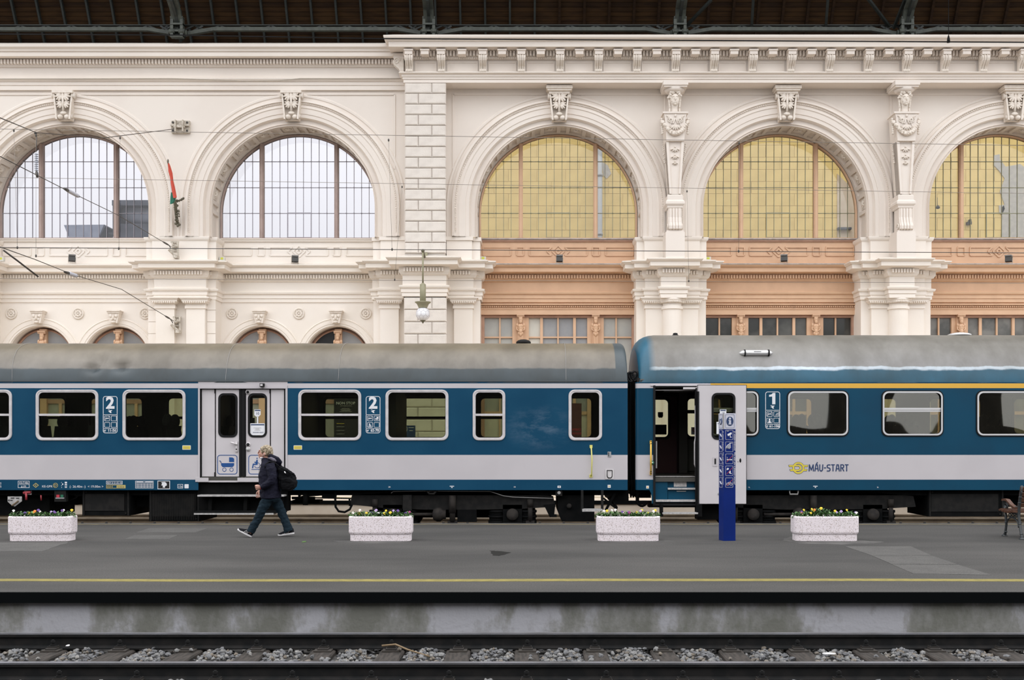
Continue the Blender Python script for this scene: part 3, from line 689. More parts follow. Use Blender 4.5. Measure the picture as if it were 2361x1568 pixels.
# great keystones with acanthus
def keystone(cap):
    b = MB().mat('ornament'); H = .95
    wt, wb_ = .345, .25
    b.prism([(-wb_,-H),(wb_,-H),(wt,0),(-wt,0)], -.16, 0)
    for sx in (-1, 1):
        b.prism([(sx*(wb_-.05),-H-.012),(sx*(wb_+.006),-H-.012),(sx*(wt+.006),0),(sx*(wt-.05),0)], -.36, -.003)
        b.tube([(sx*wt*.98,-.26,-.12),(sx*(wt+.06),-.26,-.12)], .11, 10); b.tube([(sx*(wb_+.0),-.24,-H+.1),(sx*(wb_+.05),-.24,-H+.1)], .08, 10)
        for zc, k_ in ((-.10,1.0),(-.38,.85)):                                # two tiers of lobed acanthus leaves
            base = Vector((sx*.045, -.33 if zc > -.2 else -.30, zc-.04))
            for ang, L_ in ((.75,.19),(1.25,.215),(1.75,.235),(2.3,.22),(2.75,.19)):
                d = Vector((sx*math.sin(ang), 0, math.cos(ang))); L_ *= k_; c_ = base+d*L_*.5+Vector((0,-.035,0))
                b.ball(c_, (.048*k_,.045,L_*.5), 8, 6, Matrix.Rotation(sx*ang, 3, 'Y')); b.ball(base+d*L_*.93+Vector((0,-.05,0)), (.032*k_,.03,.032*k_), 6, 5)
        b.ball((sx*.12,-.28,-.87), (.1,.1,.085), 10, 7)
    b.tube([(0,-.36,-.02),(0,-.34,-.4),(0,-.3,-.7)], [.05,.045,.04], 8); b.ball((0,-.3,-.74), (.12,.06,.06), 10, 6)
    b.prism([(-.1-.0,0),(-.38,0),(-.38,-.10),(-.1,-.02)], -.36, 0, 'yz') if False else None
    b.box(-wt-.02, wt+.02, -.42, 0, -.06, .03)
    if cap: b.box(-.42,.42,-.5,0,.03,.09); b.box(-.46,.46,-.54,0,.09,.2)
    return b.mesh('keystone')
K1, K2 = keystone(False), keystone(True)
for c in LEFT: link('keystone', K1, WB, (c, W0-.0, Z(212,38.7)))
for c in RIGHT: link('keystone', K2, WB, (c, W0, Z(212,38.6)))
# ---------------------------------------------------------------- caryatid herms between the right arches
def caryatid():
    D = 38.42; b = MB().mat('ornament'); z = lambda y: Z(y, D-.1)
    k = .0151
    b.mat('plaster'); b.box(-.43,.43,-.42,.5,z(202),z(191.5)); b.box(-.40,.40,-.38,.5,z(206),z(202)); b.lathe([(.26,z(214)),(.3,z(211)),(.36,z(206))], (0,-.05,0), 20)
    b.mat('ornament')
    hz = z(231)                                                              # head
    b.ball((0,-.12,hz), (.165,.19,.235), 16, 12); b.ball((0,-.2,hz-.1), (.12,.12,.12), 12, 8)
    b.ball((0,-.325,hz-.03), (.028,.045,.05), 8, 6); b.tube([(0,-.29,hz+.06),(0,-.33,hz-.03)],[.02,.03],6)
    b.ball((0,-.305,hz-.115), (.045,.022,.016), 8, 5); b.ball((0,-.3,hz-.14), (.04,.022,.014), 8, 5); b.ball((0,-.275,hz-.19), (.05,.045,.04), 8, 6)
    for sx in (-1, 1):
        b.ball((sx*.068,-.275,hz+.035), (.03,.02,.014), 8, 5); b.tube([(sx*.03,-.295,hz+.075),(sx*.075,-.288,hz+.085),(sx*.115,-.25,hz+.07)], .014, 5)
        b.ball((sx*.09,-.24,hz-.06), (.045,.045,.05), 8, 6)
    rr = random.Random(3)
    for i in range(44):                                                      # curls
        a = PI*(.02+.96*i/43); t = rr.uniform(-.03,.05)
        b.ball(((.185+t)*math.cos(a), -.14-.1*math.sin(a)+rr.uniform(-.03,.03), hz+.05+(.2+t)*math.sin(a)), rr.uniform(.035,.052), 6, 5)
    for sx in (-1, 1):
        for i in range(7): b.ball((sx*(.19-.004*i),-.1,hz+.03-.045*i), rr.uniform(.04,.055), 6, 5)
        b.tube([(sx*.16,-.08,hz-.22),(sx*.17,-.09,hz-.36),(sx*.19,-.11,hz-.5)], .035, 6)
    b.tube([(-.05,-.25,hz+.25),(0,-.27,hz+.28),(.05,-.25,hz+.25)], .035, 6)
    b.lathe([(.12,hz-.5),(.105,hz-.38),(.105,hz-.25),(.13,hz-.15)], (0,-.1,0), 14)
    b.tube([(-.2,-.06,hz-.56),(-.1,-.1,hz-.5),(.1,-.1,hz-.5),(.2,-.06,hz-.56)], [.05,.1,.1,.05], 10)
    zs, zb_ = z(265), z(328)                                                 # shield
    b.mat('plaster'); b.prism([(-.40,zs+.01),(.40,zs+.01),(.36,zs-.15),(.31,zb_),(-.31,zb_),(-.36,zs-.15)], -.3, .45); b.box(-.44,.44,-.34,.45,zs-.01,zs+.05)
    b.mat('ornament')
    for sx in (-1, 1):
        b.tube([(a,-.32,c_) for a, c_ in spiral(sx*.17, zs-.24, .085, .015, 1.5, 0 if sx > 0 else PI, -sx)], .022, 6)
        b.tube([(sx*.255,-.32,zs-.24),(sx*.24,-.32,zs-.13),(sx*.31,-.32,zs-.08)], .022, 6); b.tube([(sx*.17,-.32,zs-.33),(sx*.07,-.32,zs-.36),(sx*.02,-.32,zs-.2)], .022, 6)
        b.tube([(sx*.16,-.32,zs-.36),(sx*.2,-.32,zs-.46),(sx*.1,-.32,zs-.5)], .016, 5)
        b.tube([(a*.0+sx*.42,-.05+a,c_) for a, c_ in spiral(0, zs-.22, .1, .02, 1.4, 0, 1)], .025, 6)
    b.ball((0,-.33,zs-.09),(.04,.03,.05),7,5)
    for a in (-.9,-.45,0,.45,.9): b.ball((.12*math.sin(a),-.33,zs-.42-.1*math.cos(a)), (.03,.03,.09), 7, 5, Matrix.Rotation(-a, 3, 'Y'))
    for i in range(17):                                                      # garland
        t = -1+2*i/16; b.ball((.43*t, -.36+.12*abs(t)**3, zs-.72+.42*t*t), rr.uniform(.06,.085), 8, 6)
        b.ball((.43*t+rr.uniform(-.05,.05), -.42+.12*abs(t)**3, zs-.72+.42*t*t+rr.uniform(-.06,.06)), .038, 6, 5)
    for sx in (-1, 1):
        for i in range(8): b.ball((sx*(.47-.004*i),-.2,zs-.2-.07*i+.02), .05, 6, 5)
        for i in range(10): b.ball((sx*(.40-.008*i),.0,zb_-.05-.07*i), rr.uniform(.025,.04), 6, 4)
    zt_, zl = zb_, z(449)                                                    # tapering herm
    b.mat('plaster'); b.prism([(-.31,zt_),(.31,zt_),(.19,zl),(-.19,zl)], -.18, .5)
    for sx in (-1, 1): b.prism([(sx*.31,zt_),(sx*.22,zt_),(sx*.13,zl),(sx*.19,zl)], -.24, .2)
    b.mat('ornament')
    for zz, s in ((z(344),1),(z(362),.85),(z(377),.6)):
        for a in (-1.2,-.55,0,.55,1.2): b.ball((.1*s*math.sin(a),-.21,zz-.07*s*math.cos(a)), (.026*s,.035,.075*s), 7, 5, Matrix.Rotation(-a, 3, 'Y'))
        b.ball((0,-.21,zz+.05), (.025,.03,.04), 6, 5)
    b.mat('plaster')                                                         # moulded foot and fluted console
    b.mould([(-.24,.5),(-.24,-.2),(.24,-.2),(.24,.5)], [(0,z(482)),(.03,z(480)),(.03,z(477)),(.09,z(472)),(.09,z(467)),(.03,z(462)),(.03,z(452)),(0,z(450)),(-.2,z(449))])
    zq, zw = z(482), z(533); H = zq-zw
    pf = [(.30,zw),(.12,zw),(-.2,zw),(-.3,zw+.06*H),(-.31,zw+.2*H),(-.25,zw+.36*H),(-.2,zw+.6*H),(-.2,zw+H),(.3,zw+H)]
    b.prism([(a, c_) for a, c_ in pf], -.23, .23, 'yz')
    for sx in (-.15,-.05,.05,.15): b.prism([(a-.035 if a < .1 else a, c_) for a, c_ in pf], sx-.033, sx+.033, 'yz')
    b.mat('ornament')
    for sx in (-1, 1): b.tube([(sx*.25, a, c_) for a, c_ in spiral(-.14, zw+.17*H, .12, .02, 1.5, 0, 1)], .025, 6)
    b.mat('plaster'); b.box(-.3,.3,-.26,.5,z(537),z(533)); b.box(-.33,.33,-.28,.6,z(604),z(537))
    return b.mesh('caryatid')
cyt = caryatid()
for i, c in enumerate(COL):
    o = link('caryatid', cyt, WB, (c, 38.42, 0))
# ================================================================ great windows
def great_window(c, idx, court):
    m_bar = 'bar_green' if court else 'bar_iron'; m_pane = 'pane_court' if court else 'pane_sky'; D = 40.1; r = 2.84
    lab = ['leftmost great arched window with a dark rooftop tank behind it', 'second great arched window, bright empty sky behind it', 'first great arched window with yellow wall and drainpipe behind, right of the stone pier',
           'great arched window with yellow wall behind, between the two carved heads', 'rightmost great arched window with peeling yellow wall behind'][idx]
    w_ = window(lab)
    tm = 'timber' if court else 'timber_grey'
    f = MB().mat(tm); f.arch([(r+.12,D-.06),(r+.12,D+.1),(r-.03,D+.1),(r-.03,D-.03),(r+.03,D-.06)], c, ZC, ZSILL, 56); f.box(c-r,c+r,D-.05,D+.1,ZSILL-.06,ZSILL+.04); f.build('frame', w_)
    mull = [c-1.357, c+1.357]
    for x in mull:
        q = MB().mat(tm); q.box(x-.075,x+.075,D-.12,D+.06,ZSILL,ZC+math.sqrt(r*r-1.357**2)+.02); q.box(x-.04,x+.04,D-.15,D-.1,ZSILL,ZC+math.sqrt(r*r-1.3**2)); q.build('mullion', w_)
    rows = [ZSILL+.04]+[Z(y,D) for y in (492,433,373)]+[ZC+r]
    xs_ = [c-1.357+.075+(2*1.357-.15)*k/9 for k in range(10)]
    st = .2755
    lefts = [mull[0]-.075-st*k for k in range(6)]; rights = [mull[1]+.075+st*k for k in range(6)]
    cols = list(zip(xs_, xs_[1:]))+[(b, a) for a, b in zip(lefts, lefts[1:])]+list(zip(rights, rights[1:]))
    def top(x): return ZC+math.sqrt(max(r*r-(x-c)**2, 0)) if abs(x-c) < r else -1
    for x in xs_[1:-1]+lefts[1:]+rights[1:]:
        if abs(x-c) > r-.06: continue
        link_bar(w_, m_bar, x, D, ZSILL, max(top(x), ZC if abs(x-c) < r else 0))
    for z in rows[1:-1]:
        hw = r if z < ZC else math.sqrt(r*r-(z-ZC)**2)
        for a, b_ in ((c-hw, mull[0]-.07), (mull[0]+.07, mull[1]-.07), (mull[1]+.07, c+hw)):
            q = MB().mat(m_bar); q.box(a, b_, D-.02, D+.02, z-.0095, z+.0095); q.build('transom', w_)
        bs = MB().mat(m_bar)
        for x in xs_[1:-1:1]+lefts[1:]+rights[1:]:
            if abs(x-c) < hw-.05: bs.ball((x,D-.02,z), (.028,.025,.028), 6, 4)
        bs.build('boss_row', w_, kind='stuff')
    q = MB().mat(m_bar)                                                  # casement in the bottom row
    for p, e in (((xs_[3],rows[0]),(xs_[3],rows[1])),((xs_[6],rows[0]),(xs_[6],rows[1])),((xs_[3],rows[1]),(xs_[6],rows[1])),((xs_[3],rows[0]),(xs_[6],rows[0]))): q.bar((p[0],D-.03,p[1]),(e[0],D-.03,e[1]),.028,.04)
    q.build('casement', w_)
    for a, b_ in cols:
        for z0, z1 in zip(rows, rows[1:]):
            a2, b2 = max(a,c-r), min(b_,c+r)
            ta, tb = top(a2), top(b2)
            if b2-a2 < .03: continue
            if z0 >= ZC and max(ta,tb) <= z0+.02: continue
            pts = [(a2,z0),(b2,z0)]
            lo_a, lo_b = (z1 if z0 < ZC and z1 <= ZC else min(z1,max(ta,z0))), (z1 if z0 < ZC and z1 <= ZC else min(z1,max(tb,z0)))
            pts += [(b2,lo_b)]
            for t in (.66,.33):
                x = a2+(b2-a2)*t; zt_ = min(z1, top(x));
                if zt_ < z1-.001: pts.append((x, max(zt_,z0+.001)))
            pts += [(a2,lo_a)]
            key = None
            if abs(lo_a-z1) < 1e-6 and abs(lo_b-z1) < 1e-6:
                key = (round(b2-a2,3), round(z1-z0,3), m_pane)
                if key not in PANES: PANES[key] = MB().mat(m_pane).box(0, b2-a2, 0, .006, 0, z1-z0).mesh('pane')
                link('pane', PANES[key], w_, (a2, D+.01, z0))
            else:
                MB().mat(m_pane).prism(pts, D+.01, D+.016).build('pane', w_)
    return w_
PANES = {}; BARS = {}
def link_bar(w_, m, x, D, z0, z1):
    key = (m, round(z1-z0,3))
    if key not in BARS: BARS[key] = MB().mat(m).box(-.0085,.0085,-.02,.02,0,z1-z0).mesh('glazing_bar')
    link('glazing_bar', BARS[key], w_, (x, D, z0))
for i, c in enumerate(ARC): great_window(c, i, i > 1)
# ================================================================ timber fronts of the right bays
for i, c in enumerate(RIGHT):
    lab = ['brown timber shopfront with pale frosted panes, right of the stone pier', 'brown timber shopfront with dark panes under the middle right arch', 'brown timber shopfront at the right end with streaked dusty panes'][i]
    w_ = window(lab); x0, x1 = c-2.8, c+2.8
    band(c, 'timber', w_)
    e = MB().mat('timber'); e.mould([(x0,40.0),(x1,40.0)], LCP+[(0,LCP[-1][1])]); 
    ex = zp([(-.12,726),(.02,725.5),(.02,714),(.05,713),(.05,711),(.0,710.5),(.0,704),(.09,703),(.09,700.5),(-.02,699.5),(-.02,698.5),(0,698)], 40.0); e.mould([(x0,40.0),(x1,40.0)], ex)
    e.mat('lead'); zt_ = LCP[-2][1]; e.box(x0,x1,39.43,40.0,zt_,zt_+.03); en = e.build('entablature', w_)
    d = MB().mat('timber'); dentils(d, [(x0,40.0),(x1,40.0)], DZ0, DZ1, .22); d.build('dentil_row', en, kind='stuff')
    bd = MB().mat('timber'); x = x0+.03
    while x < x1: bd.ball((x,39.96,Z(707.3,39.95)), (.026,.03,.036), 6, 4); x += .0755
    bd.build('bead_row', en, kind='stuff')
    zt_ = Z(726,40.1); MBk = MB().mat('timber_dark'); MBk.box(x0,x1,40.12,40.5,zt_-.1,zt_+.4); MBk.box(x0,x0+.12,40.1,40.4,.3,zt_); MBk.box(x1-.12,x1,40.1,40.4,.3,zt_); MBk.box(x0,x1,40.1,40.4,.3,.75); MBk.build('frame', w_)
    zr = Z(778,40.2)
    for hx in (-1.365, 1.365):
        q = MB().mat('timber'); q.box(c+hx-.3,c+hx+.3,40.14,40.4,.3,zt_); q.box(c+hx-.14,c+hx+.14,40.08,40.4,.3,zt_); q.build('mullion', w_)
        link('carved_herm', hm, w_, (c+hx, 40.1, zt_-.02))
    for hx, wd in ((-2.12,.05),(-.6,.1),(0,.05),(.6,.1),(2.12,.05)):
        q = MB().mat('timber'); q.box(c+hx-wd/2,c+hx+wd/2,40.16,40.32,.75,zt_); q.build('glazing_bar', w_)
    for za in ((zr,.05),(3.0,.12),(1.6,.08)):
        for a, b_ in ((-2.68,-1.66),(-1.07,1.07),(1.66,2.68)):
            q = MB().mat('timber'); q.box(c+a,c+b_,40.17,40.3,za[0]-za[1]/2,za[0]+za[1]/2); q.build('transom', w_)
    sets = [(-2.7,-2.12),(-2.12,-1.5),(-1.2,-.6),(-.6,0),(0,.6),(.6,1.2),(1.5,2.12),(2.12,2.7)]
    mm_ = [['frosted','frosted','frosted_light','frosted_grey','frosted_grey','frosted_grey','frosted','frosted'],['glass_dark']*8,['glass_dusk']*8][i]
    for (a, b_), g in zip(sets, mm_):
        for z0, z1 in ((.75,1.6),(1.6,3.0),(3.0,zr),(zr,zt_)):
            q = MB().mat(g if z0 >= 3 else 'frosted_light' if i == 0 else g); q.box(c+a,c+b_,40.24,40.26,z0,z1); q.build('pane', w_)
# wall above the pier returns and a plain back so that nothing shows through
MB().mat('plaster').box(XL,XR,40.6,40.9,.3,Z(612,40.3)).build('inner_wall', WB)
# ---------------------------------------------------------------- the yellow courtyard wall beyond the right windows
cy = MB().mat('yellow_render'); cy.box(-4.0, 29, 56.3, 56.9, -.32, 22); yw = cy.build('wall_courtyard', kind='structure'); tag(yw, 'yellow plastered courtyard wall scored into blocks, behind the right windows')
z = 11.5; row = 0
YB = {}
while z < 18.6:
    hgt = .62; wd = 1.46; x = -3.8+(.73 if row % 2 else 0)
    while x < 28:
        key = 1
        if key not in YB: YB[key] = MB().mat('yellow_render').chbox(.006, wd-.006, 0, .05, .006, hgt-.006, .008).mesh('render_block')
        link('render_block', YB[key], yw, (x, 56.26, z)); x += wd
    z += hgt; row += 1
dp = MB().mat('drainpipe'); dp.tube([(X(1383,55.9),55.95,-.32),(X(1383,55.9),55.95,19)], .135, 12)
for zz in (12.4, 15.4): dp.lathe([(.16,zz),(.16,zz+.14)], (X(1383,55.9),55.95,0), 12)
dpo = dp.build('drainpipe'); tag(dpo, 'grey drainpipe on the yellow wall behind the first right window', 'drainpipe')
def patch(name, pts, y, m, parent):
    return MB().mat(m).prism(pts, y-.02, y+.01).build(name, parent)
rr = random.Random(5)
def blob(px_pts, D): return [(X(a,D)+rr.uniform(-.02,.02), Z(b,D)+rr.uniform(-.02,.02)) for a, b in px_pts]
patch('bare_patch', blob([(2293,358),(2305,356),(2306,368),(2320,384),(2352,378),(2361,384),(2395,400),(2395,548),(2310,546),(2312,500),(2308,480),(2316,470),(2306,440),(2318,412),(2304,392),(2290,380)],56.2), 56.24, 'grey_render', yw)
patch('bare_patch', blob([(2304,474),(2314,472),(2318,482),(2310,496),(2304,490)],56.2), 56.24, 'grey_render', yw)
patch('bare_patch', blob([(1388,372),(1402,380),(1410,400),(1400,412),(1392,404)],56.2), 56.24, 'grey_render', yw)
patch('bare_patch', blob([(1930,400),(1972,440),(1972,550),(1930,550)],56.2), 56.24, 'far_stone', yw)
for (a, b_, n) in ((2163,477,'round'),(2238,513,'square')):
    q = MB().mat('decal_black')
    if n == 'round': q.lathe([(.03,0),(.11,.04),(.11,.1),(.02,.2)], (X(a,55.9),55.95,Z(b_,55.9)-.1), 12); q.tube([(X(a,55.9),56.0,Z(b_,55.9)+.1),(X(a,55.9),56.0,Z(b_,55.9)+.5)], .012, 5)
    else: q.box(X(a,55.9)-.1,X(a,55.9)+.1,56.0,56.25,Z(b_,55.9)-.07,Z(b_,55.9)+.07); q.box(X(a,55.9)+.02,X(a,55.9)+.1,56.05,56.25,Z(b_,55.9)+.07,Z(b_,55.9)+.2)
    o = q.build('wall_lamp' if n == 'round' else 'meter_box'); tag(o, 'small black hanging lamp on yellow wall behind the rightmost window' if n == 'round' else 'small black box on yellow wall behind the rightmost window', 'lamp' if n == 'round' else 'box')
q = MB().mat('outside_dark').box(X(1934,55.9),X(1965,55.9),56.0,56.28,Z(528,55.9),Z(523,55.9)); o = q.build('wall_vent'); tag(o, 'rusty slot vent at the lower right of the middle right window', 'vent')
# ---------------------------------------------------------------- rooftops beyond the left windows
t = thing('rooftop_tank', 'dark rooftop tank and plant room seen through the leftmost great window', 'tank', (X(312,60),60,8))
b = MB().mat('outside_dark'); b.box(X(266,60),X(268,60)+.2,59.6,62,Z(540,60),Z(466,60)); b.box(X(280,60),X(352,60),59.6,62,Z(552,60),Z(519,60)); b.box(X(284,60),X(348,60),59.8,62,-.32,Z(552,60)); b.build('plant_room', t)
b = MB().mat('outside_steel'); b.tube([(X(281,60),60.6,Z(491,60)),(X(352,60),60.6,Z(491,60))], .6, 20); b.build('vessel', t)
b = MB().mat('outside_dark'); b.box(X(266,60),X(352,60),59.5,61.8,Z(478,60),Z(466,60)); b.build('lid', t)
b = MB().mat('outside_dark'); b.bar((X(284,60),59.4,Z(474,60)),(X(284,60),59.4,Z(540,60)),.12,.12); b.box(X(256,60),X(281,60),59.6,60,Z(541,60),Z(539,60)); b.build('ladder', t)
t = thing('rooftop_hopper', 'pale grey flared roof hopper seen through the leftmost great window', 'hopper', (X(202,60),60,8))
b = MB().mat('outside_steel'); b.prism([(X(156,60),Z(523,60)),(X(249,60),Z(522,60)),(X(236,60),Z(552,60)),(X(168,60),Z(552,60))], 59.5, 61); b.box(X(172,60),X(230,60),59.7,60.8,-.32,Z(552,60)); b.build('casing', t)
b = MB().mat('outside_dark'); b.prism([(X(249,60),Z(522,60)),(X(252,60),Z(526,60)),(X(238,60),Z(552,60)),(X(236,60),Z(552,60))], 59.45, 61); b.build('edge', t)
# ================================================================ roof
ceiling = bpy.data.objects.new('ceiling', None); C.objects.link(ceiling); ceiling['kind'] = 'structure'; ceiling['label'] = 'dark boarded underside of the train shed roof with iron ribs'
RP = [(41.6,14.9),(40.55,16.6),(39.85,17.85),(38.9,19.3),(37.4,21.2),(35.0,23.3),(32.0,25.0)]
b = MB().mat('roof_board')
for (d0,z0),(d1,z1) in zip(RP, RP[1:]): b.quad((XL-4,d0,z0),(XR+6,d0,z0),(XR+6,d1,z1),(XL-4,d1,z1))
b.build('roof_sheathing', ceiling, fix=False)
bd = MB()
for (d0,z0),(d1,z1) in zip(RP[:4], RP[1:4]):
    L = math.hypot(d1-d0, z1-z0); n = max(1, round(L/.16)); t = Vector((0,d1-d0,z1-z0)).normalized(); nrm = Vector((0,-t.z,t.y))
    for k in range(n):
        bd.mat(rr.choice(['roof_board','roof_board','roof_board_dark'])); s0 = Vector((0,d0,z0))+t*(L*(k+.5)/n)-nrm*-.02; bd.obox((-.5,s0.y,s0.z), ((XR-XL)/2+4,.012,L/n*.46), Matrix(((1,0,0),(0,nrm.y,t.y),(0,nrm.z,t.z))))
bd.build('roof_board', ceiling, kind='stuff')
x = X(40,40.2); step = 56.8*40.2/F
while x > XL-2: x -= step
ri = 0
while x < XR+2:
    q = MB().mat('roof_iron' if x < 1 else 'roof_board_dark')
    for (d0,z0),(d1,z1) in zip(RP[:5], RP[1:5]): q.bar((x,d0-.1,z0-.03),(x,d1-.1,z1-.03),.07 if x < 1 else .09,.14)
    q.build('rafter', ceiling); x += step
def zz(y, D): return Z(y, D)
# longitudinal lattice girder
D = 38.95
g = MB().mat('roof_iron'); g.box(XL-2,XR+3,D-.05,D+.1,zz(59.5,D),zz(57.5,D)); g.box(XL-2,XR+3,D+.25,D+.4,zz(95,D),zz(93.5,D)); g.build('girder_chord', ceiling)
RIBX = [(X(412,38.6),1),(X(990,38.6),0),(X(1568,38.4),0),(X(2092,38.4),1),(X(-170,38.6),1)]
xs = sorted(x for x, _ in RIBX); pts = []
ends = [XL-2]+xs+[XR+3]
for a, b_ in zip(ends, ends[1:]):
    lo = MB().mat('roof_iron_light'); sag = 1.15
    p = [(a,zz(83,D)),(min(a+sag,b_),zz(70.5,D)),(max(b_-sag,a),zz(70.5,D)),(b_,zz(83,D))]
    if a == ends[0]: p = p[1:]
    if b_ == ends[-1]: p = p[:-1]
    for (u,v),(w_,z_) in zip(p,p[1:]): lo.bar((u,D-.1,v),(w_,D-.1,z_),.16,.12); lo.bar((u,D-.16,v+.05),(w_,D-.16,z_+.05),.02,.03)
    lo.build('girder_chord', ceiling)
    k = 0; x = a
    lc = MB().mat('roof_iron')
    while x < b_-.45:
        lc.bar((x,D,zz(72,D)),(x+.45,D,zz(59,D)),.05,.05); lc.bar((x+.45,D,zz(59,D)),(x+.9,D,zz(72,D)),.05,.05); x += .9
    for s_, e in ((a,1),(b_,-1)):
        lc.bar((s_+e*.25,D-.1,zz(81,D)),(s_+e*.75,D,zz(60,D)),.06,.06); lc.bar((s_+e*.8,D-.1,zz(77,D)),(s_+e*.5,D,zz(60,D)),.06,.06)
    lc.build('girder_lacing', ceiling)
for x, big in RIBX:
    q = MB().mat('roof_iron_light'); wd = .36
    pr_ = [(38.75,zz(84,38.75)),(38.2,zz(20,38.2)),(37.6,zz(-20,37.6)),(36.2,22.0),(33,24.2)]
    q.box(x-.16,x+.02,38.5,38.7,zz(88,38.6),zz(40,38.6))
    for (d0,z0),(d1,z1) in zip(pr_,pr_[1:]): q.bar((x-.05*0,d0,z0),(x,d1,z1),wd,.1)
    q.mat('roof_iron')
    for (d0,z0),(d1,z1) in zip(pr_,pr_[1:]): q.bar((x,d0+.3,z0+.0),(x,d1+.3,z1),.1,.62)
    q.build('rib', ceiling)
    s_ = MB().mat('roof_iron_light')
    for dx in (-.17,.17): s_.box(x+dx-.05,x+dx+.05,38.35,38.55,zz(84,38.4),zz(41,38.4)); s_.tube([(x+dx-.1,38.4,zz(72,38.4)),(x+dx+.1,38.4,zz(72,38.4))],.09,8)
    for y in (84,72,56,41): s_.box(x-.22,x+.22,38.33,38.55,zz(y,38.4)-.03,zz(y,38.4)+.03)
    for dx in (-.3,.3): s_.tube([(x+dx-.02,38.5,zz(74,38.4)),(x+dx+.02,38.5,zz(74,38.4))],.11,10)
    s_.build('rib_shoe', ceiling)
q = MB().mat('roof_iron')
for (a,b_,c,d) in ((1584,58,1640,0),(2050,60,2000,-5),(1733,62,1737,-5),(1904,62,1909,-5),(2060,66,2086,0)): q.bar((X(a,38.9),38.9,Z(b_,38.9)),(X(c,38.2),38.2,Z(d,38.2)),.09,.09)
q.build('brace', ceiling)
# ================================================================ ground, platforms
PZ = .31
b = MB().mat('soil_bed'); b.box(-40,40,-16,66,-.6,-.32); gr = b.build('ground', kind='structure'); tag(gr, 'dark soil between and under the tracks')
PE, PF = 12.34, 22.55
b = MB().mat('asphalt'); b.box(-30,30,PE,PF,PZ-.11,PZ); pf = b.build('platform', kind='structure'); tag(pf, 'worn grey asphalt island platform in front of the train')
b = MB().mat('edge_black'); b.box(-30,30,PE-.02,PE+.3,PZ-.122,PZ-.004); b.build('edge_band', pf, label='black painted platform edge')
b = MB().mat('concrete_face'); b.box(-30,30,PE+.07,PF-.1,-.5,PZ-.1); b.build('platform_face', pf, label='stained concrete face of the platform')
b = MB().mat('line_yellow')
N = 60
for i in range(N):
    xa, xb = -30+i, -29+i; f = lambda x: 13.37+.025*math.sin(x*.55)+.012*math.sin(x*1.9)
    b.add([(xa,f(xa)-.115,PZ+.002),(xb,f(xb)-.115,PZ+.002),(xb,f(xb)+.115,PZ+.002),(xa,f(xa)+.115,PZ+.002)], [(0,1,2,3)])
b.build('safety_line', pf, label='yellow safety line along the near edge')
b = MB().mat('line_thin'); b.box(-30,30,22.2,22.26,PZ,PZ+.003); b.build('safety_line', pf, label='thin faded yellow line along the far edge')
b = MB().mat('asphalt_dust'); b.box(-30,30,22.33,PF-.01,PZ,PZ+.003); b.build('edge_stone', pf)
def ground_patch(name, pp, m, dz=.002, jit=0, **kw):
    pts = []
    for a, y in pp:
        d = (CH-PZ)*F/(y-CY); pts.append((X(a,d), d))
    if jit:
        q = []
        for (a,c),(d,e) in zip(pts, pts[1:]+pts[:1]):
            for k in range(6): t = k/6; q.append((a+(d-a)*t+rr.uniform(-jit,jit), c+(e-c)*t+rr.uniform(-jit,jit)))
        pts = q
    q = MB().mat(m); q.prism(pts, PZ-.01, PZ+dz, 'xy'); return q.build(name, pf, **kw)
ground_patch('repair_patch', [(1948,1260),(2100,1260),(2148,1281),(2010,1281)], 'asphalt_patch', .003)
ground_patch('repair_patch', [(2010,1281.5),(2148,1281.5),(2208,1302),(2056,1301)], 'asphalt_patch', .004)
ground_patch('repair_patch', [(2056,1301.5),(2209,1302.5),(2286,1326),(2106,1323)], 'asphalt_patch', .003)
ground_patch('repair_patch', [(345,1218),(480,1218),(450,1228),(312,1228)], 'asphalt_patch', .002)
ground_patch('repair_patch', [(310,1234),(410,1234),(390,1243),(288,1243)], 'asphalt_patch', .002)
ground_patch('repair_patch', [(-60,1252),(160,1250),(98,1271),(-60,1272)], 'asphalt_patch', .002, .03)
ground_patch('oil_stain', [(1130,1270),(1150,1271),(1177,1274),(1162,1279),(1148,1282),(1136,1281)], 'asphalt_stain', .002, .02, label='dark wet stain on the asphalt')
for (a, b_, y, h) in ((760,960,1248,9),(1360,1560,1247,8),(1810,2040,1250,9),(1800,1880,1244,12)):
    n = 18; pp = []
    for k in range(n):
        t = 2*PI*k/n; pp.append(((a+b_)/2+(b_-a)/2*math.cos(t)*rr.uniform(.75,1.05), y+h*.6*math.sin(t)*rr.uniform(.6,1.1)))
    ground_patch('dust_stain', pp, 'asphalt_dust', .001+.0008*(y == 1244))
for i in range(90):                                                           # grit
    pass
# far platform under the station wall
b = MB().mat('far_stone'); b.box(-40,40,30.95,41,-.5,PZ); fp = b.build('platform', kind='structure'); tag(fp, 'pale stone platform beyond the train, seen under the coaches')
b = MB().mat('edge_black'); b.box(-40,40,30.92,31.0,PZ-.10,PZ+.003); b.build('edge_band', fp)
b = MB().mat('line_yellow'); b.box(-40,40,32.6,32.8,PZ,PZ+.003); b.build('safety_line', fp)
# unseen wall behind the viewer, its dark tone and arches shaped for window reflections
b = MB().mat('shed_dark'); b.box(-45,11.0,-14.4,-14,-.3,11.5)
for cx in (14.5, 21.5, 28.5):
    arch_wall(b, cx-3.5, cx+3.5, cx, 6.4, 2.4, -.3, 11.5, -14, 20); b.box(cx-3.5,cx+3.5,-14.3,-14.05,-.3,2.7)
b.box(32,45,-14.4,-14,-.3,11.5)
o = b.build('wall_front', kind='structure'); tag(o, 'unseen opposite wall of the train shed, shaped for the coach window reflections')
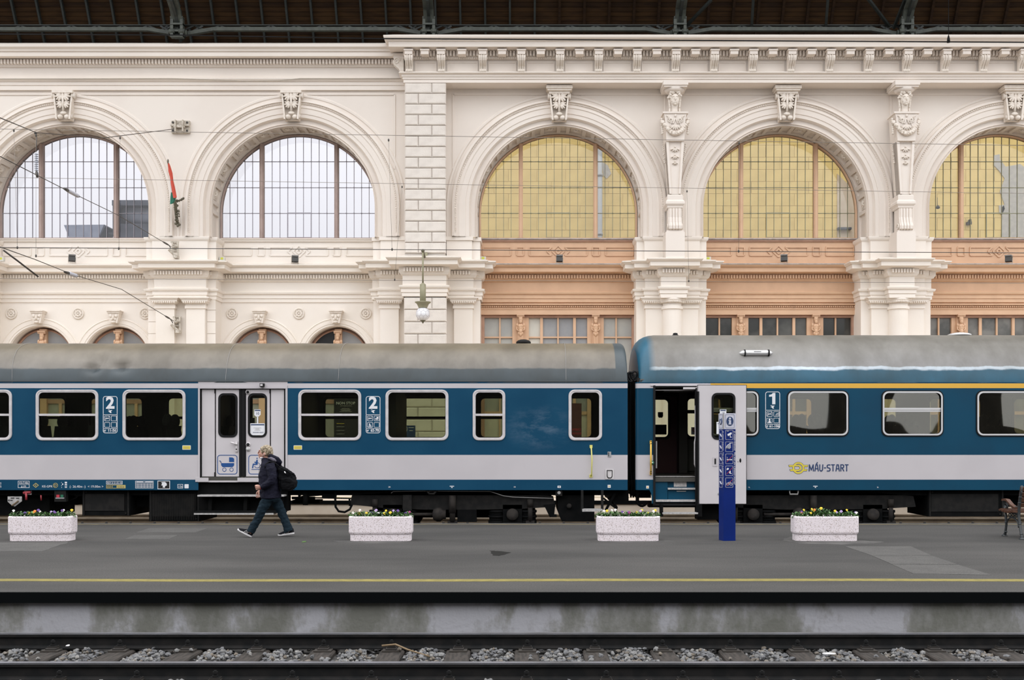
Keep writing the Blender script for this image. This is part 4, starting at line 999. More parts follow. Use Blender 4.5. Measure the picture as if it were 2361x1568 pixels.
# ================================================================ tracks
def rail_prof(): return [(-.07,-.16),(.07,-.16),(.07,-.145),(.012,-.125),(.010,-.05),(.034,-.04),(.036,-.008),(.030,0),(-.030,0),(-.036,-.008),(-.034,-.04),(-.010,-.05),(-.012,-.125),(-.07,-.145)]
def rail(D, x0, x1, body, head, name, parent):
    b = MB(); P = rail_prof(); n = len(P)
    vs = [(x0,D+a,c) for a, c in P]+[(x1,D+a,c) for a, c in P]
    b.mat(body); b.add(vs, [(i,(i+1) % n,n+(i+1) % n,n+i) for i in range(n) if i != 7]+[tuple(range(n)), tuple(range(2*n-1,n-1,-1))])
    b.mat(head); b.add([(x0,D-.030,.0005),(x1,D-.030,.0005),(x1,D+.030,.0005),(x0,D+.030,.0005)], [(0,1,2,3)])
    b.add([(x0,D-.0365,-.012),(x1,D-.0365,-.012),(x1,D-.030,.0005),(x0,D-.030,.0005)], [(0,1,2,3)])
    return b.build(name, parent, fix=False)
def fastener():
    b = MB().mat('rail_rust'); b.box(-.09,.09,-.20,-.07,-.165,-.15); b.box(-.055,.055,-.17,-.055,-.15,-.135); b.box(-.045,.045,-.135,-.05,-.135,-.118)
    b.mat('rail_dark'); b.lathe([(.030,-.118),(.030,-.098)], (0,-.1,0), 6, smooth=False); b.lathe([(.014,-.10),(.014,-.055)], (0,-.1,0), 8, smooth=False); b.lathe([(.024,-.085),(.024,-.066)], (0,-.1,0), 6, smooth=False); b.box(-.04,.04,-.13,-.07,-.12,-.112)
    return b.mesh('rail_fastener')
DA, DB = 9.98, 11.49
tk = thing('railway_track', 'nearest rusty railway track on timber sleepers in the foreground', 'track', (0,(DA+DB)/2,-.16))
rail(DA,-8,8,'rail_dark','rail_head','rail',tk); rail(DB,-8.5,8.5,'rail_dark','rail_head','rail',tk)
fm = fastener()
sm = MB().mat('sleeper'); sm.prism([(-.125,-.34),(.125,-.34),(.125,-.18),(.112,-.166),(.03,-.164),(-.02,-.167),(-.112,-.166),(-.125,-.18)], -1.3, 1.3)
sm = sm.mesh('sleeper')
SX = [-4.885+.70*k for k in range(-3,18)]
for x in SX:
    link('sleeper', sm, tk, Vector((x,(DA+DB)/2,0))-base_of(tk), (0,0,rr.uniform(-.02,.02)))
    for d in (DA, DB): link('rail_fastener', fm, tk, Vector((x+rr.uniform(-.01,.01),d,0))-base_of(tk)); 
bb = MB().mat('soil_bed'); bb.box(-12,12,8.0,12.4,-.4,-.215); bed = bb.build('ballast_bed', kind='structure'); tag(bed, 'grey crushed stone ballast between the sleepers')
def stone(seed):
    r_ = random.Random(seed); bm = bmesh.new(); bmesh.ops.create_icosphere(bm, subdivisions=1, radius=1)
    for v in bm.verts: v.co *= r_.uniform(.62,1.12)
    sx, sy, sz = r_.uniform(.8,1.25), r_.uniform(.7,1.1), r_.uniform(.5,.8)
    for v in bm.verts: v.co = Vector((v.co.x*sx, v.co.y*sy, v.co.z*sz))
    return bm
STM = []
for i in range(12):
    bm = stone(100+i); me = bpy.data.meshes.new('ballast_stone'); bm.to_mesh(me); bm.free(); me.materials.append(MATS['stone_%d' % [0,1,2,0,1,4,2,3,0,1,5,0][i]]); STM.append(me)
cand = []
rs = random.Random(11)
for k in range(-3, 17):
    x0, x1 = -4.885+.70*k+.15, -4.885+.70*(k+1)-.15
    n = 620
    for i in range(n):
        y = rs.uniform(DA-.9, DB+.75); x = rs.uniform(x0-.02, x1+.02); s = rs.uniform(.018,.037)
        top = -.212 + .058*math.sin(PI*min(1,max(0,(x-x0)/(x1-x0)))) + rs.uniform(-.012,.014)
        if abs(y-DA) < .09 or abs(y-DB) < .09: top -= .05
        cand.append((x,y,top,s))
for i in range(160):
    cand.append((rs.uniform(-7,7), rs.uniform(DA+.3,DB-.12), -.155+rs.uniform(0,.02), rs.uniform(.022,.04)))
cand += [(x+rs.uniform(-.35,.35), rs.uniform(DB+.12,12.38), -.17, rs.uniform(.025,.045)) for x in SX for _ in range(7)]
vis = sorted([c for c in cand if 10.6 < c[1] < 11.42 and abs(c[0]) < 5.3], key=lambda c: -c[3]); big = set(vis[:300])
rest = MB()
base_st = []
for me in STM: base_st.append(([v.co.copy() for v in me.vertices], [tuple(p.vertices) for p in me.polygons], me.materials[0].name))
for c in cand:
    i = rs.randrange(12); rot = (rs.uniform(-.5,.5), rs.uniform(-.5,.5), rs.uniform(0,6.28))
    if c in big:
        o = link('ballast_stone', STM[i], bed, Vector(c[:3]), rot); o.scale = (c[3]*1.05,)*3
    else:
        vs, fs, m_ = base_st[i]; M_ = Matrix.Translation(c[:3]) @ (Matrix.Rotation(rot[2],4,'Z') @ Matrix.Rotation(rot[0],4,'X'))
        rest.mat(m_); rest.add([M_ @ (v*c[3]) for v in vs], fs)
rest.build('ballast_stone', bed, kind='stuff', fix=False)
# the two tracks beyond the platform
for (n_, d0, lab) in (('a',23.35,'track under the parked coaches'),('b',28.5,'empty brown track beyond the coaches, seen under them')):
    t = thing('railway_track', lab, 'track', (0,d0+.75,-.16))
    rail(d0,-30,30,'rail_far','rail_far' if n_ == 'b' else 'rail_head','rail',t); rail(d0+1.51,-30,30,'rail_far','rail_far' if n_ == 'b' else 'rail_head','rail',t)
    s2 = MB().mat('bed_far').box(-.125,.125,-1.3,1.3,-.34,-.165).mesh('sleeper')
    f2 = MB().mat('rail_rust'); f2.box(-.09,.09,-.19,-.07,-.165,-.14); f2.ball((0,-.12,-.125),(.036,.036,.04),7,5); f2 = f2.mesh('rail_fastener')
    k = 0; x = -17.0
    while x < 17:
        link('sleeper', s2, t, Vector((x,d0+.75,0))-base_of(t)); link('rail_fastener', f2, t, Vector((x,d0,0))-base_of(t)); link('rail_fastener', f2, t, Vector((x,d0+1.51,0))-base_of(t)); x += .62
b = MB().mat('bed_far'); b.box(-30,30,26.6,30.9,-.4,-.2); o = b.build('ground', kind='structure'); tag(o, 'brown ballast of the empty far track')
# loose bits by the near track
def rail_pt(px, D, z): return (X(px,D), D, z)
q = MB().mat('stick'); q.tube([(X(880,11.3),11.3,-.1),(X(912,11.32),11.32,-.09),(X(940,11.2),11.2,-.12),(X(990,10.95),10.95,-.14)], [.012,.012,.01,.008], 6); tag(q.build('stick'), 'dry brown stick lying over a sleeper beside the far rail', 'stick')
def scrap(name, px, D, z, w_, h, label, cat='litter'):
    q = MB().mat('trash_white'); x = X(px,D); n = 9
    pts = [(x+w_*(.5+.5*rr.random())*math.cos(2*PI*k/n), D+h*(.5+.5*rr.random())*math.sin(2*PI*k/n)) for k in range(n)]
    q.prism(pts, z, z+.008, 'xy'); tag(q.build(name), label, cat)
scrap('paper_scrap', 1910, 10.95, -.115, .075, .05, 'white paper scrap lying on the ballast at right')
scrap('paper_scrap', 156, 11.3, -.10, .02, .04, 'tiny white scrap beside the far rail at left')
q = MB().mat('trash_white'); q.box(X(130,11.45),X(158,11.45),11.445,11.45,-.03,-.012); 
q = MB().mat('leaf_light'); q.prism([(X(697,18.4),18.35),(X(703,18.4),18.45),(X(706,18.4),18.4),(X(701,18.4),18.3)], PZ, PZ+.012, 'xy'); tag(q.build('fallen_leaf', kind='thing'), 'small pale green leaf on the asphalt behind the walking person', 'leaf')
# ================================================================ coaches
TD = 22.8; TB = 25.62; tx = lambda p: X(p, TD); tz = lambda y: Z(y, TD)
ZB, ZG, ZM, ZS0, ZS1, ZR = tz(1130), tz(1106), tz(1049), tz(895), tz(884), tz(880)
def cells(b, xs, zs, holes, y, matf, flip=False):
    """a flat wall in the xz plane cut into cells, leaving out the window openings"""
    xl_, xh_, zl_, zh_ = min(xs), max(xs), min(zs), max(zs)
    xs = sorted({v for v in xs+[h[0] for h in holes]+[h[1] for h in holes] if xl_ <= v <= xh_}); zs = sorted({v for v in zs+[h[2] for h in holes]+[h[3] for h in holes] if zl_ <= v <= zh_})
    for a, c in zip(xs, xs[1:]):
        for d, e in zip(zs, zs[1:]):
            mx_, mz = (a+c)/2, (d+e)/2
            if any(h[0] < mx_ < h[1] and h[2] < mz < h[3] for h in holes): continue
            m_ = matf(mx_, mz)
            if m_ is None: continue
            b.mat(m_); b.quad((a,y,d),(c,y,d),(c,y,e),(a,y,e))
def coach_window(parent, x0, x1, z0, z1, y, out, split, style, face=-1):
    """window unit: frame ring, optional transom rail, glass; y is the wall face, face -1 looks to the platform"""
    s = face; r = .13 if x1-x0 > .9 else .12; t = .058 if style == 'alu' else .05
    fy = y+s*.018
    f = MB().mat('window_alu' if style == 'alu' else 'rubber')
    O = rrect(x0,x1,z0,z1,r); I = rrect(x0+t,x1-t,z0+t,z1-t,r-t*.6)
    f.ring(O, I, min(fy,y-s*.05), max(fy,y-s*.05)); wf = f.build('window_frame', parent)
    if style == 'alu':
        q = MB().mat('window_alu'); q.ring(rrect(x0+.012,x1-.012,z0+.012,z1-.012,r-.01), rrect(x0+.028,x1-.028,z0+.028,z1-.028,r-.02), min(fy+s*.008,fy), max(fy+s*.008,fy)); q.build('frame_bead', wf)
        k = MB().mat('under_grey')
        for i in range(max(2,int((x1-x0)/.21))): xx = x0+.13+(x1-x0-.26)*i/max(1,int((x1-x0)/.21)-1); k.ball((xx,fy,z0+t*.42),(.007,.006,.007),5,4); k.ball((xx,fy,z1-t*.42),(.007,.006,.007),5,4)
        k.build('frame_screws', wf, kind='stuff')
        g2 = MB().mat('rubber'); g2.ring(rrect(x0+t-.006,x1-t+.006,z0+t-.006,z1-t+.006,r-t*.55), rrect(x0+t+.010,x1-t-.010,z0+t+.010,z1-t-.010,r-t*.7), min(y-s*.01,y-s*.03), max(y-s*.01,y-s*.03)); g2.build('gasket', wf)
    else:
        q = MB().mat('alu_bright'); q.ring(rrect(x0+.022,x1-.022,z0+.022,z1-.022,r-.01), rrect(x0+.055,x1-.055,z0+.055,z1-.055,r-.035), min(fy+s*.012,fy), max(fy+s*.012,fy)); q.build('frame_bead', wf)
    gl = 'coach_glass' if style == 'alu' else 'coach_glass_first'
    q = MB().mat(gl); gy = y-s*.03; P = rrect(x0+t*.9,x1-t*.9,z0+t*.9,z1-t*.9,r-t*.6)
    if split is None:
        q.prism(P, gy-.004, gy+.004); q.build('pane', parent)
    else:
        q.prism([p for p in rect_clip(P, split, 99)], gy-.004, gy+.004); q.build('pane', parent)
        q = MB().mat(gl); q.prism([p for p in rect_clip(P, -99, split)], gy+.018, gy+.026); q.build('pane', parent)
        q = MB().mat('window_alu' if style == 'alu' else 'alu_bright'); q.box(x0+.022,x1-.022,min(y+s*.006,gy),max(y+s*.006,gy),split-.012,split+.032)
        if style != 'alu': q.box(x0+.03,x1-.03,min(y-s*.002,gy),max(y-s*.002,gy),split-.05,split-.02)
        q.build('transom_rail', parent)
        if style == 'alu':
            q = MB().mat('rubber')
            for xx in (x0+.045, x1-.045): q.box(xx-.015,xx+.015,min(y+s*.012,y),max(y+s*.012,y),split-.022,split+.0)
            q.build('rail_stop', parent)
def rect_clip(P, lo, hi):
    """clip an outline to lo <= z <= hi"""
    def cut(P, f, zc):
        o = []
        for (a,b),(c,d) in zip(P, P[1:]+P[:1]):
            ia, ic = f(b), f(d)
            if ia: o.append((a,b))
            if ia != ic: t = (zc-b)/(d-b); o.append((a+(c-a)*t, zc))
        return o
    if lo > -90: P = cut(P, lambda z: z >= lo, lo)
    if hi < 90: P = cut(P, lambda z: z <= hi, hi)
    return P
def seat(parent, x, y, face):
    b = MB().mat('seat_cloth'); s = face
    b.prism([(x-.24*s,1.62),(x+.26*s,1.66),(x+.26*s,1.78),(x-.2*s,1.76)], y-.24, y+.24)
    b.prism([(x-.22*s,1.62),(x-.14*s,1.62),(x-.22*s,2.32),(x-.34*s,2.32)], y-.23, y+.23)
    b.ball((x-.28*s,y,2.42), (.075,.20,.15), 10, 8)
    b.box(x-.2,x+.2,y-.2,y+.2,1.25,1.63)
    return b.build('seat', parent)
def bogie(parent, cx, style):
    bg_ = MB().mat('under_black'); bg_.box(cx-1.6,cx+1.6,23.6,25.2,.35,.62); bg_.box(cx-.55,cx+.55,23.2,25.4,.55,1.0); o = bg_.build('bogie_bolster', parent)
    for dy, face in ((23.05,-1),(25.4,1)):
        f = MB().mat('under_grey'); f.prism([(cx-2.15,.67),(cx-2.1,.86),(cx-1.2,.93),(cx+1.2,.93),(cx+2.1,.84),(cx+2.15,.62),(cx+1.5,.58),(cx+.6,.56),(cx-.6,.56),(cx-1.5,.60)], dy-.05, dy+.09); f.build('bogie_frame', parent)
    for sx in (-1.25, 1.25):
        wheel = MB().mat('under_black')
        for yy in (23.42, 24.93): wheel.lathe([(.0,yy-.03),(.44,yy-.03),(.46,yy),(.46,yy+.09),(.49,yy+.12),(.49,yy+.14),(0,yy+.14)], (cx+sx,0,.46), 36, 'y')
        wheel.tube([(cx+sx,23.3,.46),(cx+sx,25.2,.46)],.08,10)
        wheel.build('wheelset', parent)
        a = MB().mat('under_black')
        for k in range(6): a.lathe([(.16+.02*(k % 2),.22+k*.055),(.16+.02*(k % 2),.27+k*.055)], (cx+sx-.33,23.15,0), 16); a.lathe([(.16+.02*(k % 2),.22+k*.055),(.16+.02*(k % 2),.27+k*.055)], (cx+sx+.33,23.15,0), 16)
        a.box(cx+sx-.5,cx+sx+.5,23.05,23.3,.2,.3); a.build('axle_spring', parent)
        a = MB().mat('under_rust'); a.lathe([(.0,-.12),(.115,-.12),(.125,-.1),(.125,.05)], (cx+sx,23.05,.46), 22, 'y'); a.mat('under_black').box(cx+sx-.2,cx+sx+.2,23.0,23.3,.28,.66); a.build('axle_box', parent)
        a = MB().mat('under_rust'); xx = cx+sx+(.37 if sx > 0 else -.37); a.tube([(xx,22.98,.32),(xx,22.98,.62)],.05,10); a.tube([(xx,22.98,.62),(xx,22.98,.78)],.065,10); a.box(xx-.09,xx+.09,22.94,23.1,.28,.33); a.build('damper', parent)
    a = MB().mat('under_rust'); a.tube([(cx,22.95,.32),(cx,22.95,.78)],.06,10); a.tube([(cx,22.95,.5),(cx,22.95,.86)],.075,10); a.box(cx-.1,cx+.1,22.92,23.05,.27,.33); a.build('damper', parent)
    a = MB().mat('under_black'); a.box(cx-.85,cx+.95,23.1,23.2,.1,.2); a.prism([(cx-.95,.0),(cx-.75,.14),(cx+.75,.14),(cx+.95,.0)],23.1,23.25); a.box(cx+.1,cx+.5,23.0,23.2,.3,.56); a.build('rail_brake', parent)
    a = MB().mat('under_rust'); a.tube([(cx-1.02,23.0,.46),(cx-.4,23.0,.46)],.035,8); a.lathe([(.04,-.42),(.11,-.4),(.15,-.33),(.15,-.25),(.1,-.2),(.1,-.14)], (cx,23.0,.46), 12, 'x') ; a.build('brake_rod', parent)
    return o
def decal(parent, name, pts, m, dy=0):
    return MB().mat(m).prism(pts, TD-.004-dy, TD+.001).build(name, parent)
def outline(b, O, t, y0, y1, r):
    pass
def ring_decal(b, x0, x1, z0, z1, r, t, y): b.ring(rrect(x0,x1,z0,z1,r), rrect(x0+t,x1-t,z0+t,z1-t,max(r-t,.002)), y-.004, y+.001)
def class_panel(parent, px0, px1, py0, py1, num, seats, icons):
    """painted class panel: rounded border, numeral, four pictogram boxes, seat numbers"""
    x0, x1, z0, z1 = tx(px0), tx(px1), tz(py1), tz(py0); y = TD; H = z1-z0; W = x1-x0
    b = MB().mat('decal_white'); ring_decal(b, x0, x1, z0, z1, .05, .012, y)
    zl = z0+H*.50; zk = z0+H*.125
    b.box(x0,x1,y-.004,y+.001,zl-.005,zl+.005); b.box(x0,x1,y-.004,y+.001,zk-.005,zk+.005)
    for i, (u, v) in enumerate(((.08,.33),(.54,.33),(.08,.155),(.54,.155))):
        a, c = x0+W*u+.005, x0+W*(u+.38)+.005; d, e = z0+H*v, z0+H*(v+.14); ring_decal(b, a, c, d, e, .015, .008, y)
        k = icons[i]; mxx, mzz = (a+c)/2, (d+e)/2; w_ = c-a
        if k == 'smoke':
            b.bar((a+.012,y-.002,d+.015),(c-.01,y-.002,e-.012),.010,.004); b.box(a+.02,c-.02,y-.003,y,mzz-.01,mzz+.006); b.box(a+.025,a+.05,y-.003,y,mzz+.02,mzz+.028)
        if k == 'pram': b.prism([(mxx-.03,mzz-.01),(mxx+.035,mzz-.01),(mxx+.035,mzz+.03),(mxx+.0,mzz+.035),(mxx-.0,mzz+.01),(mxx-.03,mzz+.008)], y-.003, y); b.box(mxx-.03,mxx+.03,y-.003,y,mzz-.03,mzz-.018)
        if k == 'chair':
            b.box(mxx-.02,mxx+.0,y-.003,y,mzz-.005,mzz+.03); b.box(mxx-.02,mxx+.025,y-.0034,y,mzz-.017,mzz-.006); b.ring([(mxx+.026*math.cos(2*PI*k2/12),mzz-.018+.026*math.sin(2*PI*k2/12)) for k2 in range(12)],[(mxx+.018*math.cos(2*PI*k2/12),mzz-.018+.018*math.sin(2*PI*k2/12)) for k2 in range(12)],y-.0025,y); b.box(a+.012,c-.012,y-.003,y,d+.008,d+.014)
        if k == 'wave':
            for q in (.02,.04,.058): b.tube([(c-.015-q*math.cos(t), y-.001, d+.014+q*math.sin(t)) for t in [PI/2*j/5 for j in range(6)]], .004, 4)
        if k == 'quiet': b.lathe([(0,-.003),(.02,-.003),(.02,0)], (mxx,y,mzz+.014), 10, 'y'); b.prism([(mxx-.03,d+.01),(mxx+.03,d+.01),(mxx+.018,mzz-.004),(mxx-.018,mzz-.004)], y-.003, y)
    mx_ = (x0+x1)/2; zi = z0+H*.585                                          # small seat symbol
    b.prism([(mx_-.045,zi),(mx_+.0,zi+.028),(mx_+.045,zi+.028),(mx_+.012,zi+.0),(mx_+.03,zi-.03),(mx_-.002,zi-.03),(mx_-.018,zi-.008)], y-.003, y); b.box(mx_-.045,mx_-.012,y-.003,y,zi+.028,zi+.038)
    b.tube([(x0+.028,y-.001,z0+.07),(x0+.03,y-.001,z0+.035),(x0+.05,y-.001,z0+.03)], .007, 4); b.box(x0+.045,x0+.06,y-.003,y,z0+.05,z0+.07)
    o = b.build('class_panel', parent)
    if num == '1': zq = z0+H*.66; MB().mat('decal_white').prism([(mx_-.01,zq),(mx_+.055,zq),(mx_+.055,zq+.235),(mx_+.005,zq+.235),(mx_-.025,zq+.205),(mx_-.075,zq+.195),(mx_-.075,zq+.155),(mx_-.01,zq+.16)], y-.004, y).build('numeral', o)
    else: text(num, 'numeral', mx_, y-.003, z0+H*.675, .335, 'decal_white', o, sx=1.05, offset=.012)
    text(seats, 'seat_numbers', mx_+.035, y-.003, z0+.032, .075, 'decal_white', o, offset=.002)
    return o
def roof_prof(zt, k): # (y, z) near side -> centre, mirrored to the far side
    h = zt-3.2; c = (TD+TB)/2; hw = c-TD
    a = [(0,0),(.012,.10),(.07,.31),(.18,.54),(.37,.745),(.60,.87),(.90,.955),(1.15,.99),(hw,1.0)]
    p = [(TD+u, 3.2+v*h) for u, v in a]; return p+[(2*c-y, z) for y, z in reversed(p[:-1])]
def roof(parent, x0, x1, zt, m, endm, lrad, rrad, dents=(), nx=150):
    P = roof_prof(zt, 0); c = (TD+TB)/2; b = MB()
    # subdivide the outline
    Q = []
    for (a,z),(d,e) in zip(P,P[1:]):
        for t in (0,1/3,2/3): Q.append((a+(d-a)*t, z+(e-z)*t))
    Q.append(P[-1])
    for _ in range(2): Q = [Q[0]]+[((Q[i-1][0]+2*Q[i][0]+Q[i+1][0])/4,(Q[i-1][1]+2*Q[i][1]+Q[i+1][1])/4) for i in range(1,len(Q)-1)]+[Q[-1]]
    xs = []
    if lrad: xs += [(x0+lrad*(1-math.cos(PI/2*i/6)), 1-.0 if False else (lrad*(1-math.sin(PI/2*i/6)))) for i in range(7)]
    else: xs += [(x0,0)]
    n = nx; xa, xb = x0+lrad, x1-rrad
    xs += [(xa+(xb-xa)*i/n,0) for i in range(1,n)]
    if rrad: xs += [(x1-rrad*(1-math.sin(PI/2*i/6)), rrad*(1-math.cos(PI/2*i/6))) for i in range(7)]
    else: xs += [(x1,0)]
    v = []; k = len(Q)
    for x, ins in xs:
        for i, (y, z) in enumerate(Q):
            hz = (z-3.2)/(zt-3.2); yy = y+(c-y)*ins*.55*(.3+.7*hz); zz_ = z-ins*.75*hz
            d = .006*noise.noise(Vector((x*1.1,z*2.3,0)))+.004*noise.noise(Vector((x*3.1,z*5,4)))
            for (dx,dz,rx,rz_,amp) in dents:
                if y < c: d -= amp*math.exp(-((x-dx)/rx)**2-((z-dz)/rz_)**2)
            v.append((x, yy-d*(1-hz)-d*.3, zz_+d*hz))
    f = []; b.mat(m)
    b.add(v, [(i*k+j,(i+1)*k+j,(i+1)*k+j+1,i*k+j+1) for i in range(len(xs)-1) for j in range(k-1)], True)
    b.mat(endm); b.add(v[:k]+[(v[0][0],TB,3.0),(v[0][0],TD,3.0)], [tuple(range(k+2))]); b.add(v[-k:]+[(v[-1][0],TB,3.0),(v[-1][0],TD,3.0)], [tuple(range(k+2))])
    return b.build('roof', parent)
def leaf_door(parent, x0, x1, z0, z1, y, win, m='door_grey', name='door_leaf', th=.04):
    b = MB(); d = MB().mat(m); holes = [(win[0]+.038,win[1]-.038,win[2]+.038,win[3]-.038)] if win else []
    for yy in (y, y+th): cells(d, [x0,x1], [z0,z1], holes, yy, lambda a, c: m)
    d.mat(m); d.ring([(x0,z0),(x1,z0),(x1,z1),(x0,z1)], [(x0+.01,z0+.01),(x1-.01,z0+.01),(x1-.01,z1-.01),(x0+.01,z1-.01)], y, y+th)
    o = d.build(name, parent)
    if win:
        q = MB().mat('rubber'); r = min(.11,(win[1]-win[0])/2-.01); q.ring(rrect(*win, r), rrect(win[0]+.041,win[1]-.041,win[2]+.041,win[3]-.041,r-.03), y-.012, y+th+.01); q.build('window_gasket', o)
        q = MB().mat('coach_glass'); q.prism(rrect(win[0]+.02,win[1]-.02,win[2]+.02,win[3]-.02,r-.01), y+.012, y+.018); q.build('pane', o)
    return o
def interior(parent, x0, x1, holes, parts, seats):
    b = MB()
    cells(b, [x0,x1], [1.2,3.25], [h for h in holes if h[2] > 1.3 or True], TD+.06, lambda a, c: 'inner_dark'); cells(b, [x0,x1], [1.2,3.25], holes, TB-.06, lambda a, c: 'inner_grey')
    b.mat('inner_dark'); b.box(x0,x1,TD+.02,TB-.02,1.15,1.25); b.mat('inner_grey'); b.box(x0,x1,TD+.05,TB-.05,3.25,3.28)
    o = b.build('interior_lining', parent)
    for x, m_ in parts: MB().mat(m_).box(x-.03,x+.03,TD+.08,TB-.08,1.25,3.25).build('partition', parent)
    for x, s in seats:
        for y in (23.25, 23.75, 24.75, 25.25): seat(parent, x, y, s)
    r = MB().mat('under_grey')
    r.box(x0+.5,x1-.5,TD+.12,TD+.4,3.02,3.06); r.box(x0+.5,x1-.5,TB-.4,TB-.12,3.02,3.06); r.build('luggage_rack', parent)
# ---------------------------------------------------------------- coach 1, second class
c1 = thing('passenger_coach', 'blue and grey second class coach with closed folding doors', 'coach', (-8,24.2,0))
L0, L1 = -24.2, tx(1447)
WINS = [(-117,28,True),(83,227,True),(283,428,False),(688,833,True),(889,1034,False),(1090,1165,True),(1311,1388,False)]
WZ = (tz(1015.5), tz(898.5)); H1 = []
for a, b_, s in WINS: H1.append((tx(a)+.045, tx(b_)-.045, WZ[0]+.045, WZ[1]-.045))
DX0, DX1 = tx(457), tx(663); DZ = (tz(1112), tz(893))
def paint1(x, z):
    if DX0 < x < DX1 and z > tz(1112): return 'coach_grey'
    if z < ZG: return 'coach_blue'
    if z < ZM: return 'coach_grey'
    if z < ZS0: return 'coach_blue'
    if z < ZS1: return 'coach_grey'
    return 'coach_blue'
dh = (tx(461), tx(658), tz(1108), tz(895))
b = MB(); cells(b, [L0,L1,DX0,DX1], [ZB,ZG,ZM,ZS0,ZS1,ZR,tz(1112)], H1+[dh,(tx(457.5),tx(640),ZB-.1,tz(1112))], TD, paint1)
b.mat('coach_blue'); b.quad((L1,TD,ZB),(L1,TD+.3,ZB),(L1,TD+.3,ZR),(L1,TD,ZR)); b.mat('gutter'); b.box(L0,L1,TD-.012,TD+.05,ZR,ZR+.028)
b.mat('coach_grey'); b.box(DX0,DX1,TD-.012,TD,tz(896),tz(890.5)); b.box(DX0,DX0+.035,TD-.01,TD,tz(1112),tz(889)); b.box(DX1-.035,DX1,TD-.01,TD,tz(1112),tz(889)); b.box(tx(451),tx(481),TD-.02,TD,tz(1111),tz(1101.5)); b.box(tx(548),DX1,TD-.02,TD,tz(1111),tz(1101.5))
side = b.build('body_side', c1, fix=False)
HF = [(h[0],h[1],h[2]+.02,h[3]-.02) for h in H1]
FAR1 = HF+[(tx(-340),tx(-200),HF[0][2],HF[0][3])]
b = MB(); cells(b, [L0,L1], [ZB,3.22], FAR1+[(tx(505),tx(548),tz(1006),tz(906)),(tx(572),tx(613),tz(1006),tz(906))], TB, lambda a, c: 'coach_blue'); b.build('body_side', c1, fix=False)
for a, b_, s in WINS:
    coach_window(c1, tx(a), tx(b_), WZ[0], WZ[1], TD, .02, tz(957.5) if s else None, 'alu')
    q = MB().mat('rubber'); x0, x1, z0, z1 = tx(a)+.04, tx(b_)-.04, WZ[0]+.06, WZ[1]-.06
    q.ring(rrect(x0-.03,x1+.03,z0-.03,z1+.03,.1), rrect(x0+.02,x1-.02,z0+.02,z1-.02,.09), TB-.08, TB-.05)
    if s or b_-a > 120: q.box(x0,x1,TB-.08,TB-.05,tz(957)-.03,tz(957)+.03)
    q.build('window_frame', c1); MB().mat('coach_glass').prism(rrect(x0,x1,z0,z1,.1), TB-.01, TB-.002).build('pane', c1)
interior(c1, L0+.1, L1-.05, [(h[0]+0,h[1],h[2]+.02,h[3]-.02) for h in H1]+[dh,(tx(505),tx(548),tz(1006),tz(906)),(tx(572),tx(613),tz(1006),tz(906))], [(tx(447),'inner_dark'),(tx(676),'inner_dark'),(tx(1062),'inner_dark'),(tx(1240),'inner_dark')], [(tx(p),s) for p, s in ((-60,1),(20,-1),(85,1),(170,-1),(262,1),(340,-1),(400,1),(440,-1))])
q = MB().mat('inner_grey'); q.box(tx(845),tx(905),23.4,25.5,1.25,3.2); q.build('cabin_wall', c1)
roof(c1, L0, L1, 4.125, 'roof_second', 'coach_blue', 0, .10, [(tx(226),3.70,.13,.16,.12),(tx(210),3.52,.12,.10,.16),(tx(275),3.53,.15,.10,.12),(tx(486),3.6,.08,.08,.03),(tx(190),3.75,.3,.1,.03)], 260)
q = MB().mat('coach_blue'); 
sm_ = MB().mat('flood_grey')
for p in (15, 520, 780, 1305):
    Pq = roof_prof(4.135,0)[:9]; sm_.tube([(tx(p)-.0+(.12*(1-(z-3.2)) if p == 15 else 0), y-.004, z) for y, z in Pq], .0035, 4)
sm_.build('roof_seam', c1)
for (p,w_,h) in ((1207,29,8),):
    q = MB().mat('under_grey'); xx = X(p,24.2); zt_ = 4.12; q.ball((xx,24.2,zt_+.03), (.165,.2,.075), 18, 8); q.box(xx-.14,xx+.14,24.05,24.4,zt_-.05,zt_+.03); q.build('roof_vent', c1)
# folding doors
DY = TD+.045
leafs = [(tx(463),tx(495),None),(tx(495.5),tx(551),(tx(502),tx(546.5),tz(1008.5),tz(906.5))),(tx(565),tx(622),(tx(570.5),tx(614.5),tz(1008.5),tz(906.5))),(tx(622.5),tx(655),None)]
fz = (tz(1100),tz(896.5))
for x0, x1, wn_ in leafs: leaf_door(c1, x0, x1, fz[0], fz[1], DY, wn_)
q = MB().mat('rubber'); q.box(tx(551),tx(565),DY-.015,DY+.05,tz(1102),tz(895)); q.box(tx(552),tx(554.5),DY-.03,DY,tz(1102),tz(895)); q.box(tx(561),tx(563.5),DY-.03,DY,tz(1102),tz(895)); q.box(tx(459),tx(463),DY-.03,DY+.05,tz(1104),tz(895)); q.box(tx(655),tx(658.5),DY-.03,DY+.05,tz(1104),tz(895)); q.box(tx(459),tx(658),DY+.0,DY+.08,tz(895.5),tz(893.5)); q.build('door_seal', c1)
q = MB().mat('under_grey'); 
for p in (494,): q.box(tx(p)-.008,tx(p)+.008,DY-.02,DY,tz(1100),tz(1089)); q.box(tx(p)-.006,tx(p)+.006,DY-.02,DY,tz(907),tz(897))
q.box(tx(621)-.006,tx(621)+.006,DY-.02,DY,tz(907),tz(897)); q.build('door_hinge', c1)
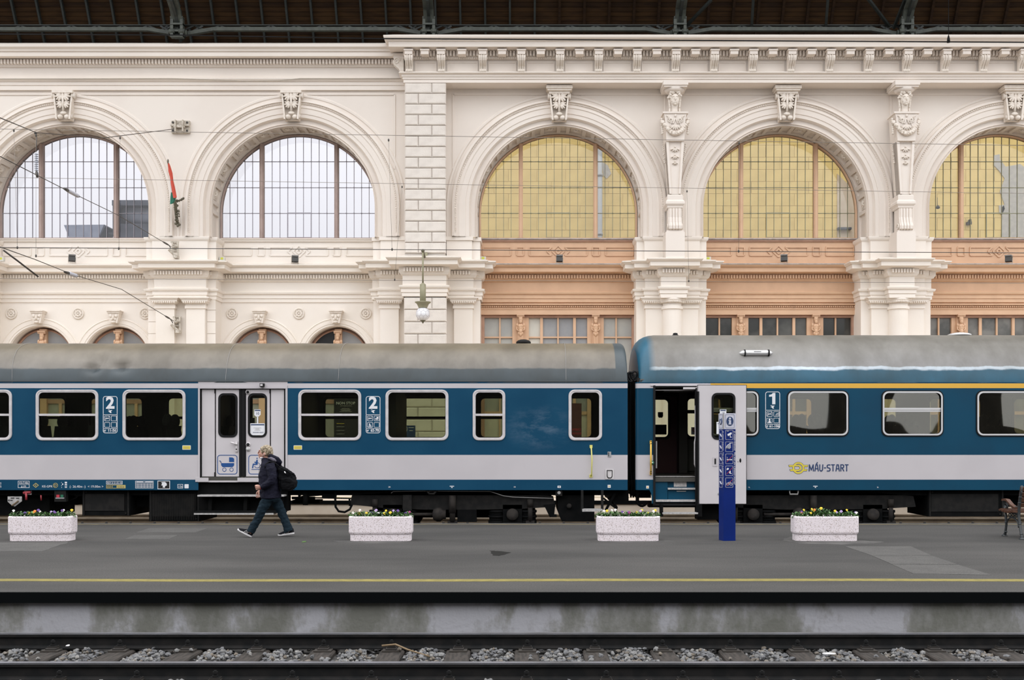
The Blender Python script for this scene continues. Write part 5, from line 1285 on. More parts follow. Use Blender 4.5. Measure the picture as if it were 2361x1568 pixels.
q = MB().mat('window_alu'); q.tube([(tx(544.5),DY-.05,tz(1024)),(tx(532),DY-.06,tz(1020))], .016, 8); q.box(tx(542),tx(547),DY-.03,DY,tz(1041.5),tz(1017.5)); q.tube([(tx(544.5),DY-.06,tz(1024)),(tx(544.5),DY,tz(1024))], .02, 8); q.mat('rubber').ball((tx(544.5),DY-.03,tz(1036)),(.012,.01,.02),8,6); q.build('door_handle', c1)
for y_, m_, nm in ((1025,'rubber','push_button'),(1035.5,'frosted','push_button')):
    q = MB().mat('window_alu'); q.lathe([(0,-.02),(.045,-.02),(.05,0)], (tx(571),DY,tz(y_)), 18, 'y'); q.mat(m_); q.lathe([(0,-.04),(.03,-.04),(.034,-.02)], (tx(571),DY,tz(y_)), 16, 'y'); q.build(nm, c1)
q = MB().mat('window_alu'); q.lathe([(0,-.015),(.05,-.015),(.05,0)], (tx(570.5),DY,tz(904)), 18, 'y'); q.mat('rubber'); q.lathe([(.018,-.02),(.03,-.02),(.03,-.014)], (tx(570.5),DY,tz(904)), 16, 'y'); q.build('door_light', c1)
q = MB().mat('under_grey'); q.box(tx(601),tx(610.5),TD-.09,TD,tz(892),tz(884.5)); q.mat('window_alu').box(tx(602.5),tx(608),TD-.1,TD-.09,tz(890.5),tz(886)); q.build('door_camera', c1)
# papers and fittings behind the door glass
q = MB().mat('paper'); yy = DY+.007
q.prism([(tx(585),tz(944)),(tx(599.5),tz(944)),(tx(599.5),tz(956)),(tx(595),tz(960.5)),(tx(589),tz(960.5)),(tx(585),tz(957))], yy, yy+.003); q.mat('decal_navy').box(tx(586),tx(599),yy-.002,yy,tz(947.5),tz(945)); p_ = q.build('coach_number_card', c1)
text('10', 'lettering', tx(592.3), yy-.002, tz(956), .075, 'decal_navy', p_)
q = MB().mat('paper'); q.box(tx(575.5),tx(610),yy,yy+.003,tz(1003.5),tz(976)); q.mat('decal_navy').box(tx(577),tx(608),yy-.002,yy,tz(980.5),tz(978)); p_ = q.build('route_sheet', c1)
for k, (w_, z_) in enumerate(((18,986.5),(9,989),(14,991.5))): MB().mat('flood_grey').box(tx(592)-w_*.0045,tx(592)+w_*.0045,yy-.002,yy,tz(z_+.6),tz(z_-.3)).build('print_line', p_)
text('BUDAPEST KELETI', 'lettering', tx(594), yy-.002, tz(998), .027, 'decal_navy', p_)
q = MB().mat('paper').box(tx(591),tx(594),yy,yy+.01,tz(976),tz(961)); q.build('tape', c1)
q = MB().mat('decal_red').box(tx(589),tx(606),24.9,25.3,tz(926),tz(916)); q.build('fire_extinguisher_box', c1)
q = MB().mat('paper').box(tx(533),tx(546),24.3,24.32,tz(1006),tz(960)); q.build('notice', c1)
# steps under the doors
q = MB().mat('step_metal'); q.box(tx(461),tx(659),22.62,22.9,tz(1144),tz(1140.5)); q.build('step_tread', c1)
q = MB().mat('step_metal'); q.box(tx(457),tx(638),22.5,22.8,tz(1184.5),tz(1181)); q.build('step_tread', c1)
q = MB().mat('under_black'); q.box(tx(455),tx(661),22.9,23.2,tz(1179),tz(1112)); q.box(tx(457),tx(662),22.52,22.8,tz(1181),tz(1177))
for p in (485, 566, 648): q.prism([(tx(p-4),tz(1180)),(tx(p+4),tz(1180)),(tx(p+6),tz(1142)),(tx(p-2),tz(1142))],22.75,22.9)
q.box(tx(457),tx(640),22.95,23.3,tz(1112),tz(1100)); q.build('step_frame', c1)
q = MB().mat('step_metal'); q.box(tx(1341),tx(1387),22.5,22.75,tz(1177.5),tz(1172)); q.build('step_tread', c1)
q = MB().mat('under_grey'); q.box(tx(1339),tx(1344),22.6,22.75,tz(1177),tz(1130)); q.box(tx(1385),tx(1390),22.6,22.75,tz(1177),tz(1130)); q.build('step_frame', c1)
# underframe
q = MB().mat('under_black'); q.box(L0,L1-.2,23.0,25.4,.86,1.15); q.build('underframe', c1)
def crate(px0, px1, py0, py1, y0=22.95, y1=24.2, m='under_black', name='equipment_box', trim=True):
    q = MB().mat(m); x0, x1, z0, z1 = tx(px0), tx(px1), tz(py1), tz(py0); q.box(x0,x1,y0,y1,z0,z1)
    if trim:
        q.mat('under_grey'); q.box(x0+.06,x1-.12,y0-.012,y0,z0+.1,z1-.08)
        for xx in (x0+.02,x1-.05): q.box(xx,xx+.03,y0-.02,y0,z0,z1)
        q.mat('under_rust'); q.box(x0+.07,x0+.1,y0-.016,y0,z1-.05,z1-.03); q.box(x1-.1,x1-.07,y0-.016,y0,z0+.04,z0+.06)
    return q.build(name, c1 if px0 < 1440 else c2)
crate(183,294,1131,1190); q = crate(338,457,1131,1203); crate(295,345,1131,1172,23.3,24.3,trim=False); crate(-70,95,1131,1192,23.2,24.5,trim=False); crate(95,150,1131,1168,23.4,24.5,trim=False)
v = MB().mat('under_grey')
for k in range(26): xx = tx(345+k*4); v.box(xx,xx+.012,22.925,22.95,tz(1200),tz(1140))
v.build('box_grille', c1)
q = MB().mat('step_metal'); q.prism([(tx(16.5),tz(1145)),(tx(49),tz(1145)),(tx(49),tz(1156)),(tx(33),tz(1168)),(tx(27),tz(1166)),(tx(16.5),tz(1157))], 22.82, 22.84); q.mat('stick'); q.bar((tx(27),22.81,tz(1166)),(tx(42),22.81,tz(1155)),.035,.02); q.mat('decal_black'); q.box(tx(24),tx(32),22.815,22.82,tz(1149.5),tz(1147.5)); q.box(tx(36),tx(43),22.815,22.82,tz(1150),tz(1148)); q.box(tx(18),tx(21),22.815,22.82,tz(1155),tz(1152)); q.box(tx(22.5),tx(28),22.815,22.82,tz(1155),tz(1153)); q.build('brake_lever_plate', c1)
q = MB().mat('window_alu'); q.box(tx(53),tx(69),22.86,22.88,tz(1141),tz(1132)); q.mat('red_valve'); q.tube([(tx(52),22.84,tz(1137)),(tx(69),22.84,tz(1135))],.03,8); q.tube([(tx(59),22.83,tz(1137)),(tx(59.5),22.82,tz(1153))],.022,8); q.build('brake_cock', c1)
q = MB().mat('red_valve'); q.tube([(tx(92.5),22.84,tz(1142)),(tx(93),22.84,tz(1154))],.014,6); q.build('brake_pull', c1)
q = MB().mat('under_grey'); q.box(tx(124),tx(150.5),22.83,22.95,tz(1157),tz(1131.5)); q.mat('decal_red').box(tx(129),tx(136),22.82,22.83,tz(1147),tz(1141)); q.mat('green_button').box(tx(138.5),tx(145),22.82,22.83,tz(1147),tz(1141)); q.mat('frosted_grey').box(tx(127),tx(147),22.822,22.83,tz(1150),tz(1147.5)); q.build('indicator_box', c1)
def hose(pts, r=.02, name='pipe'): MB().mat('under_black').tube([(tx(a),d,tz(y)) for a, y, d in pts], r, 6).build(name, c1)
hose([(772,1130,23),(770,1150,22.95),(771,1170,22.95),(778,1180,22.95),(792,1182,22.95),(803,1176,23),(808,1165,23)],.024,'brake_hose')
hose([(690,1146,23),(740,1142,23),(810,1140,23)],.016); hose([(690,1150,23.2),(760,1151,23.2),(812,1152,23.2)],.014); hose([(666,1150,23.1),(720,1150,23.1)],.03)
hose([(686,1131,23),(686,1149,23)],.03,'hanger'); hose([(700,1131,23),(700,1166,23)],.055,'hanger'); hose([(802,1150,23),(803,1168,23)],.02,'hanger')
hose([(160,1133,23),(166,1145,23),(176,1143,23),(184,1143,23)],.022); hose([(150,1156,23),(165,1150,23),(184,1135,23)],.012); hose([(156,1131,23.4),(150,1158,23.4)],.03,'hanger')
hose([(523,1170,23),(540,1172,23),(558,1170,23),(566,1166,23)],.03)
for bx in ((738,766,23.0,23.3,1151,1131),(655,720,23.6,24,1166,1158),(500,545,23.2,23.8,1177,1131),(860,1240,23.3,24.8,1142,1131)): MB().mat('under_black').box(tx(bx[0]),tx(bx[1]),bx[2],bx[3],tz(bx[4]),tz(bx[5])).build('equipment_box', c1)
bogie(c1, tx(1042), 0); bogie(c1, tx(1042)-19, 0)
q = MB().mat('under_grey'); q.box(tx(928),tx(948),22.88,23.0,tz(1178),tz(1142)); q.build('bogie_bracket', c1)
q = MB().mat('under_grey'); q.tube([(tx(984),22.86,tz(1131)),(tx(989),22.86,tz(1139)),(tx(1000),22.86,tz(1139)),(tx(1006),22.86,tz(1131))],.025,6); q.build('lifting_eye', c1)
q = MB().mat('flood_grey'); q.tube([(tx(900),22.93,tz(1138)),(tx(905),22.93,tz(1134)),(tx(960),22.93,tz(1133)),(tx(1130),22.93,tz(1134)),(tx(1160),22.93,tz(1144)),(tx(1182),22.93,tz(1147)),(tx(1275),22.93,tz(1150))],.009,5); q.build('brake_hose', c1)
q = MB().mat('under_black'); q.prism([(tx(1254),tz(1165)),(tx(1281),tz(1163)),(tx(1278),tz(1192)),(tx(1268),tz(1194))],22.95,23.1); q.box(tx(1270),tx(1284),22.9,23.1,tz(1193),tz(1188)); q.build('sand_pipe', c1)
q = MB().mat('under_black'); q.prism([(tx(1287),tz(1131)),(tx(1372),tz(1131)),(tx(1372),tz(1204)),(tx(1296),tz(1204)),(tx(1287),tz(1180))],23.0,24.6); q.mat('under_rust'); q.lathe([(0,-.06),(.05,-.06),(.055,.02)], (tx(1313),23.0,tz(1168)), 14, 'y'); q.build('water_tank', c1)
q = MB().mat('under_grey'); q.box(tx(1281),tx(1296.5),22.84,22.95,tz(1143.5),tz(1131)); q.mat('flood_grey'); q.lathe([(.02,-.02),(.035,-.02),(.035,0)], (tx(1289),22.84,tz(1136.5)), 14, 'y'); q.build('socket', c1)
MB().mat('under_black').bar((tx(1397),23,tz(1180)),(tx(1424),23,tz(1131)),.05,.05).build('strut', c1); MB().mat('under_black').bar((tx(1393),23,tz(1150)),(tx(1420),23,tz(1172)),.04,.04).build('strut', c1); q = MB().mat('under_black'); q.tube([(tx(1405),23.1,tz(1150)),(tx(1417),23.1,tz(1160)),(tx(1424),23.1,tz(1172)),(tx(1420),23.1,tz(1186))],.03,6); q.build('brake_hose', c1)
# handrail, small plates
q = MB().mat('handrail_yellow'); q.tube([(tx(1362.5),TD-.01,tz(1031)),(tx(1363),TD-.07,tz(1036)),(tx(1364.5),TD-.07,tz(1060)),(tx(1363.5),TD-.07,tz(1093)),(tx(1362.5),TD-.01,tz(1098))],.014,8); q.box(tx(1359.5),tx(1366),TD-.015,TD,tz(1033),tz(1026)); q.box(tx(1359),tx(1366),TD-.015,TD,tz(1101),tz(1094)); q.build('handrail', c1)
q = MB().mat('frosted_grey'); q.box(tx(1401),tx(1409),TD-.01,TD,tz(1053.5),tz(1041.5)); q.mat('rubber').box(tx(1402.5),tx(1404),TD-.014,TD-.01,tz(1052),tz(1043)); q.build('latch_plate', c1)
q = MB().mat('window_alu'); q.box(tx(1395.5),tx(1415),TD-.012,TD,tz(1105),tz(1082)); q.mat('rubber').ring([(tx(1399),tz(1084)),(tx(1412),tz(1084)),(tx(1412),tz(1099)),(tx(1409),tz(1103)),(tx(1402),tz(1103)),(tx(1399),tz(1099))],[(tx(1400.5),tz(1085.5)),(tx(1410.5),tz(1085.5)),(tx(1410.5),tz(1098)),(tx(1408),tz(1101)),(tx(1403),tz(1101)),(tx(1400.5),tz(1098))],TD-.018,TD-.01); q.build('socket_cover', c1)
for p in (420.5, 677):
    q = MB().mat('decal_white'); q.prism(rrect(tx(p),tx(p+19.5),tz(1037),tz(1027),.012), TD-.004, TD); q.mat('decal_yellow').box(tx(p+1),tx(p+18.5),TD-.006,TD-.004,tz(1035.8),tz(1028.2)); q.mat('decal_sand').box(tx(p+4),tx(p+15),TD-.007,TD-.006,tz(1032.3),tz(1030.3)); q.box(tx(p+3),tx(p+17),TD-.007,TD-.006,tz(1034.8),tz(1034)); q.build('yellow_sticker', c1)
# pictograms on the doors
def picto(parent, p0, p1, q0, q1, kind, y):
    b = MB().mat('decal_blue'); b.ring(rrect(tx(p0),tx(p1),tz(q1),tz(q0),.06), rrect(tx(p0)+.014,tx(p1)-.014,tz(q1)+.014,tz(q0)-.014,.046), y-.003, y)
    if kind == 'pram':
        b.prism([(tx(508.5),tz(1068)),(tx(538.5),tz(1068)),(tx(538.5),tz(1073)),(tx(535),tz(1077)),(tx(512),tz(1077)),(tx(508.5),tz(1073))], y-.003, y)
        b.prism([(tx(527),tz(1065.5)),(tx(538.5),tz(1065.5)),(tx(538.5),tz(1058)),(tx(535),tz(1055)),(tx(527),tz(1054.5))], y-.003, y)
        b.tube([(tx(504.5),y-.002,tz(1062.5)),(tx(507),y-.002,tz(1063)),(tx(508.5),y-.002,tz(1067))], .008, 5)
        for p in (516, 532.5): b.ring([(tx(p)+.042*math.cos(2*PI*k/20), tz(1083)+.042*math.sin(2*PI*k/20)) for k in range(20)],[(tx(p)+.032*math.cos(2*PI*k/20), tz(1083)+.032*math.sin(2*PI*k/20)) for k in range(20)], y-.003, y)
    else:
        c = lambda u, v: (tx(530+u/6.533), tz(1010+v/6.533))
        b.lathe([(0,-.003),(.014,-.003),(.014,0)], (c(402,305)[0], y, c(402,305)[1]), 12, 'y')
        b.prism([c(392,328),c(412,328),c(412,395),c(404,405),c(352,405),c(342,455),c(325,455),c(338,386),c(380,386),c(380,374),c(360,372),c(362,358),c(386,358)], y-.003, y)
        cx_, cz_ = c(404,410); n = 18
        a0 = [PI*1.0+.2+ (PI*1.45)*k/n for k in range(n+1)]
        b.tube([(cx_+.056*math.cos(t), y-.002, cz_+.056*math.sin(t)) for t in a0], .005, 5)
        b.box(c(318,475)[0], c(495,475)[0], y-.003, y, c(0,478)[1], c(0,470)[1])
    return b.build('pram_sign' if kind == 'pram' else 'wheelchair_sign', parent)
picto(c1, 499.5, 546, 1049, 1094, 'pram', DY); picto(c1, 571.5, 617.5, 1049, 1094, 'chair', DY)
class_panel(c1, 237.5, 271, 913.5, 999, '2', '11-56', ['smoke',None,None,None]); class_panel(c1, 843.5, 877, 913.5, 999, '2', '65-78', ['smoke','pram','chair',None])
# the lettering strip along the solebar
def tl(body, px, py, h, m='decal_white', sx=1.0): return text(body, 'lettering', tx(px), TD-.003, tz(py), h*1.12, m, c1, sx=sx)
def frame_d(px0, px1, py0, py1, m='decal_white', t=.008, fill=None):
    b = MB().mat(m); x0, x1, z0, z1 = tx(px0), tx(px1), tz(py1), tz(py0); b.ring([(x0,z0),(x1,z0),(x1,z1),(x0,z1)],[(x0+t,z0+t),(x1-t,z0+t),(x1-t,z1-t),(x0+t,z1-t)],TD-.004,TD)
    if fill: b.mat(fill).box(x0+t,x1-t,TD-.003,TD,z0+t,z1-t)
    return b
k_ = .0095
tl('S', 2, 1117, .055); tl('S', 2, 1124, .055)
b = frame_d(41.5,68,1109,1125); b.box(tx(41.5),tx(68),TD-.004,TD,tz(1117.4),tz(1116.8)); b.box(tx(54.5),tx(55.2),TD-.004,TD,tz(1117),tz(1109)); b.build('weight_table', c1)
tl('43t', 48.3, 1116, .055); tl('48t', 61.3, 1116, .055); tl('61Pl', 54.5, 1124.2, .055)
q = MB().mat('decal_sand'); O = [(tx(75.5),tz(1119)),(tx(82.5),tz(1113.5)),(tx(89.5),tz(1119)),(tx(82.5),tz(1124.7))]; I = [(tx(77.3),tz(1119)),(tx(82.5),tz(1115)),(tx(87.7),tz(1119)),(tx(82.5),tz(1123.2))]; q.ring(O,I,TD-.004,TD); q.build('diamond_mark', c1); tl('R', 82.5, 1121.3, .05, 'decal_sand')
tl('KE-GPR', 109, 1124, .058); tl('D', 128, 1122, .065, 'decal_sand')
q = MB().mat('decal_sand'); q.ring([(tx(128)+.05*math.cos(2*PI*k/24),tz(1119.3)+.05*math.sin(2*PI*k/24)) for k in range(24)],[(tx(128)+.042*math.cos(2*PI*k/24),tz(1119.3)+.042*math.sin(2*PI*k/24)) for k in range(24)],TD-.004,TD); q.build('ring_mark', c1)
q = MB().mat('decal_white')
for (a, y, w_, h) in ((142,1112.5,1.2,1.4),(144.5,1116.5,3,3),(142,1120,1.2,1.4),(142.3,1124,1.2,1.4),(152,1113,5,4),(152,1118,5.5,2.6),(152,1122,5.5,1.4),(152,1124.3,5,1.2)): q.box(tx(a-w_/2),tx(a+w_/2),TD-.003,TD,tz(y+h/2),tz(y-h/2))
q.build('small_marks', c1)
tl('(- 26.40m -)', 179, 1124.5, .062); tl('< 19.00m >', 220.5, 1124.5, .062)
b = frame_d(245,282.5,1109,1116.8); b.build('revision_plate', c1); tl('REV SI 21.02.18', 263.8, 1115.4, .05, sx=.84)
b = frame_d(245,289.5,1118.3,1126,'decal_sand'); b.mat('decal_sand').box(tx(259),tx(259.7),TD-.004,TD,tz(1126),tz(1118.3)); b.box(tx(269),tx(289),TD-.003,TD,tz(1125.2),tz(1119.2)); b.build('revision_plate', c1); tl('KREV', 252.3, 1124.6, .048, 'decal_sand', .8); text('21.02.22', 'lettering', tx(279), TD-.005, tz(1124.4), .045, 'coach_blue', c1, sx=.9)
b = frame_d(312,354,1109,1126)
for y in (1112.5,1114.8,1117,1119.3,1121.5,1123.7): b.box(tx(312),tx(354),TD-.004,TD,tz(y+.35),tz(y-.35))
for p in (318,326,333,340,347): b.box(tx(p-.3),tx(p+.3),TD-.004,TD,tz(1126),tz(1114.8))
b.box(tx(315),tx(330),TD-.004,TD,tz(1111.6),tz(1110.4)); b.box(tx(335),tx(352),TD-.004,TD,tz(1111.6),tz(1110.4)); b.build('load_table', c1)
b = frame_d(363.3,392,1108.5,1128,'decal_white',.012,'decal_black'); b.mat('decal_white').prism([(tx(372),tz(1112)),(tx(380),tz(1111)),(tx(384),tz(1114)),(tx(385),tz(1119)),(tx(381),tz(1121)),(tx(380),tz(1125)),(tx(375),tz(1124)),(tx(376),tz(1120)),(tx(372),tz(1119)),(tx(374),tz(1115))],TD-.006,TD-.002); b.build('black_plate', c1)
b = frame_d(409.5,422,1116.3,1126); b.build('weight_plate', c1); tl('15t', 416, 1124.3, .06)
q = MB().mat('decal_white'); q.prism(rrect(tx(425.5),tx(435),tz(1126),tz(1116.5),.01), TD-.004, TD); q.build('white_plate', c1)
tl('2R', 898, 1124.6, .04); tl('1R', 1186.5, 1124.6, .04)
def weighmark(parent, p):
    q = MB().mat('decal_white'); q.box(tx(p-5),tx(p+5),TD-.003,TD,tz(1122),tz(1120.3)); q.prism([(tx(p-2.2),tz(1125)),(tx(p+2.2),tz(1125)),(tx(p),tz(1122.2))],TD-.003,TD); q.build('jacking_mark', parent)
weighmark(c1, 1042)
q = MB().mat('decal_white'); q.box(tx(1285.5),tx(1293),TD-.003,TD,tz(1125),tz(1120)); q.mat('decal_black').box(tx(1288),tx(1290.5),TD-.004,TD-.003,tz(1123.5),tz(1121.5)); q.build('white_plate', c1)
q = MB().mat('decal_white'); q.box(tx(1401),tx(1408),TD-.004,TD,tz(1124.8),tz(1118)); q.mat('decal_sand').box(tx(1403),tx(1406),TD-.005,TD-.004,tz(1123),tz(1120)); q.build('white_plate', c1)
# shop notices standing on the far platform, seen through the coach windows
# ---------------------------------------------------------------- coach 2, first class, with its plug door slid open
c2 = thing('passenger_coach', 'blue first class coach with yellow cantrail stripe and open door', 'coach', (15,24.2,0))
E0, E1 = tx(1477), 28.6
W2 = [(1632,1750.5,True),(1814,1957,False),(2032,2175,True),(2250,2393,False),(2468,2611,True)]
WZ2 = (tz(1006.5), tz(900)); H2 = [(tx(a)+.04, tx(b_)-.04, WZ2[0]+.04, WZ2[1]-.04) for a, b_, s in W2]
OD = (tx(1508), tx(1606), tz(1162), tz(890))
def paint2(x, z):
    if z < ZG: return 'coach_blue_first'
    if z < ZM: return 'coach_grey'
    if z < ZS0: return 'coach_blue_first'
    if z < ZS1: return 'coach_grey' if x < tx(1638) else 'coach_yellow'
    return 'coach_blue_first'
b = MB(); cells(b, [E0,E1,tx(1500),tx(1610),tx(1638)], [ZB,ZG,ZM,ZS0,ZS1,tz(881)], H2+[OD], TD, paint2)
# rounded body corner and the deeper skirt by the door
for (z0, z1, m_) in ((ZB,ZG,'coach_blue_first'),(ZG,ZM,'coach_grey'),(ZM,ZS0,'coach_blue_first'),(ZS0,ZS1,'coach_grey'),(ZS1,tz(881),'coach_blue_first')):
    b.mat(m_); xx = E0+(.06 if z1 <= ZG+.001 else 0)
    P = [(E0-.0,TD)]+[(E0-.10*math.sin(t), TD+.10*(1-math.cos(t))) for t in [PI/2*i/6 for i in range(1,7)]]
    for (a,c),(d,e) in zip(P,P[1:]): b.quad((a,c,z0),(d,e,z0),(d,e,z1),(a,c,z1))
b.mat('coach_blue_first'); b.prism([(tx(1497),tz(1129)),(tx(1509),tz(1129)),(tx(1509),tz(1161)),(tx(1503),tz(1161)),(tx(1503),tz(1146)),(tx(1501),tz(1137))],TD-.003,TD+.05)
b.mat('coach_grey').box(tx(1500),tx(1608),TD-.02,TD+.02,tz(890),tz(887.5))
b.build('body_side', c2, fix=False)
FAR2 = [(h[0],h[1],h[2]+.02,h[3]-.02) for h in H2]+[(tx(1380),tx(1500),WZ2[0]+.05,WZ2[1]-.05)]
FD = (tx(1512),tx(1612),tz(1000),tz(905)) 
farh = FAR2[1:5]+[(2.80,3.32,2.06,2.97),(3.73,4.55,2.08,2.99)]
b = MB(); cells(b, [E0,E1], [ZB,3.22], farh, TB, lambda a, c: 'coach_blue_first'); b.build('body_side', c2, fix=False)
for i, (a, b_, s) in enumerate(W2):
    far_ok = i > 0
    coach_window(c2, tx(a), tx(b_), WZ2[0], WZ2[1], TD, .02, tz(944) if s else None, 'rubber')
    if not far_ok: continue
    x0, x1, z0, z1 = tx(a)+.04, tx(b_)-.04, WZ2[0]+.06, WZ2[1]-.06; q = MB().mat('rubber'); q.ring(rrect(x0-.03,x1+.03,z0-.03,z1+.03,.1), rrect(x0+.02,x1-.02,z0+.02,z1-.02,.09), TB-.08, TB-.05); q.build('window_frame', c2)
    MB().mat('coach_glass').prism(rrect(x0,x1,z0,z1,.1), TB-.01, TB-.002).build('pane', c2)
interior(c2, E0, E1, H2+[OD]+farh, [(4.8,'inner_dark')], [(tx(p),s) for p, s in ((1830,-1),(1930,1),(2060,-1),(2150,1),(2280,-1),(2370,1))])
# vestibule behind the open door
fx = farh[-2]
q = MB().mat('inner_red'); cells(q, [fx[0]-.2,fx[1]+.18], [1.2,3.2], [(fx[0],fx[1],fx[2],fx[3])], TB-.10, lambda a, c: 'inner_red'); q.mat('rubber'); q.ring(rrect(fx[0]-.03,fx[1]+.03,fx[2]-.03,fx[3]+.03,.1),rrect(fx[0]+.025,fx[1]-.025,fx[2]+.025,fx[3]-.025,.09),TB-.13,TB-.10); q.build('far_door', c2)
q = MB().mat('coach_glass'); q.prism(rrect(fx[0]+.01,fx[1]-.01,fx[2]+.01,fx[3]-.01,.08),TB-.11,TB-.105); q.build('pane', c2)
q = MB().mat('rubber'); yy = TB-.13; xx = 3.12; q.prism([(xx-.06,2.66),(xx+.06,2.66),(xx+.06,2.57),(xx+.04,2.53),(xx-.04,2.53),(xx-.06,2.57)],yy,yy+.01); q.build('notice', c2)
q = MB().mat('rubber').box(2.9,3.26,yy,yy+.01,2.14,2.37); q.build('notice', c2)
q = MB().mat('inner_dark'); q.box(3.5,3.69,TB-.5,TB-.06,1.26,3.2); q.build('cabinet', c2)
q = MB().mat('inner_grey'); cells(q, [3.7,4.7],[1.30,2.03],[],TB-.12,lambda a,c:'inner_grey'); q.build('vestibule_panel', c2)
wx = farh[-1]; q = MB().mat('rubber'); q.ring(rrect(wx[0]-.05,wx[1]+.05,wx[2]-.05,wx[3]+.05,.1),rrect(wx[0]+.02,wx[1]-.02,wx[2]+.02,wx[3]-.02,.09),TB-.13,TB-.05); q.box(wx[0],wx[1],TB-.13,TB-.05,2.63,2.71); q.build('window_frame', c2); MB().mat('coach_glass').prism(rrect(wx[0],wx[1],wx[2],wx[3],.1),TB-.03,TB-.025).build('pane', c2)
q = MB().mat('paper'); q.box(3.83,4.0,TB-.14,TB-.135,2.14,2.31); q.mat('decal_red'); q.ring([(3.905+.045*math.cos(2*PI*k/18),2.25+.045*math.sin(2*PI*k/18)) for k in range(18)],[(3.905+.033*math.cos(2*PI*k/18),2.25+.033*math.sin(2*PI*k/18)) for k in range(18)],TB-.15,TB-.14); q.bar((3.88,TB-.145,2.28),(3.93,TB-.145,2.22),.01,.005); q.build('no_smoking_sign', c2)
# door frame, steps
q = MB().mat('rubber'); q.box(tx(1506),tx(1511),TD-.02,TD+.1,tz(1163),tz(889)); q.box(tx(1603),tx(1607),TD-.03,TD+.1,tz(1163),tz(895)); q.box(tx(1506),tx(1607),TD-.01,TD+.1,tz(1166),tz(1161)); q.box(tx(1506),tx(1606),TD-.01,TD+.2,tz(893),tz(889)); q.build('door_frame', c2)
q = MB().mat('window_alu'); q.box(tx(1575),tx(1606),TD-.03,TD+.02,tz(897.5),tz(893)); q.box(tx(1512),tx(1606),TD+.1,TD+.14,tz(900),tz(898)); q.build('door_track', c2)
q = MB().mat('coach_blue_first'); q.box(tx(1511),tx(1604),TD+.1,TD+.14,tz(1160),tz(1100)); q.box(tx(1511),tx(1540),TD+.05,TD+.12,tz(1156),tz(1101)); q.box(tx(1541),tx(1604),TD+.06,TD+.12,tz(1156),tz(1130)); q.build('step_riser', c2)
q = MB().mat('step_metal'); q.box(tx(1511),tx(1604),TD+.02,TD+.5,tz(1101),tz(1099)); q.build('step_tread', c2)
q = MB().mat('step_metal'); q.box(tx(1540),tx(1603.5),TD-.0,TD+.12,tz(1129),tz(1125)); q.build('step_tread', c2)
q = MB().mat('step_metal'); q.box(tx(1512),tx(1604),TD-.02,TD+.12,tz(1157),tz(1152)); q.build('step_tread', c2)
q = MB().mat('step_metal'); q.box(tx(1555),tx(1584.5),TD+.09,TD+.1,tz(1123),tz(1111)); q.build('kick_plate', c2)
q = MB().mat('flood_grey'); q.box(tx(1561),tx(1582.5),TD+.05,TD+.06,tz(1134),tz(1132)); q.build('step_handle', c2)
q = MB().mat('step_metal'); q.box(tx(1525),tx(1606),22.6,22.8,tz(1184),tz(1180.5)); q.mat('under_black').box(tx(1521),tx(1527),22.65,22.85,tz(1190),tz(1162)); q.box(tx(1604),tx(1616),22.65,22.85,tz(1190),tz(1162)); q.box(tx(1500),tx(1700),23.1,23.4,tz(1172),tz(1160)); q.build('lower_step', c2)
q = MB().mat('window_alu'); q.tube([(tx(1605),TD+.05,tz(931)),(tx(1603.5),TD+.02,tz(938)),(tx(1603.5),TD+.0,tz(1010)),(tx(1601.5),TD,tz(1020)),(tx(1601.5),TD,tz(1070)),(tx(1606),TD+.05,tz(1082))],.014,8); q.build('grab_pole', c2)
q = MB().mat('flood_grey'); q.box(tx(1513.5),tx(1516.5),TD+.1,TD+.15,tz(1080),tz(1017)); q.build('grab_rail', c2)
# the slid-open door leaf, standing proud of the side
PX0, PX1 = tx(1606), tx(1719); py = TD-.115; dw = (tx(1638.5), tx(1693), tz(1014), tz(906.5))
d_ = leaf_door(c2, PX0, PX1, tz(1162), tz(888), py, dw, 'door_grey', 'sliding_door', .05)
q = MB().mat('rubber'); q.box(PX0,PX0+.035,py-.012,py+.06,tz(1162),tz(903)); q.build('door_seal', d_)
q = MB().mat('coach_grey'); q.prism(rrect(tx(1641),tx(1652),tz(1075),tz(1053.5),.01),py-.008,py); q.mat('rubber').box(tx(1645),tx(1648.5),py-.012,py-.008,tz(1070),tz(1057)); q.build('door_handle', d_)
q = MB().mat('rubber'); q.ball((tx(1704.5),py,tz(1061.5)),(.02,.014,.045),10,7); q.mat('flood_grey').ball((tx(1699),py,tz(1064)),(.012,.01,.012),8,6); q.build('door_lock', d_)
q = MB().mat('flood_grey'); q.lathe([(.02,-.01),(.03,-.01),(.03,0)], (tx(1656),py,tz(1138)), 14, 'y'); q.build('door_rivet', d_)
q = MB().mat('paper'); q.prism([(tx(1657.5),tz(944.5)),(tx(1672.5),tz(944.5)),(tx(1672.5),tz(959)),(tx(1657.5),tz(959))],py+.006,py+.009); q.mat('decal_navy').box(tx(1659),tx(1671),py+.004,py+.006,tz(948),tz(945.5)); p_ = q.build('coach_number_card', c2); text('10', 'lettering', tx(1665), py+.003, tz(955.5), .06, 'decal_navy', p_)
q = MB().mat('paper').box(tx(1650),tx(1680),py+.006,py+.009,tz(1001),tz(973)); q.mat('decal_navy').box(tx(1653),tx(1660),py+.004,py+.006,tz(978),tz(975.5)); q.build('route_sheet', c2)
roof(c2, E0-.02, E1, 4.305, 'roof_first', 'coach_blue_first', .42, 0, (), 120)
q = MB().mat('coach_blue_first')
EW = MB().mat('under_rust'); EW.box(E0-.06,E0+.0,TD+.10,TB-.05,1.0,3.3); EW.build('end_wall', c2)
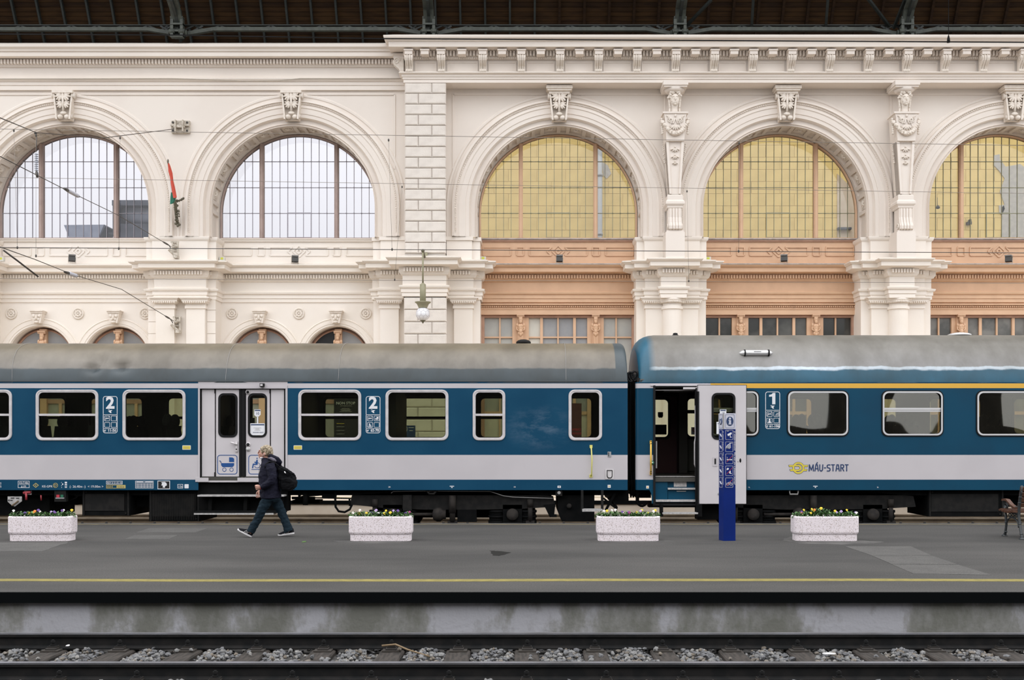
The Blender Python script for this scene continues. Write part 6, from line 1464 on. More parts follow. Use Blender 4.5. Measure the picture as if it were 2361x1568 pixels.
# roof fittings
q = MB().mat('alu_bright'); yv = 23.02; zv = 3.83; tilt = .55
def onroof(px, y, z): return (tx(px) if False else X(px,y), y, z)
q.tube([(X(1703,yv),yv+.02,zv),(X(1711,yv),yv-.02,zv),(X(1716,yv),yv-.04,zv),(X(1768,yv),yv-.04,zv),(X(1774,yv),yv-.02,zv),(X(1783,yv),yv+.02,zv)],[.01,.05,.06,.06,.05,.01],12); q.mat('rubber')
for p in (1716, 1771): q.tube([(X(p-1.5,yv),yv-.04,zv),(X(p+1.5,yv),yv-.04,zv)],.072,12)
q.box(X(1736,yv),X(1753,yv),yv-.102,yv-.09,zv+.02,zv+.03); q.build('roof_lamp', c2)
q = MB().mat('alu_bright'); q.lathe([(0,4.30),(.24,4.30),(.25,4.325),(.2,4.35),(.1,4.37),(0,4.37)], (X(2212,24.2),24.2,0), 24); q.mat('rubber').lathe([(.12,4.25),(.12,4.3)], (X(2212,24.2),24.2,0), 16); q.build('roof_vent', c2)
q = MB().mat('under_grey'); q.lathe([(.07,4.24),(.07,4.32),(.05,4.33),(.05,4.36),(0,4.37)], (X(1557,24.2),24.2,0), 14); q.build('roof_vent', c2)
# gangway bellows, hoses, buffers between the coaches
gx0, gx1 = L1, E0-.13
q = MB().mat('rubber'); n = 7
for k in range(n): a = gx0+(gx1-gx0)*k/n; q.box(a,a+(gx1-gx0)/n*.7,23.45-.05*(k % 2),24.95,1.15,3.45)
q.box(gx0,gx1,23.5,24.9,1.2,3.4); q.build('gangway_bellows', c1)
q = MB().mat('rubber')
for (p, y) in ((1456,868),(1466,866)): q.tube([(tx(p)+.07*math.cos(t), 23.0, tz(y)+.10*math.sin(t)) for t in [2*PI*k/14 for k in range(15)]],.022,6,False)
q.tube([(tx(1449),23.05,tz(858)),(tx(1458),23.0,tz(880)),(tx(1476),23.05,tz(856))],.03,6); q.build('jumper_cable', c1)
q = MB().mat('under_black'); q.tube([(L1,23.35,1.06),(L1+.12,23.35,1.06)],.12,12); q.lathe([(.08,L1+.10),(.27,L1+.11),(.27,L1+.13)],(0,23.35,1.06),20,'x'); q.tube([(L1,25.1,1.06),(L1+.12,25.1,1.06)],.12,12); q.box(L1-.3,L1+.05,23.1,25.3,.72,1.15); q.build('buffer', c1)
q = MB().mat('under_black'); q.tube([(E0,23.35,1.06),(E0-.12,23.35,1.06)],.12,12); q.lathe([(.08,E0-.08),(.27,E0-.09),(.27,E0-.11)],(0,23.35,1.06),20,'x'); q.tube([(E0,25.1,1.06),(E0-.12,25.1,1.06)],.12,12); q.box(E0-.05,E0+.25,23.1,25.3,.8,1.15); q.build('buffer', c2)
q = MB().mat('under_black')
q.tube([(tx(1483)+.11*math.cos(t),23.05,tz(1152)+.15*math.sin(t)) for t in [PI*.3+PI*1.5*k/12 for k in range(13)]],.025,6); q.tube([(tx(1473),23.1,tz(1160)),(tx(1474),23.1,tz(1128))],.035,6); q.build('brake_pipe', c2)
q = MB().mat('under_grey'); q.box(tx(1474),tx(1479.5),TD+.11,TD+.15,tz(1102),tz(1056)); q.build('corner_plate', c2)
# underframe
q = MB().mat('under_black'); q.box(tx(1612),E1,23.0,25.4,.86,1.15); q.box(tx(1612),tx(1660),23.0,23.4,tz(1200),tz(1160)); q.build('underframe', c2)
bogie(c2, tx(1880), 1)
crate(2146,2322,1131,1192); crate(2060,2150,1131,1168,23.4,24.6,trim=False); crate(2322,2460,1131,1172,23.3,24.6,trim=False)
q = MB().mat('flood_grey'); q.tube([(tx(1822),22.86,tz(1131)),(tx(1823),22.86,tz(1140)),(tx(1841),22.86,tz(1140)),(tx(1842),22.86,tz(1131))],.018,6); q.build('lifting_eye', c2)
# side fittings
q = MB().mat('handrail_orange'); q.tube([(tx(1500),TD-.06,tz(1017)),(tx(1500),TD-.06,tz(1093))],.018,8)
for y in (1018,1023,1087,1092): q.mat('rubber').ball((tx(1500),TD-.075,tz(y)),(.012,.008,.012),7,5)
q.mat('handrail_orange').box(tx(1498),tx(1502),TD-.06,TD,tz(1024),tz(1016)); q.box(tx(1498),tx(1502),TD-.06,TD,tz(1095),tz(1087)); q.build('handrail', c2)
q = MB().mat('green_button'); q.lathe([(0,-.03),(.035,-.03),(.045,0)], (tx(1503.5),TD,tz(1067)), 16, 'y'); q.mat('alu_bright').lathe([(0,-.034),(.012,-.034),(.012,-.03)], (tx(1503.5),TD,tz(1067)), 10, 'y'); q.build('push_button', c2)
q = MB().mat('decal_white'); q.box(tx(1490),tx(1496),TD-.004,TD,tz(1126.5),tz(1120)); q.mat('handrail_orange').box(tx(1491.7),tx(1494.3),TD-.006,TD-.004,tz(1125),tz(1122)); q.build('white_plate', c2)
class_panel(c2, 1764.5, 1798.5, 903, 989, '1', '61-106', ['smoke','wave','quiet',None])
text('1L', 'lettering', tx(1727), TD-.003, tz(1125), .04, 'decal_white', c2); text('2L', 'lettering', tx(2024), TD-.003, tz(1125), .04, 'decal_white', c2); weighmark(c2, 1880)
# winged ring emblem and lettering on the grey band
ec = (tx(1840.8), tz(1079)); u = .00898
def disc(r, n=40): return [(ec[0]+r*math.cos(2*PI*k/n), ec[1]+r*math.sin(2*PI*k/n)) for k in range(n)]
def emb(m_, g, y0):
    b = MB().mat(m_); yb = TD; e = lambda a, z: (tx(1740+a/6.533), tz(880+z/6.533)); k = [0]
    def yy(): k[0] += 1; return y0-.0002*k[0]
    b.ring(disc(.120+g), disc(.086-g), yy(), yb)
    for (P) in ([(512,1258),(600,1258),(600,1282),(520,1282)],[(735,1258),(802,1258),(794,1282),(735,1282)],[(530,1320),(610,1320),(610,1344),(538,1344)],[(735,1320),(790,1320),(782,1344),(735,1344)]):
        Q = [e(*p) for p in P]; cx_ = sum(p[0] for p in Q)/4; cz_ = sum(p[1] for p in Q)/4
        b.prism([(a+math.copysign(g,a-cx_), z+math.copysign(g,z-cz_)) for a, z in Q], yy(), yb)
    n = 14; xa, xb = e(585,0)[0], e(655,0)[0]; ro, ri = .064+g, .034-g
    P = [(xa, ec[1]+ro)]+[(xb+ro*math.cos(t), ec[1]+ro*math.sin(t)) for t in [PI/2-PI*k_/n for k_ in range(n+1)]]+[(xa+.02, ec[1]-ro),(xa+.02, ec[1]-ri)]+[(xb+ri*math.cos(t), ec[1]+ri*math.sin(t)) for t in [-PI/2+PI*k_/n for k_ in range(n+1)]]+[(xa, ec[1]+ri)]
    b.prism(P, yy(), yb); return b
eo = emb('decal_navy', .006, TD-.003).build('emblem', c2); emb('decal_yellow', 0, TD-.005).build('emblem_fill', eo)
GL = {'M':(.80,[[(0,0),(.05,1)],[(.05,1),(.40,.15)],[(.40,.15),(.75,1)],[(.75,1),(.80,0)]]),'A':(.62,[[(0,0),(.18,1),(.44,1),(.62,0)],[(.10,.36),(.52,.36)]]),
 'V':(.56,[[(0,1),(.0,.22),(.08,.06),(.2,0),(.34,0),(.5,.2),(.56,1)]]),'-':(.26,[[(0,.5),(.26,.5)]]),'S':(.52,[[(.52,.98),(.14,.98),(.0,.86),(.0,.64),(.12,.52),(.40,.46),(.52,.34),(.52,.14),(.38,.0),(0,.0)]]),
 'T':(.54,[[(0,1),(.54,1)],[(.27,1),(.27,0)]]),'R':(.54,[[(0,0),(0,1)],[(0,1),(.38,1),(.52,.88),(.52,.62),(.38,.50),(0,.50)],[(.26,.5),(.54,0)]])}
x_ = tx(1865.5); H_ = .128; W_ = .112; z_ = tz(1086); lt = bpy.data.objects.new('lettering', None); C.objects.link(lt); lt.parent = c2; lt.location = -base_of(c2); kk = 0
for ch in 'MAV-START':
    wd_, st_ = GL[ch]; b = MB().mat('decal_navy'); k2 = 0
    for P_ in st_+([[(.28,1.14),(.44,1.36)]] if ch == 'A' and kk == 1 else []):
        for p, q_ in zip(P_, P_[1:]):
            k2 += 1; a_, c_ = Vector((x_+p[0]*W_,z_+p[1]*H_)), Vector((x_+q_[0]*W_,z_+q_[1]*H_)); d_ = (c_-a_).normalized(); n_ = Vector((-d_.y,d_.x))*.0105; a_ -= d_*.008; c_ += d_*.008
            b.prism([tuple(a_-n_),tuple(c_-n_),tuple(c_+n_),tuple(a_+n_)], TD-.003-.0002*k2, TD+.001)
    b.build('letter', lt, Vector((0,0,0))); x_ += wd_*W_+.031; kk += 1
# ================================================================ planters with pansies
PLD = 18.53; s0 = F/PLD
def planter_mesh(L, Wd):
    def out(l, w_, r, n=5): return [(x, y) for x, y in rrect(-l/2, l/2, 0, w_, r, n)]
    b = MB().mat('terrazzo_base'); rings = [(.955,.90,.0),(.955,.90,.105),(.955,.905,.11),(.985,.97,.125),(1,1,.15),(1,1,.395),(.99,.98,.41),(.975,.955,.415)]
    N = None; v = []
    for fl, fw, z in rings:
        P = out(L*fl, Wd*fw, .12*fl, 6); oy = Wd*(1-fw)/2; N = len(P); v += [(x, y+oy, z) for x, y in P]
    P = out(L*.90, Wd*.80, .09, 6); v += [(x, y+Wd*.1, .413) for x, y in P]; v += [(x, y+Wd*.1, .33) for x, y in P]
    k = len(rings)+2
    f = [(i*N+j, i*N+(j+1) % N, (i+1)*N+(j+1) % N, (i+1)*N+j) for i in range(k-1) for j in range(N)]+[tuple(range(N-1,-1,-1))]
    b.add(v, f, False); return b.mesh('planter_box')
def flower(b, c, s, m, face):
    """five round petals and a dark eye turned to the viewer"""
    b.mat('petal_'+m); c = Vector(c); rot = Matrix.Rotation(face, 3, 'Z') @ Matrix.Rotation(-.5, 3, 'X')
    for a in (.3, 1.25, PI-.3, PI-1.25+0, -PI/2): b.ball(c+rot @ Vector((s*.55*math.cos(a), 0, s*.55*math.sin(a))), (s*.55,s*.16,s*.5), 7, 5, rot)
    b.mat('petal_orange' if m in ('white','violet','purple') else 'petal_maroon'); b.ball(c+rot @ Vector((0,-s*.12,-s*.05)), s*.18, 5, 4)
def pansy(pl, x, y, z, kinds, label, group, r_, h=.10):
    t = thing('pansy_plant', label, 'flower', (x,y,z), 0, group)
    b = MB()
    for i in range(130):
        a = r_.uniform(0,2*PI); q = r_.random()**.5*.10; hh = r_.uniform(.0,h*1.15)*(1-.45*(q/.10)**2)
        b.mat('leaf_light' if r_.random() < .22 else 'leaf_green'); rot = Matrix.Rotation(r_.uniform(0,6.28),3,'Z') @ Matrix.Rotation(r_.uniform(-.9,.9),3,'X')
        l = r_.uniform(.016,.032); w_ = l*.55; vs = [rot @ Vector(p) for p in ((0,-l,0),(w_,-l*.2,.004),(w_*.5,l*.7,0),(0,l,-.004),(-w_*.5,l*.7,0),(-w_,-l*.2,.004))]
        cc = Vector((q*math.cos(a)*1.25,q*math.sin(a),hh)); b.add([v+cc for v in vs], [(0,1,2,3),(0,3,4,5)])
    b.mat('leaf_green')
    b.build('foliage', t, Vector((0,0,0)), kind='stuff', fix=False)
    for k, m_ in enumerate(kinds):
        st = MB(); fx, fy, fz = r_.uniform(-.085,.085), r_.uniform(-.10,.02), h*r_.uniform(.75,1.35)
        st.mat('leaf_green'); st.tube([(fx*.6,fy*.5,0),(fx,fy+.012,fz*.6),(fx,fy+.01,fz)],.003,4); flower(st, (fx,fy,fz), r_.uniform(.020,.027), m_, r_.uniform(-.5,.5)); st.build('flower', t, Vector((0,0,0)), fix=False)
    return t
PLS = [(13,172,'leftmost white speckled terrazzo planter of mixed pansies','leftmost planter',1.08,[('white','white'),('yellow','purple'),('orange','yellow'),('purple','white'),('purple','violet'),('purple','purple'),('yellow','white')]),
       (803,951,'white terrazzo planter behind the walking person, in front of the second class coach','planter behind the person',1.075,[('yellow','white'),('white','yellow'),('violet','purple','white'),('white','white'),('yellow','yellow','yellow'),('purple','violet'),('maroon','purple')]),
       (1375,1523,'white terrazzo planter in front of the gap between coaches','planter at the coach gap',1.075,[('yellow','white'),('white','white'),('white','purple'),('purple','maroon'),('yellow','violet'),('yellow','yellow','yellow'),('yellow','white')]),
       (1828,1982,'white terrazzo planter under the emblem, with mostly yellow pansies','planter under the emblem',1.10,[('purple','orange'),('yellow','yellow'),('yellow','yellow','orange'),('yellow',),('yellow','violet'),('yellow','violet'),('white','violet')])]
for i, (a, b_, lab, grp, L, fl) in enumerate(PLS):
    cx_ = X((a+b_)/2, PLD+.10); D0 = PLD
    t = thing('planter', lab, 'planter', (cx_, D0, PZ), 0, 'terrazzo planters on the platform')
    me = planter_mesh(L, .42); link('planter_box', me, t, Vector((0,0,0)))
    q = MB().mat('soil'); q.prism([(x, y+.05) for x, y in rrect(-L*.45,L*.45,0,.33,.08)], .34, .385, 'xy'); q.build('soil', t, Vector((0,0,0)))
    r_ = random.Random(40+i)
    for k, kinds in enumerate(fl):
        x = cx_-L*.40+L*.80*k/(len(fl)-1)
        names = ' and '.join(dict.fromkeys(kinds)); pos = ['at left end','second from left end','third from left end','in the middle','third from right end','second from right end','at right end'][k]
        pansy(t, x, D0+.17+r_.uniform(-.02,.05), PZ+.385, kinds, '%s pansies %s of the %s' % (' and '.join(list(dict.fromkeys(kinds))[:2]), pos, grp), 'pansies in the '+grp, r_, .095 if i != 3 else (.14 if k in (2,3) else .10))
# ================================================================ blue information pillar
TDp = 18.6; tp = thing('information_pillar', 'tall blue information pillar with pictograms in front of the open coach door', 'sign', (X(1679,TDp),TDp+.1,PZ), math.radians(11))
a = .1075; top_ = Z(953,TDp)-PZ; zw = Z(989.5,TDp)-PZ
def tl_(b, name): return b.build(name, tp, Vector((0,0,0)))
b = MB().mat('totem_blue'); b.box(-a,a,-a,a,0,zw); tl_(b,'shaft')
b = MB().mat('totem_light'); b.box(-a-.004,a+.004,-a-.004,a+.004,zw,top_); b.mat('flood_grey'); b.box(-a-.006,-a+.012,-a-.006,-a+.012,zw,top_); tl_(b,'head_box')
b = MB().mat('totem_blue'); b.box(-a-.001,-a+.02,-a-.003,-a+.02,0,zw)
yf = -a-.004; pxm = TDp/F
def pr(b, x0, x1, z0, z1, y=yf-.001, t=.0035): b.ring(rrect(x0,x1,z0,z1,.012,3), rrect(x0+t,x1-t,z0+t,z1-t,.009,3), y, y+.004)
hc = (zw+top_)/2
b = MB().mat('decal_navy'); pr(b, -.075, .085, zw+.02, top_-.02, yf-.003, .003); b.prism([(.005+.062*math.cos(2*PI*k/28), hc+.078*math.sin(2*PI*k/28)) for k in range(28)], yf-.006, yf); o = tl_(b,'information_disc')
q = MB().mat('totem_light'); q.box(-.012,.022,yf-.009,yf-.005,hc-.045,hc+.018); q.box(-.022,.03,yf-.009,yf-.005,hc-.055,hc-.042); q.box(-.022,.012,yf-.009,yf-.005,hc+.008,hc+.02); q.prism([(.004+.019*math.cos(2*PI*k/14), hc+.045+.019*math.sin(2*PI*k/14)) for k in range(14)], yf-.009, yf-.005); q.build('letter', o, Vector((0,0,0)))
q = MB().mat('decal_navy'); q.ring([(a*0-a-.008, 0)]*3, [(0,0)]*3, 0, 0) if False else None
def side_ring(b, y0, y1, z0, z1, t=.003):
    x = -a-.006
    for (p, r) in (((y0,z0),(y1,z0)),((y1,z0),(y1,z1)),((y1,z1),(y0,z1)),((y0,z1),(y0,z0))): b.bar((x,p[0],p[1]),(x,r[0],r[1]),t,t)
b = MB().mat('decal_navy'); side_ring(b, -.08, .08, zw+.02, top_-.02); b.lathe([(0,-a-.008),(.06,-a-.008),(.06,-a-.004)], (0,0,hc), 24, 'x'); b.mat('totem_light'); b.box(-a-.012,-a-.007,-.018,.018,hc-.04,hc+.015); b.lathe([(0,-a-.012),(.017,-a-.012),(.017,-a-.007)], (0,0,hc+.042), 12, 'x'); tl_(b,'information_disc')
for k, (y0, y1) in enumerate(((991.5,1014),(1018.5,1042),(1046.5,1069.5),(1074,1097),(1101.5,1124))):
    z0, z1 = Z(y1,TDp)-PZ, Z(y0,TDp)-PZ; x0, x1 = -.072, .062; mx_, mz = (x0+x1)/2, (z0+z1)/2
    b = MB().mat('decal_white'); pr(b, x0, x1, z0, z1); f = yf-.002
    if k == 0: b.prism([(mx_-.035,mz+.01),(mx_+.035,mz+.045),(mx_+.045,mz+.015),(mx_-.022,mz-.022)], f, f+.004); b.box(mx_+.012,mx_+.022,f,f+.004,mz-.04,mz+.0); b.box(mx_+.012,mx_+.04,f,f+.004,mz-.045,mz-.032); b.box(mx_-.045,mx_-.01,f,f+.004,z1-.022,z1-.016)
    if k == 1:
        for r_ in (.03,.05,.07,.09): b.tube([(mx_+.03-r_*math.cos(t), f, mz-.04+r_*math.sin(t)) for t in [PI*.05+PI*.42*j/6 for j in range(7)]],.0055,4)
        for s_ in (0,.018,.036): b.box(mx_+.005+s_,mx_+.016+s_,f,f+.004,z1-.028,z1-.017)
    if k == 2: b.box(mx_-.03,mx_+.05,f,f+.004,mz-.022,mz-.006); b.box(mx_-.045,mx_-.033,f,f+.004,mz-.022,mz-.006); b.box(mx_-.04,mx_-.035,f,f+.004,mz+.005,mz+.03)
    if k == 3:
        b.prism([(mx_+.02,mz-.03),(mx_+.05,mz-.052),(mx_+.02,mz-.05),(mx_-.005,mz-.04),(mx_+.0,mz-.015),(mx_+.015,mz+.002),(mx_+.028,mz-.006)], f, f+.004); b.prism([(mx_-.045,mz+.012),(mx_-.012,mz+.02),(mx_-.008,mz+.042),(mx_-.028,mz+.05),(mx_-.045,mz+.035)], f, f+.004)
    if k == 4:
        for sx in (-.027,.03): b.ring([(mx_+sx+.024*math.cos(2*PI*j/16),mz-.025+.024*math.sin(2*PI*j/16)) for j in range(16)],[(mx_+sx+.019*math.cos(2*PI*j/16),mz-.025+.019*math.sin(2*PI*j/16)) for j in range(16)],f,f+.004)
        for p, r_ in (((-.027,-.025),(-.01,.008)),((-.01,.008),(.02,.008)),((.02,.008),(.03,-.025)),((-.01,.008),(.005,-.025)),((.005,-.025),(.02,.008)),((.02,.008),(.018,.02))): b.bar((mx_+p[0],f,mz+p[1]),(mx_+r_[0],f,mz+r_[1]),.005,.004)
    o = tl_(b,'pictogram')
    if k >= 2: q = MB().mat('decal_red'); q.bar((x0+.02,f-.003,z0+.03),(x1-.012,f-.003,z1-.03),.007,.004); q.build('red_slash', o, Vector((0,0,0)))
    b = MB().mat('decal_white'); side_ring(b, -.065, .065, z0, z1); b.bar((-a-.006,-.03,mz-.03),(-a-.006,.03,mz+.02),.02,.004); tl_(b,'pictogram')
for (txt, x, z, s_, r_) in (('Jó utazást kívánunk!  We wish you a pleasant journey!', .079, Z(994,TDp)-PZ, .0365, PI/2),):
    text(txt, 'lettering', x, yf-.001, z, .0415, 'decal_white', tp, align='LEFT', world=False, rot=(PI/2, PI/2, 0))
text('Jó utazást kívánunk!  We wish you a pleasant journey!', 'lettering', -a-.003, -.088, Z(994,TDp)-PZ, .0415, 'decal_white', tp, align='LEFT', world=False, rot=(PI/2, PI/2, -PI/2))
# ================================================================ bench
bn = thing('bench', 'wooden slatted bench with black cast iron legs at the right edge', 'bench', (9.2,19.2,PZ))
BX = 8.50
def frame_mesh():
    b = MB().mat('bench_iron'); y0, y1 = 18.93, 19.50      # back leg, front leg
    b.tube([(BX,y1+.05,PZ),(BX,y1+.02,PZ+.06),(BX,y1-.02,PZ+.2),(BX,y1,PZ+.36),(BX,y1+.02,PZ+.43)],[.035,.022,.022,.026,.024],8); b.lathe([(.05,PZ),(.05,PZ+.012),(.02,PZ+.04)],(BX,y1+.05,0),12)
    b.tube([(BX,y0-.07,PZ),(BX,y0-.05,PZ+.06),(BX,y0+.01,PZ+.22),(BX,y0+.06,PZ+.40),(BX,y0+.05,PZ+.55),(BX,y0-.02,PZ+.80),(BX,y0-.06,PZ+.92)],[.035,.022,.024,.028,.026,.024,.018],8); b.lathe([(.05,PZ),(.05,PZ+.012),(.02,PZ+.04)],(BX,y0-.07,0),12)
    for (y, z) in ((y1,PZ+.08),(y1-.015,PZ+.25),(y0-.04,PZ+.09),(y0+.02,PZ+.26),(y0+.06,PZ+.44),(y0+.03,PZ+.62),(y0-.0,PZ+.72)): b.lathe([(.022,z-.012),(.034,z),(.022,z+.012)],(BX,y,0),10)
    b.tube([(BX,y1-.01,PZ+.24)]+[(BX,(y0+y1)/2+.02+.24*math.cos(t),PZ+.20+.15*math.sin(t)) for t in [PI*k/10 for k in range(11)]]+[(BX,y0+.03,PZ+.24)],.014,6)
    for yy in (y0+.17,y0+.29,y0+.41): b.tube([(BX,yy+.045*math.cos(t),PZ+.385+.03*math.sin(t)) for t in [2*PI*k/12 for k in range(13)]],.009,5,False)
    b.bar((BX,y0+.05,PZ+.425),(BX,y1+.04,PZ+.425),.03,.02)
    b.tube([(BX,y1+.03,PZ+.45)]+[(BX,y1-.0+.075*math.cos(t),PZ+.545+.085*math.sin(t)) for t in [-PI/2+1.7*PI*k/14 for k in range(15)]],.013,6); b.tube([(BX,y1+.0+.04*math.cos(t),PZ+.545+.045*math.sin(t)) for t in [2*PI*k/12 for k in range(13)]],.011,5)
    b.tube([(BX,y1-.05,PZ+.60),(BX,y0+.3,PZ+.52),(BX,y0+.05,PZ+.56)],.014,6)
    for zz_ in (.86,): b.tube([(BX,y0-.03+.03*math.cos(t),PZ+.8+.03*math.sin(t)) for t in [2*PI*k/10 for k in range(11)]],.01,5)
    return b
frame_mesh().build('end_frame', bn); f2 = frame_mesh(); f2.v = [(x+1.45,y,z) for x, y, z in f2.v]; f2.build('end_frame', bn)
for k in range(6):
    y = 19.02+.1*k; z = PZ+.445-(.0 if 0 < k < 5 else 0)+.02*abs(k-2.5)*.5; q = MB().mat('bench_wood'); q.obox((BX+.72,y,z),(.82,.042,.017),Matrix.Rotation(-.25 if k == 5 else 0,3,'X')); q.build('slat', bn)
for k in range(4): q = MB().mat('bench_wood'); q.obox((BX+.72,18.98-.03*k,PZ+.58+.095*k),(.74,.014,.036),Matrix.Rotation(.25,3,'X')); q.build('slat', bn)
for dx in (0,1.45):
    q = MB().mat('bench_wood'); pts = [(19.60,PZ+.655),(19.52,PZ+.665),(19.42,PZ+.66),(19.25,PZ+.58),(19.1,PZ+.54),(18.98,PZ+.545)]
    q.prism(pts+[(y,z-.035) for y, z in reversed(pts)], BX+dx-.035, BX+dx+.035, 'yz'); q.build('armrest', bn)
# ================================================================ hanging lantern on the stone pier
LX, LD = X(975,36.95), 36.95
ln = thing('hanging_lantern', 'olive green hanging lantern with white globe in front of the stone pier', 'lantern', (LX,LD,Z(745,LD)))
z = lambda y: Z(y, LD)
q = MB().mat('lamp_green'); q.tube([(LX,LD,z(655)),(LX,LD,z(580))],.028,8); q.build('hanging_rod', ln)
q = MB().mat('lamp_green'); q.lathe([(.03,z(652.5)),(.10,z(656)),(.10,z(695.5)),(.085,z(696))],(LX,LD,0),24); q.build('cylinder', ln)
q = MB().mat('lamp_green'); q.lathe([(.09,z(695)),(.27,z(696)),(.265,z(698)),(.20,z(701)),(.16,z(707)),(.145,z(709)),(.15,z(710))],(LX,LD,0),28); q.build('shade', ln)
q = MB().mat('globe_white'); rg = .232; cz = z(724); q.ball((LX,LD,cz),rg,24,16); g_ = q.build('globe', ln)
q = MB().mat('globe_line')
for k in range(9):
    t = 2*PI*k/9
    for (p0, p1) in (((.95,.0),(.45,.0)),((.45,0),(.25,PI/9)),((.45,0),(.25,-PI/9)),((.25,PI/9),(-.2,PI/9)),((-.2,PI/9),(-.42,0)),((-.2,-PI/9),(-.42,0)),((-.42,0),(-1.0,0))):
        pts = []
        for j in range(5): la = p0[0]+(p1[0]-p0[0])*j/4; lo = t+p0[1]+(p1[1]-p0[1])*j/4; pts.append((LX+rg*1.003*math.cos(la)*math.cos(lo), LD+rg*1.003*math.cos(la)*math.sin(lo), cz+rg*1.003*math.sin(la)))
        q.tube(pts,.0045,4)
q.build('globe_ribs', g_, kind='stuff')
q = MB().mat('lamp_dark'); q.lathe([(.09,z(738)),(.10,z(739)),(.05,z(741)),(.03,z(744)),(.005,z(746))],(LX,LD,0),16); q.build('finial', ln)
q = MB().mat('lamp_dark'); q.tube([(LX,LD-.02,z(579)),(X(978,37.6),37.6,z(585)),(X(981,38.28),38.28,Z(593,38.28))],[.04,.045,.05],8); q.ball((LX,LD,z(578.5)),.06,10,7); q.mat('lamp_green'); q.box(X(977,38.25),X(986,38.25),38.18,38.3,Z(594.5,38.25),Z(583,38.25)); q.prism([(X(972.5,38.2),Z(594.5,38.2)),(X(986,38.2),Z(594.5,38.2)),(X(981,38.2),Z(588,38.2)),(X(973,38.2),Z(590,38.2))],38.15,38.3); q.build('wall_bracket', ln)
# ================================================================ floodlights and small boxes on the string cornice
def flood(px, py, tilt, label):
    D = 39.6; x, z0 = X(px,D), Z(py,D); t = thing('floodlight', label, 'floodlight', (x,D,z0-.14), 0, 'floodlights on the string cornice')
    b = MB().mat('flood_dark'); b.prism([(-.12,-.09),(.08,-.11),(.13,.09),(-.1,.12)], -.11, .11, 'yz'); 
    o = b.build('housing', t, Vector((0,0,.14)))
    b = MB().mat('flood_grey'); b.box(-.115,.115,-.14,.1,.085,.13)
    for k in range(5): b.box(-.12,.12,-.145,-.13,.09+.009*k,.094+.009*k)
    b.build('visor', t, Vector((0,0,.14)))
    b = MB().mat('bracket_cream'); b.box(-.13,-.115,-.02,.02,-.15,.04); b.box(.115,.13,-.02,.02,-.15,.04); b.box(-.13,.13,-.03,.03,-.155,-.14); b.build('yoke', t, Vector((0,0,.14)))
    for ch in t.children: ch.rotation_euler = (0,0,tilt)
flood(166,596,.45,'floodlight under the leftmost great window, turned left'); flood(680,598,.3,'floodlight under the second great window'); flood(1290,597,0,'floodlight on the brown sill band right of the stone pier'); flood(1808,596,-.3,'floodlight on the brown sill band between the two half columns'); flood(2326,597,-.6,'floodlight on the rightmost brown sill band')
def sbox(px, py, label):
    D = 39.5; q = MB().mat('box_white'); x, z0 = X(px,D), Z(py,D); q.box(x-.10,x+.10,D-.08,D+.05,z0-.075,z0+.075); t = thing('junction_box', label, 'box', (x,D,z0-.08), 0, 'white boxes with yellow stickers'); q.build('casing', t); q = MB().mat('box_yellow').box(x-.05,x+.05,D-.085,D-.08,z0-.02,z0+.055); q.build('yellow_sticker', t)
sbox(4,598,'white box with yellow sticker at the far left edge of the cornice'); sbox(513,598,'white box with yellow sticker on the cornice, right of the leftmost twin pilasters'); sbox(1114,597,'white box with yellow sticker at the left end of first brown sill band'); sbox(1632,597.5,'white box with yellow sticker right of the first carved head column')
# ================================================================ anchors, flag and overhead wires
def anchor(px, py, D, label, tb):
    x, z0 = X(px,D), Z(py,D); t = thing('wire_anchor', label, 'bracket', (x,D,z0), 0, 'wall anchors of the overhead wires')
    b = MB().mat('bracket_cream'); b.box(-.14,.10,.0,.03,-.12,.26); b.bar((-.12,-.02,.24),(.12,-.02,.24),.04,.06); b.bar((.08,-.05,.24),(.1,-.05,-.3),.05,.06); b.bar((-.16,-.25,-.06),(.06,-.1,-.30),.10,.07); b.box(-.0,.14,-.3,-.02,-.36,-.26); b.tube([(-.05,-.15,.02),(.05,-.1,.1)],.06,8); b.bar((-.1,-.2,.22),(-.02,-.2,.1),.05,.05); b.box(-.14,.10,-.03,.01,-.10,-.04)
    b.build('anchor_arm', t, Vector((0,0,0)))
    b = MB().mat('wire'); A_, B_ = (Vector((X(p,d),d,Z(y,d)))-Vector((x,D,z0)) for p, y, d in tb); b.tube([A_, A_.lerp(B_,.3), A_.lerp(B_,.7), B_, Vector((-.12,-.18,.0))],[.014,.03,.03,.016,.014],6); b.build('turnbuckle', t, Vector((0,0,0)))
anchor(405,574,38.75,'cream wire anchor on the pedestal above the left twin pilasters', ((375,557,37.7),(390,566,38.22))); anchor(410,746,39.15,'cream wire anchor in the niche between the left twin pilasters', ((380,728,38.08),(393,735.8,38.55)))
x, D, z0 = X(415,W0-.1), W0-.1, Z(294,W0)
t = thing('anchor_plate', 'cream bolted anchor plate high on the wall between the two left arches', 'bracket', (x,D,z0)); b = MB().mat('bracket_cream'); b.box(-.30,.34,-.02,.12,-.22,.21); b.build('plate', t, Vector((0,0,0)))
b = MB().mat('bracket_cream'); b.box(-.14,-.10,-.18,0,-.2,.2); b.box(.12,.16,-.18,0,-.2,.2); b.box(-.30,.34,-.12,0,.0,.04); b.box(-.2,.2,-.14,-.06,-.06,.0); b.build('rib', t, Vector((0,0,0)))
b = MB().mat('flood_dark'); [b.lathe([(0,-.05),(.035,-.05),(.035,-.02)],(sx,0,sz),8,'y') for sx in (-.24,.26) for sz in (-.15,.14)]; b.build('bolt', t, Vector((0,0,0)))
D = 38.7; t = thing('flagpole', 'flag in red, white and green furled on an ornate bronze holder between the left arches', 'flag', (X(408,D),D+.2,Z(524,D)))
